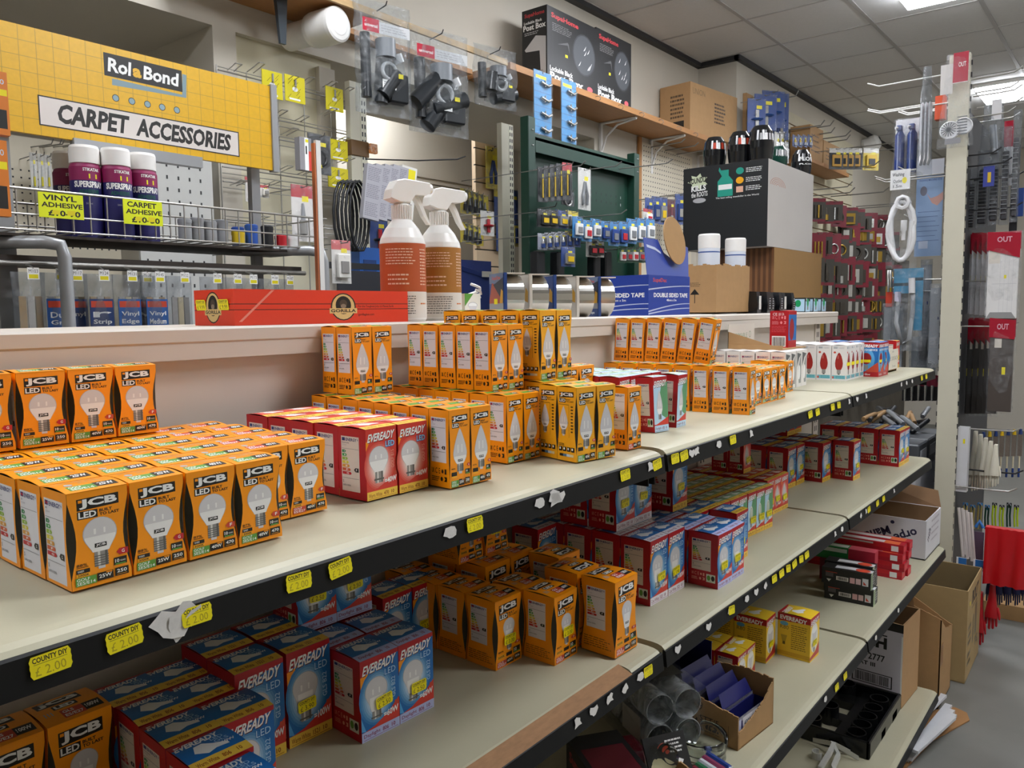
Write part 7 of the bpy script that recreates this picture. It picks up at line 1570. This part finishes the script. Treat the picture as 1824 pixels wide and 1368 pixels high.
for k in range(4):
    q = thing('staple_pack', 'navy open-topped staple carton inside the torn box, %s from front' % NTH[k], 'staple box', (x0 + .008 + .002*k, y0 + .006 + .029*k, Z3 + .0035 + .0*k), R_(-6), 'navy staple packs'); NVB = ink('1c1f5e', .35)
    g = MB(); h = .055 + .008*k; g.box(0, 0, 0, .118, .026, h, NVB, True); a = Art(g, (0,0,0), (1,0,0), (0,0,1), .118, h); a.rect(.2,.05,1,.42 if k else .9,ink('d8d8de'))
    if k == 0: a.text('4000 Staples', .25,.5,.8,.75,BLACK,.0); a.rect(.05,.1,.15,.9,ink('b8bcd8')); a.text('STT/5', .45,.1,.98,.42, ink('1a1414'), .0)
    else: a.text('4000 Staples', .3,.12,.7,.3,BLACK,0); a.text('1.7', .84,.14,.94,.32,BLACK,.01)
    g.build('pack_body', q)
    g = MB(); g.loft([[(0,.028,h-.001),(.118,.028,h-.001),(.116,.046,h+.03),(.01,.046,h+.03)], [(0,.0285,h-.001),(.118,.0285,h-.001),(.116,.0465,h+.03),(.01,.0465,h+.03)]], NVB); g.add([(.0,.0,h),(.118,.0,h),(.118,.0,h-.01),(0,.0,h-.01)], [(0,1,2,3)], ink('c8c8d0')); g.build('open_lid', q)
q = thing('staple_pack', 'taller navy display carton behind the staple packs', 'staple box', (.335, .140, Z3), R_(-6)); g = MB(); g.box(0, 0, 0, .13, .08, .09, NVB, True); g.box(.0,.078,.09,.13,.08,.14,NVB); g.box(0.128,.0,.09,.13,.08,.13,NVB); g.build('pack_body', q)
# ash tray
GLS_ = glass('clear_glass', 'fbfffd')
p = U(1258, 1330, 2, Z3); t = thing('glass_ashtray', 'round clear glass ashtray with notched rim on the third shelf', 'ashtray', (.238, .044, Z3 + .0005))
g = MB(); n = 64; R0 = .050; prof_o = [(.0,0),(R0*.86,0),(R0*.95,.006),(R0*.93,.018),(R0,.03),(R0,.046),(R0*.97,.049),(R0*.9,.046),(R0*.86,.03),(R0*.8,.012),(.0,.009)]
rings = []
for rr, z in prof_o:
    ring = []
    for q in range(n):
        th = 2*PI*q/n; notch = z > .04 and min(abs((th - c_ + PI) % (2*PI) - PI) for c_ in (.6, 2.7, 4.8)) < .12
        ring.append((rr*math.cos(th), rr*math.sin(th), z - (.009 if notch else 0)))
    rings.append(ring)
g.loft(rings, GLS_, smooth=True, caps=False); g.build('glass_dish', t)
# pack of tumblers lying on their side
t = thing('tumbler_pack', 'shrink-wrapped pack of clear tumblers lying on its side, rims forward', 'glass pack', (.190, .105, Z3 + .0345), R_(-30))
for k, (x, z) in enumerate(((0,0),(.062,0),(.0,.060),(.062,.060))):
    g = MB(); g.T = Matrix.Rotation(PI/2, 4, 'X'); g.lathe([(.0,-.20),(.026,-.20),(.030,0),(.0285,0),(.0245,-.190),(0,-.190)], film('tumbler_glass', 'f4f7f6', .8, .08, bump=.15), 28, c=(x, z, 0)); g.build('tumbler', t)
g = MB(); g.box(-.03,.06,.0905,.09,.14,.091,ink('3a3c3c')); g.box(-.0312,.02,-.01,-.031,.09,.04,ink('c8c4c0')); g.build('pack_label', t)
g = MB(); g.loft([[(-.033,y_,-.033),(.095,y_,-.033),(.096,y_,.093),(-.034,y_,.093)] for y_ in (-.008,.06,.13,.2)], FILM, caps=False); g.build('shrink_wrap', t)
# sundries in the lower foreground
t = thing('tool_tray_box', 'black and red hardware carton lying under the price strip', 'carton', (-.06, .085, Z3 + .001), R_(-35)); g = MB(); g.box(0,0,0,.10,.15,.075,BKC); a = Art(g,(0,.15,0),(0,-1,0),(0,0,1),.15,.075); a.text('SupaHome', .1,.45,.95,.8, ink('b0323c'), .03); a = Art(g,(0,0,.075),(1,0,0),(0,1,0),.10,.15); a.rect(.1,.1,.9,.7,ink('5a1420')); g.build('carton_body', t)
t = thing('grinder_pack', 'black card pack with cream grinder and clear dome, tilted', 'pack', (.058, .045, Z3 + .02), R_(-30), rx=R_(-30)); g = MB(); g.box(0,0,0,.085,.004,.085,BKC); a = Art(g,(0,0,0),(1,0,0),(0,0,1),.085,.085); a.ell(.3,.3,.28,.28,ink('d8cca0')); a.rect(.3,.15,.48,.4,M_yel); scribble(a,.5,.6,.9,.9,4,BULB2); a.poly([(.6,.3),(.75,.5),(.85,.45),(.7,.25)], WHITE); a.ell(.45,.65,.04,.04,REDL); g.build('backing_card', t)
g = MB(); g.T = Matrix.Translation((.03,-.002,.05)) @ Matrix.Rotation(PI/2, 4, 'X'); g.lathe([(.024,0),(.022,.02),(.012,.03),(0,.032)], glass('thin_glass', 'e8eeec'), 20); g.build('clear_dome', t)
t = thing('red_plastic_pack', 'crumpled dark red plastic pack beside the grinder', 'pack', (.045, .14, Z3 + .001), R_(-40)); g = MB(); g.bbox(0,0,0,.09,.08,.05,mat('dark_red_plastic','4a0f18',.2,var=.3,bump=.8,scale=60),.012); g.build('pack_body', t)
for k in range(7):
    cc = ('1f3a6a','4a78b0','7a2434','2f6e4a','c8c8d0','8a3a5a','24408a')[k]
    g = MB(); g.bbox(0,0,0,.012,.06,.035,ink(cc),.003); g.box(.001,-.001,.02,.011,0,.034,WHITE); o = g.build('thread_spool_pack', label='%s edged small folded item in the striped row at the front, %s from left' % ({0:'navy',1:'blue',2:'maroon',3:'green',4:'white',5:'plum',6:'royal blue'}[k], NTH[k]), cat='small pack', group='striped items at third shelf front'); o.location = (.095 + .0145*k, -.036, Z3 + .0005); o.rotation_euler = (0, 0, R_(-20))
t = thing('torn_carton', 'torn kraft carton with ragged flaps at the bottom edge of the picture', 'carton', (-.06, -.045, Z3)); g = MB(); g.box(0,0,0,.17,.08,.003,M_kraft); torn(g, [(0,.08,.06),(0,0,.045)], .003, M_kraft); torn(g, [(0,0,.045),(.09,0,.058),(.17,0,.04)], .003, M_kraft); torn(g, [(.167,0,.04),(.167,.08,.06)], .003, M_kraft); g.build('carton_body', t)

# ================================================================ BOTTOM SHELF
Z4 = .1005
BP = mat('black_plastic', '0f1011', .25, var=.05)
t = thing('black_tray', 'black plastic moulded tray with round holders on the bottom shelf', 'tray', (1.375, .02, Z4))
g = MB(); W, D = .40, .24
for q in ((0,0,W,.012),(0,D-.012,W,D),(0,0,.012,D),(W-.012,0,W,D)): g.bbox(q[0], q[1], .0, q[2], q[3], .055, BP, .003)
g.box(.0,.09,.0,W,.12,.03,BP); g.box(.14,.0,.0,.19,D,.028,BP); g.box(.28,0,0,.34,D,.028,BP); g.build('tray_frame', t)
for x, y in ((.04,.05),(.10,.05),(.165,.05),(.235,.05),(.165,.17),(.31,.05),(.36,.17),(.05,.19)):
    g = MB(); g.lathe([(.030,0),(.030,.06),(.026,.06),(.026,0)], BP, 20, c=(x, y, 0)); g.build('round_holder', t)
t = thing('open_carton', 'white and kraft glove carton marked CE 2777 CAT III on the bottom shelf', 'carton', (1.77, .02, Z4), R_(-3)); W, D, H = .20, .26, .30
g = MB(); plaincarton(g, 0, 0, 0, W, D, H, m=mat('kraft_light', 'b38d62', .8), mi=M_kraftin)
WC = ink('c4c0c8', .6); a = Art(g, (0,D,0), (0,-1,0), (0,0,1), D, H); a.rect(0,0,1,.9,WC); a.rect(0,.9,1,1,BLACK); a.text('TOUCH', .05,.66,.8,.80, BLACK, .05); a.rect(.42,.815,.8,.83,BLACK); a.text('C E 2777', .38,.50,.78,.58, BLACK, .02); a.text('CAT III', .38,.42,.66,.47, BLACK, .03); a.rect(.36,.2,.88,.35,BLACK); a.rect(.375,.21,.865,.34,WC); barcode(a,.40,.22,.84,.33,BLACK,30); a.rect(.98,.0,1,.86,M_white)
g.build('carton_body', t); g = MB(); g.add([(W,.02,H),(W,D,H),(W+.03,D,H+.12),(W+.04,.05,H+.1)], [(0,1,2,3)], M_kraftin); g.build('open_flap', t)
t = thing('open_carton', 'torn open kraft carton between the white carton and the printed one', 'carton', (2.06, -.045, .001)); W, D, H = .22, .28, .46
g = MB(); g.box(0,0,0,W,D,.004,M_kraft); torn(g, [(0,D,.43),(0,D*.5,.39),(0,.0,.34)], .004, M_kraft); torn(g, [(0,0,.34),(W*.4,0,.28),(W,0,.25)], .004, M_kraft); torn(g, [(0,D-.004,.45),(W,D-.004,.45)], .004, M_kraft); torn(g, [(W-.004,0,.25),(W-.004,D,.42)], .004, M_kraft)
g.build('carton_body', t); g = MB(); g.box(-.001,-.0008,.16,.05,.0,.24,mat('parcel_tape','8a6238',.4)); g.build('parcel_tape', t)
t = thing('open_carton', 'large kraft carton printed BOLT at the end of the lower shelves', 'carton', (2.345, -.085, Z4 - .0995), R_(1)); W, D, H = .36, .36, .375
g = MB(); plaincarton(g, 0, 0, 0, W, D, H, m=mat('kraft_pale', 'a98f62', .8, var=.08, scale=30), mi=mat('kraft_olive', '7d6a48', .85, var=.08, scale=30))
a = Art(g, (0,0,0), (1,0,0), (0,0,1), W, H); a.text('BOLT', .32,.76,.78,.92, ink('2c261c'), .05); a.rect(.32,.72,.72,.735,ink('3a3020')); scribble(a,.1,.35,.35,.6,3,ink('5a4e36'),th=.5); scribble(a,.1,.12,.35,.3,2,ink('5a4e36'),th=.5); a.rect(.42,.3,.5,.62,ink('6a5c40')); a.rect(.56,.34,.74,.7,ink('75674a')); a.text('TG', .62,.2,.84,.3, ink('2c261c'), .04); a.rect(.15,.8,.2,.84,M_yel2)
a = Art(g, (0,D,0), (0,-1,0), (0,0,1), D, H); a.rect(.1,.95,.5,.97,BLACK); g.build('carton_body', t)
t = thing('wire_shelf_hooks', 'tangle of white flat metal brackets in front of the black tray', 'brackets', (1.20, .06, Z4)); WM = mat('white_metal', 'c9c9c4', .4)
for k, pts in enumerate(([(0,0,.004),(.05,.03,.006),(.10,.03,.02),(.14,.06,.03)], [(.02,.06,.004),(.08,.05,.03),(.14,.055,.03),(.17,.02,.004)], [(.14,.055,.03),(.16,.12,.01)], [(.14,.055,.03),(.15,-.01,.004)])):
    g = MB(); g.loft([[(x, y-.006, z), (x, y+.006, z), (x, y+.006, z+.014), (x, y-.006, z+.014)] for x, y, z in pts], WM); g.build('flat_bracket', t)
for x, y in ((.09,.09),(.20,-.01)):
    g = MB(); g.loft([[(x+.016*math.cos(a_*.5), y+.016*math.sin(a_*.5), z) for z in (.002,.024)] + [(x+.014*math.cos(a_*.5), y+.014*math.sin(a_*.5), z) for z in (.024,.002)] for a_ in range(10)], WM); g.build('curled_clip', t)
# floor by the shelf foot
t = thing('flat_cardboard', 'flattened brown cardboard sheet on the floor beside the shelf foot', 'cardboard', (0,0,0))
q = [U(*p, 2, .001) for p in ((1590,1385),(1775,1180),(1848,1165),(1800,1085),(1700,1075),(1600,1180),(1560,1260))]
q = [U(1585,1400,2,.0), U(1660,1322,2,0), U(1727,1285,2,0), U(1722,1272,2,0), U(1700,1262,2,0), U(1660,1268,2,0), U(1570,1380,2,0)]
g = MB(); g.loft([[(p.x, p.y, .0015) for p in q], [(p.x, p.y, .006) for p in q]], mat('floor_card', 'a2764a', .8, var=.1, scale=20)); g.build('card_sheet', t)
for k, (a_, b_) in enumerate((((1612,1344),(1690,1248)), ((1618,1348),(1695,1262)), ((1640,1330),(1698,1275)), ((1605,1320),(1680,1245)), ((1628,1352),(1696,1290)))):
    p = U(a_[0], a_[1], 2, .03); q = U(b_[0], b_[1], 2, .03); zz = .007 + .011*k
    g = MB(); d = (q - p); n_ = Vector((-d.y, d.x, 0)).normalized() * .012
    g.loft([[tuple(c_ - n_ + Vector((0,0,zz - .03))), tuple(c_ + n_ + Vector((0,0,zz - .03))), tuple(c_ + n_ + Vector((0,0,zz - .02))), tuple(c_ - n_ + Vector((0,0,zz - .02)))] for c_ in (p, q)], mat('white_channel', 'd0d2d6', .3)); g.build('plastic_channel', label='white plastic channel length on the cardboard on the floor, %s in the stack' % NTH[k], cat='trim', group='white channels on the floor')
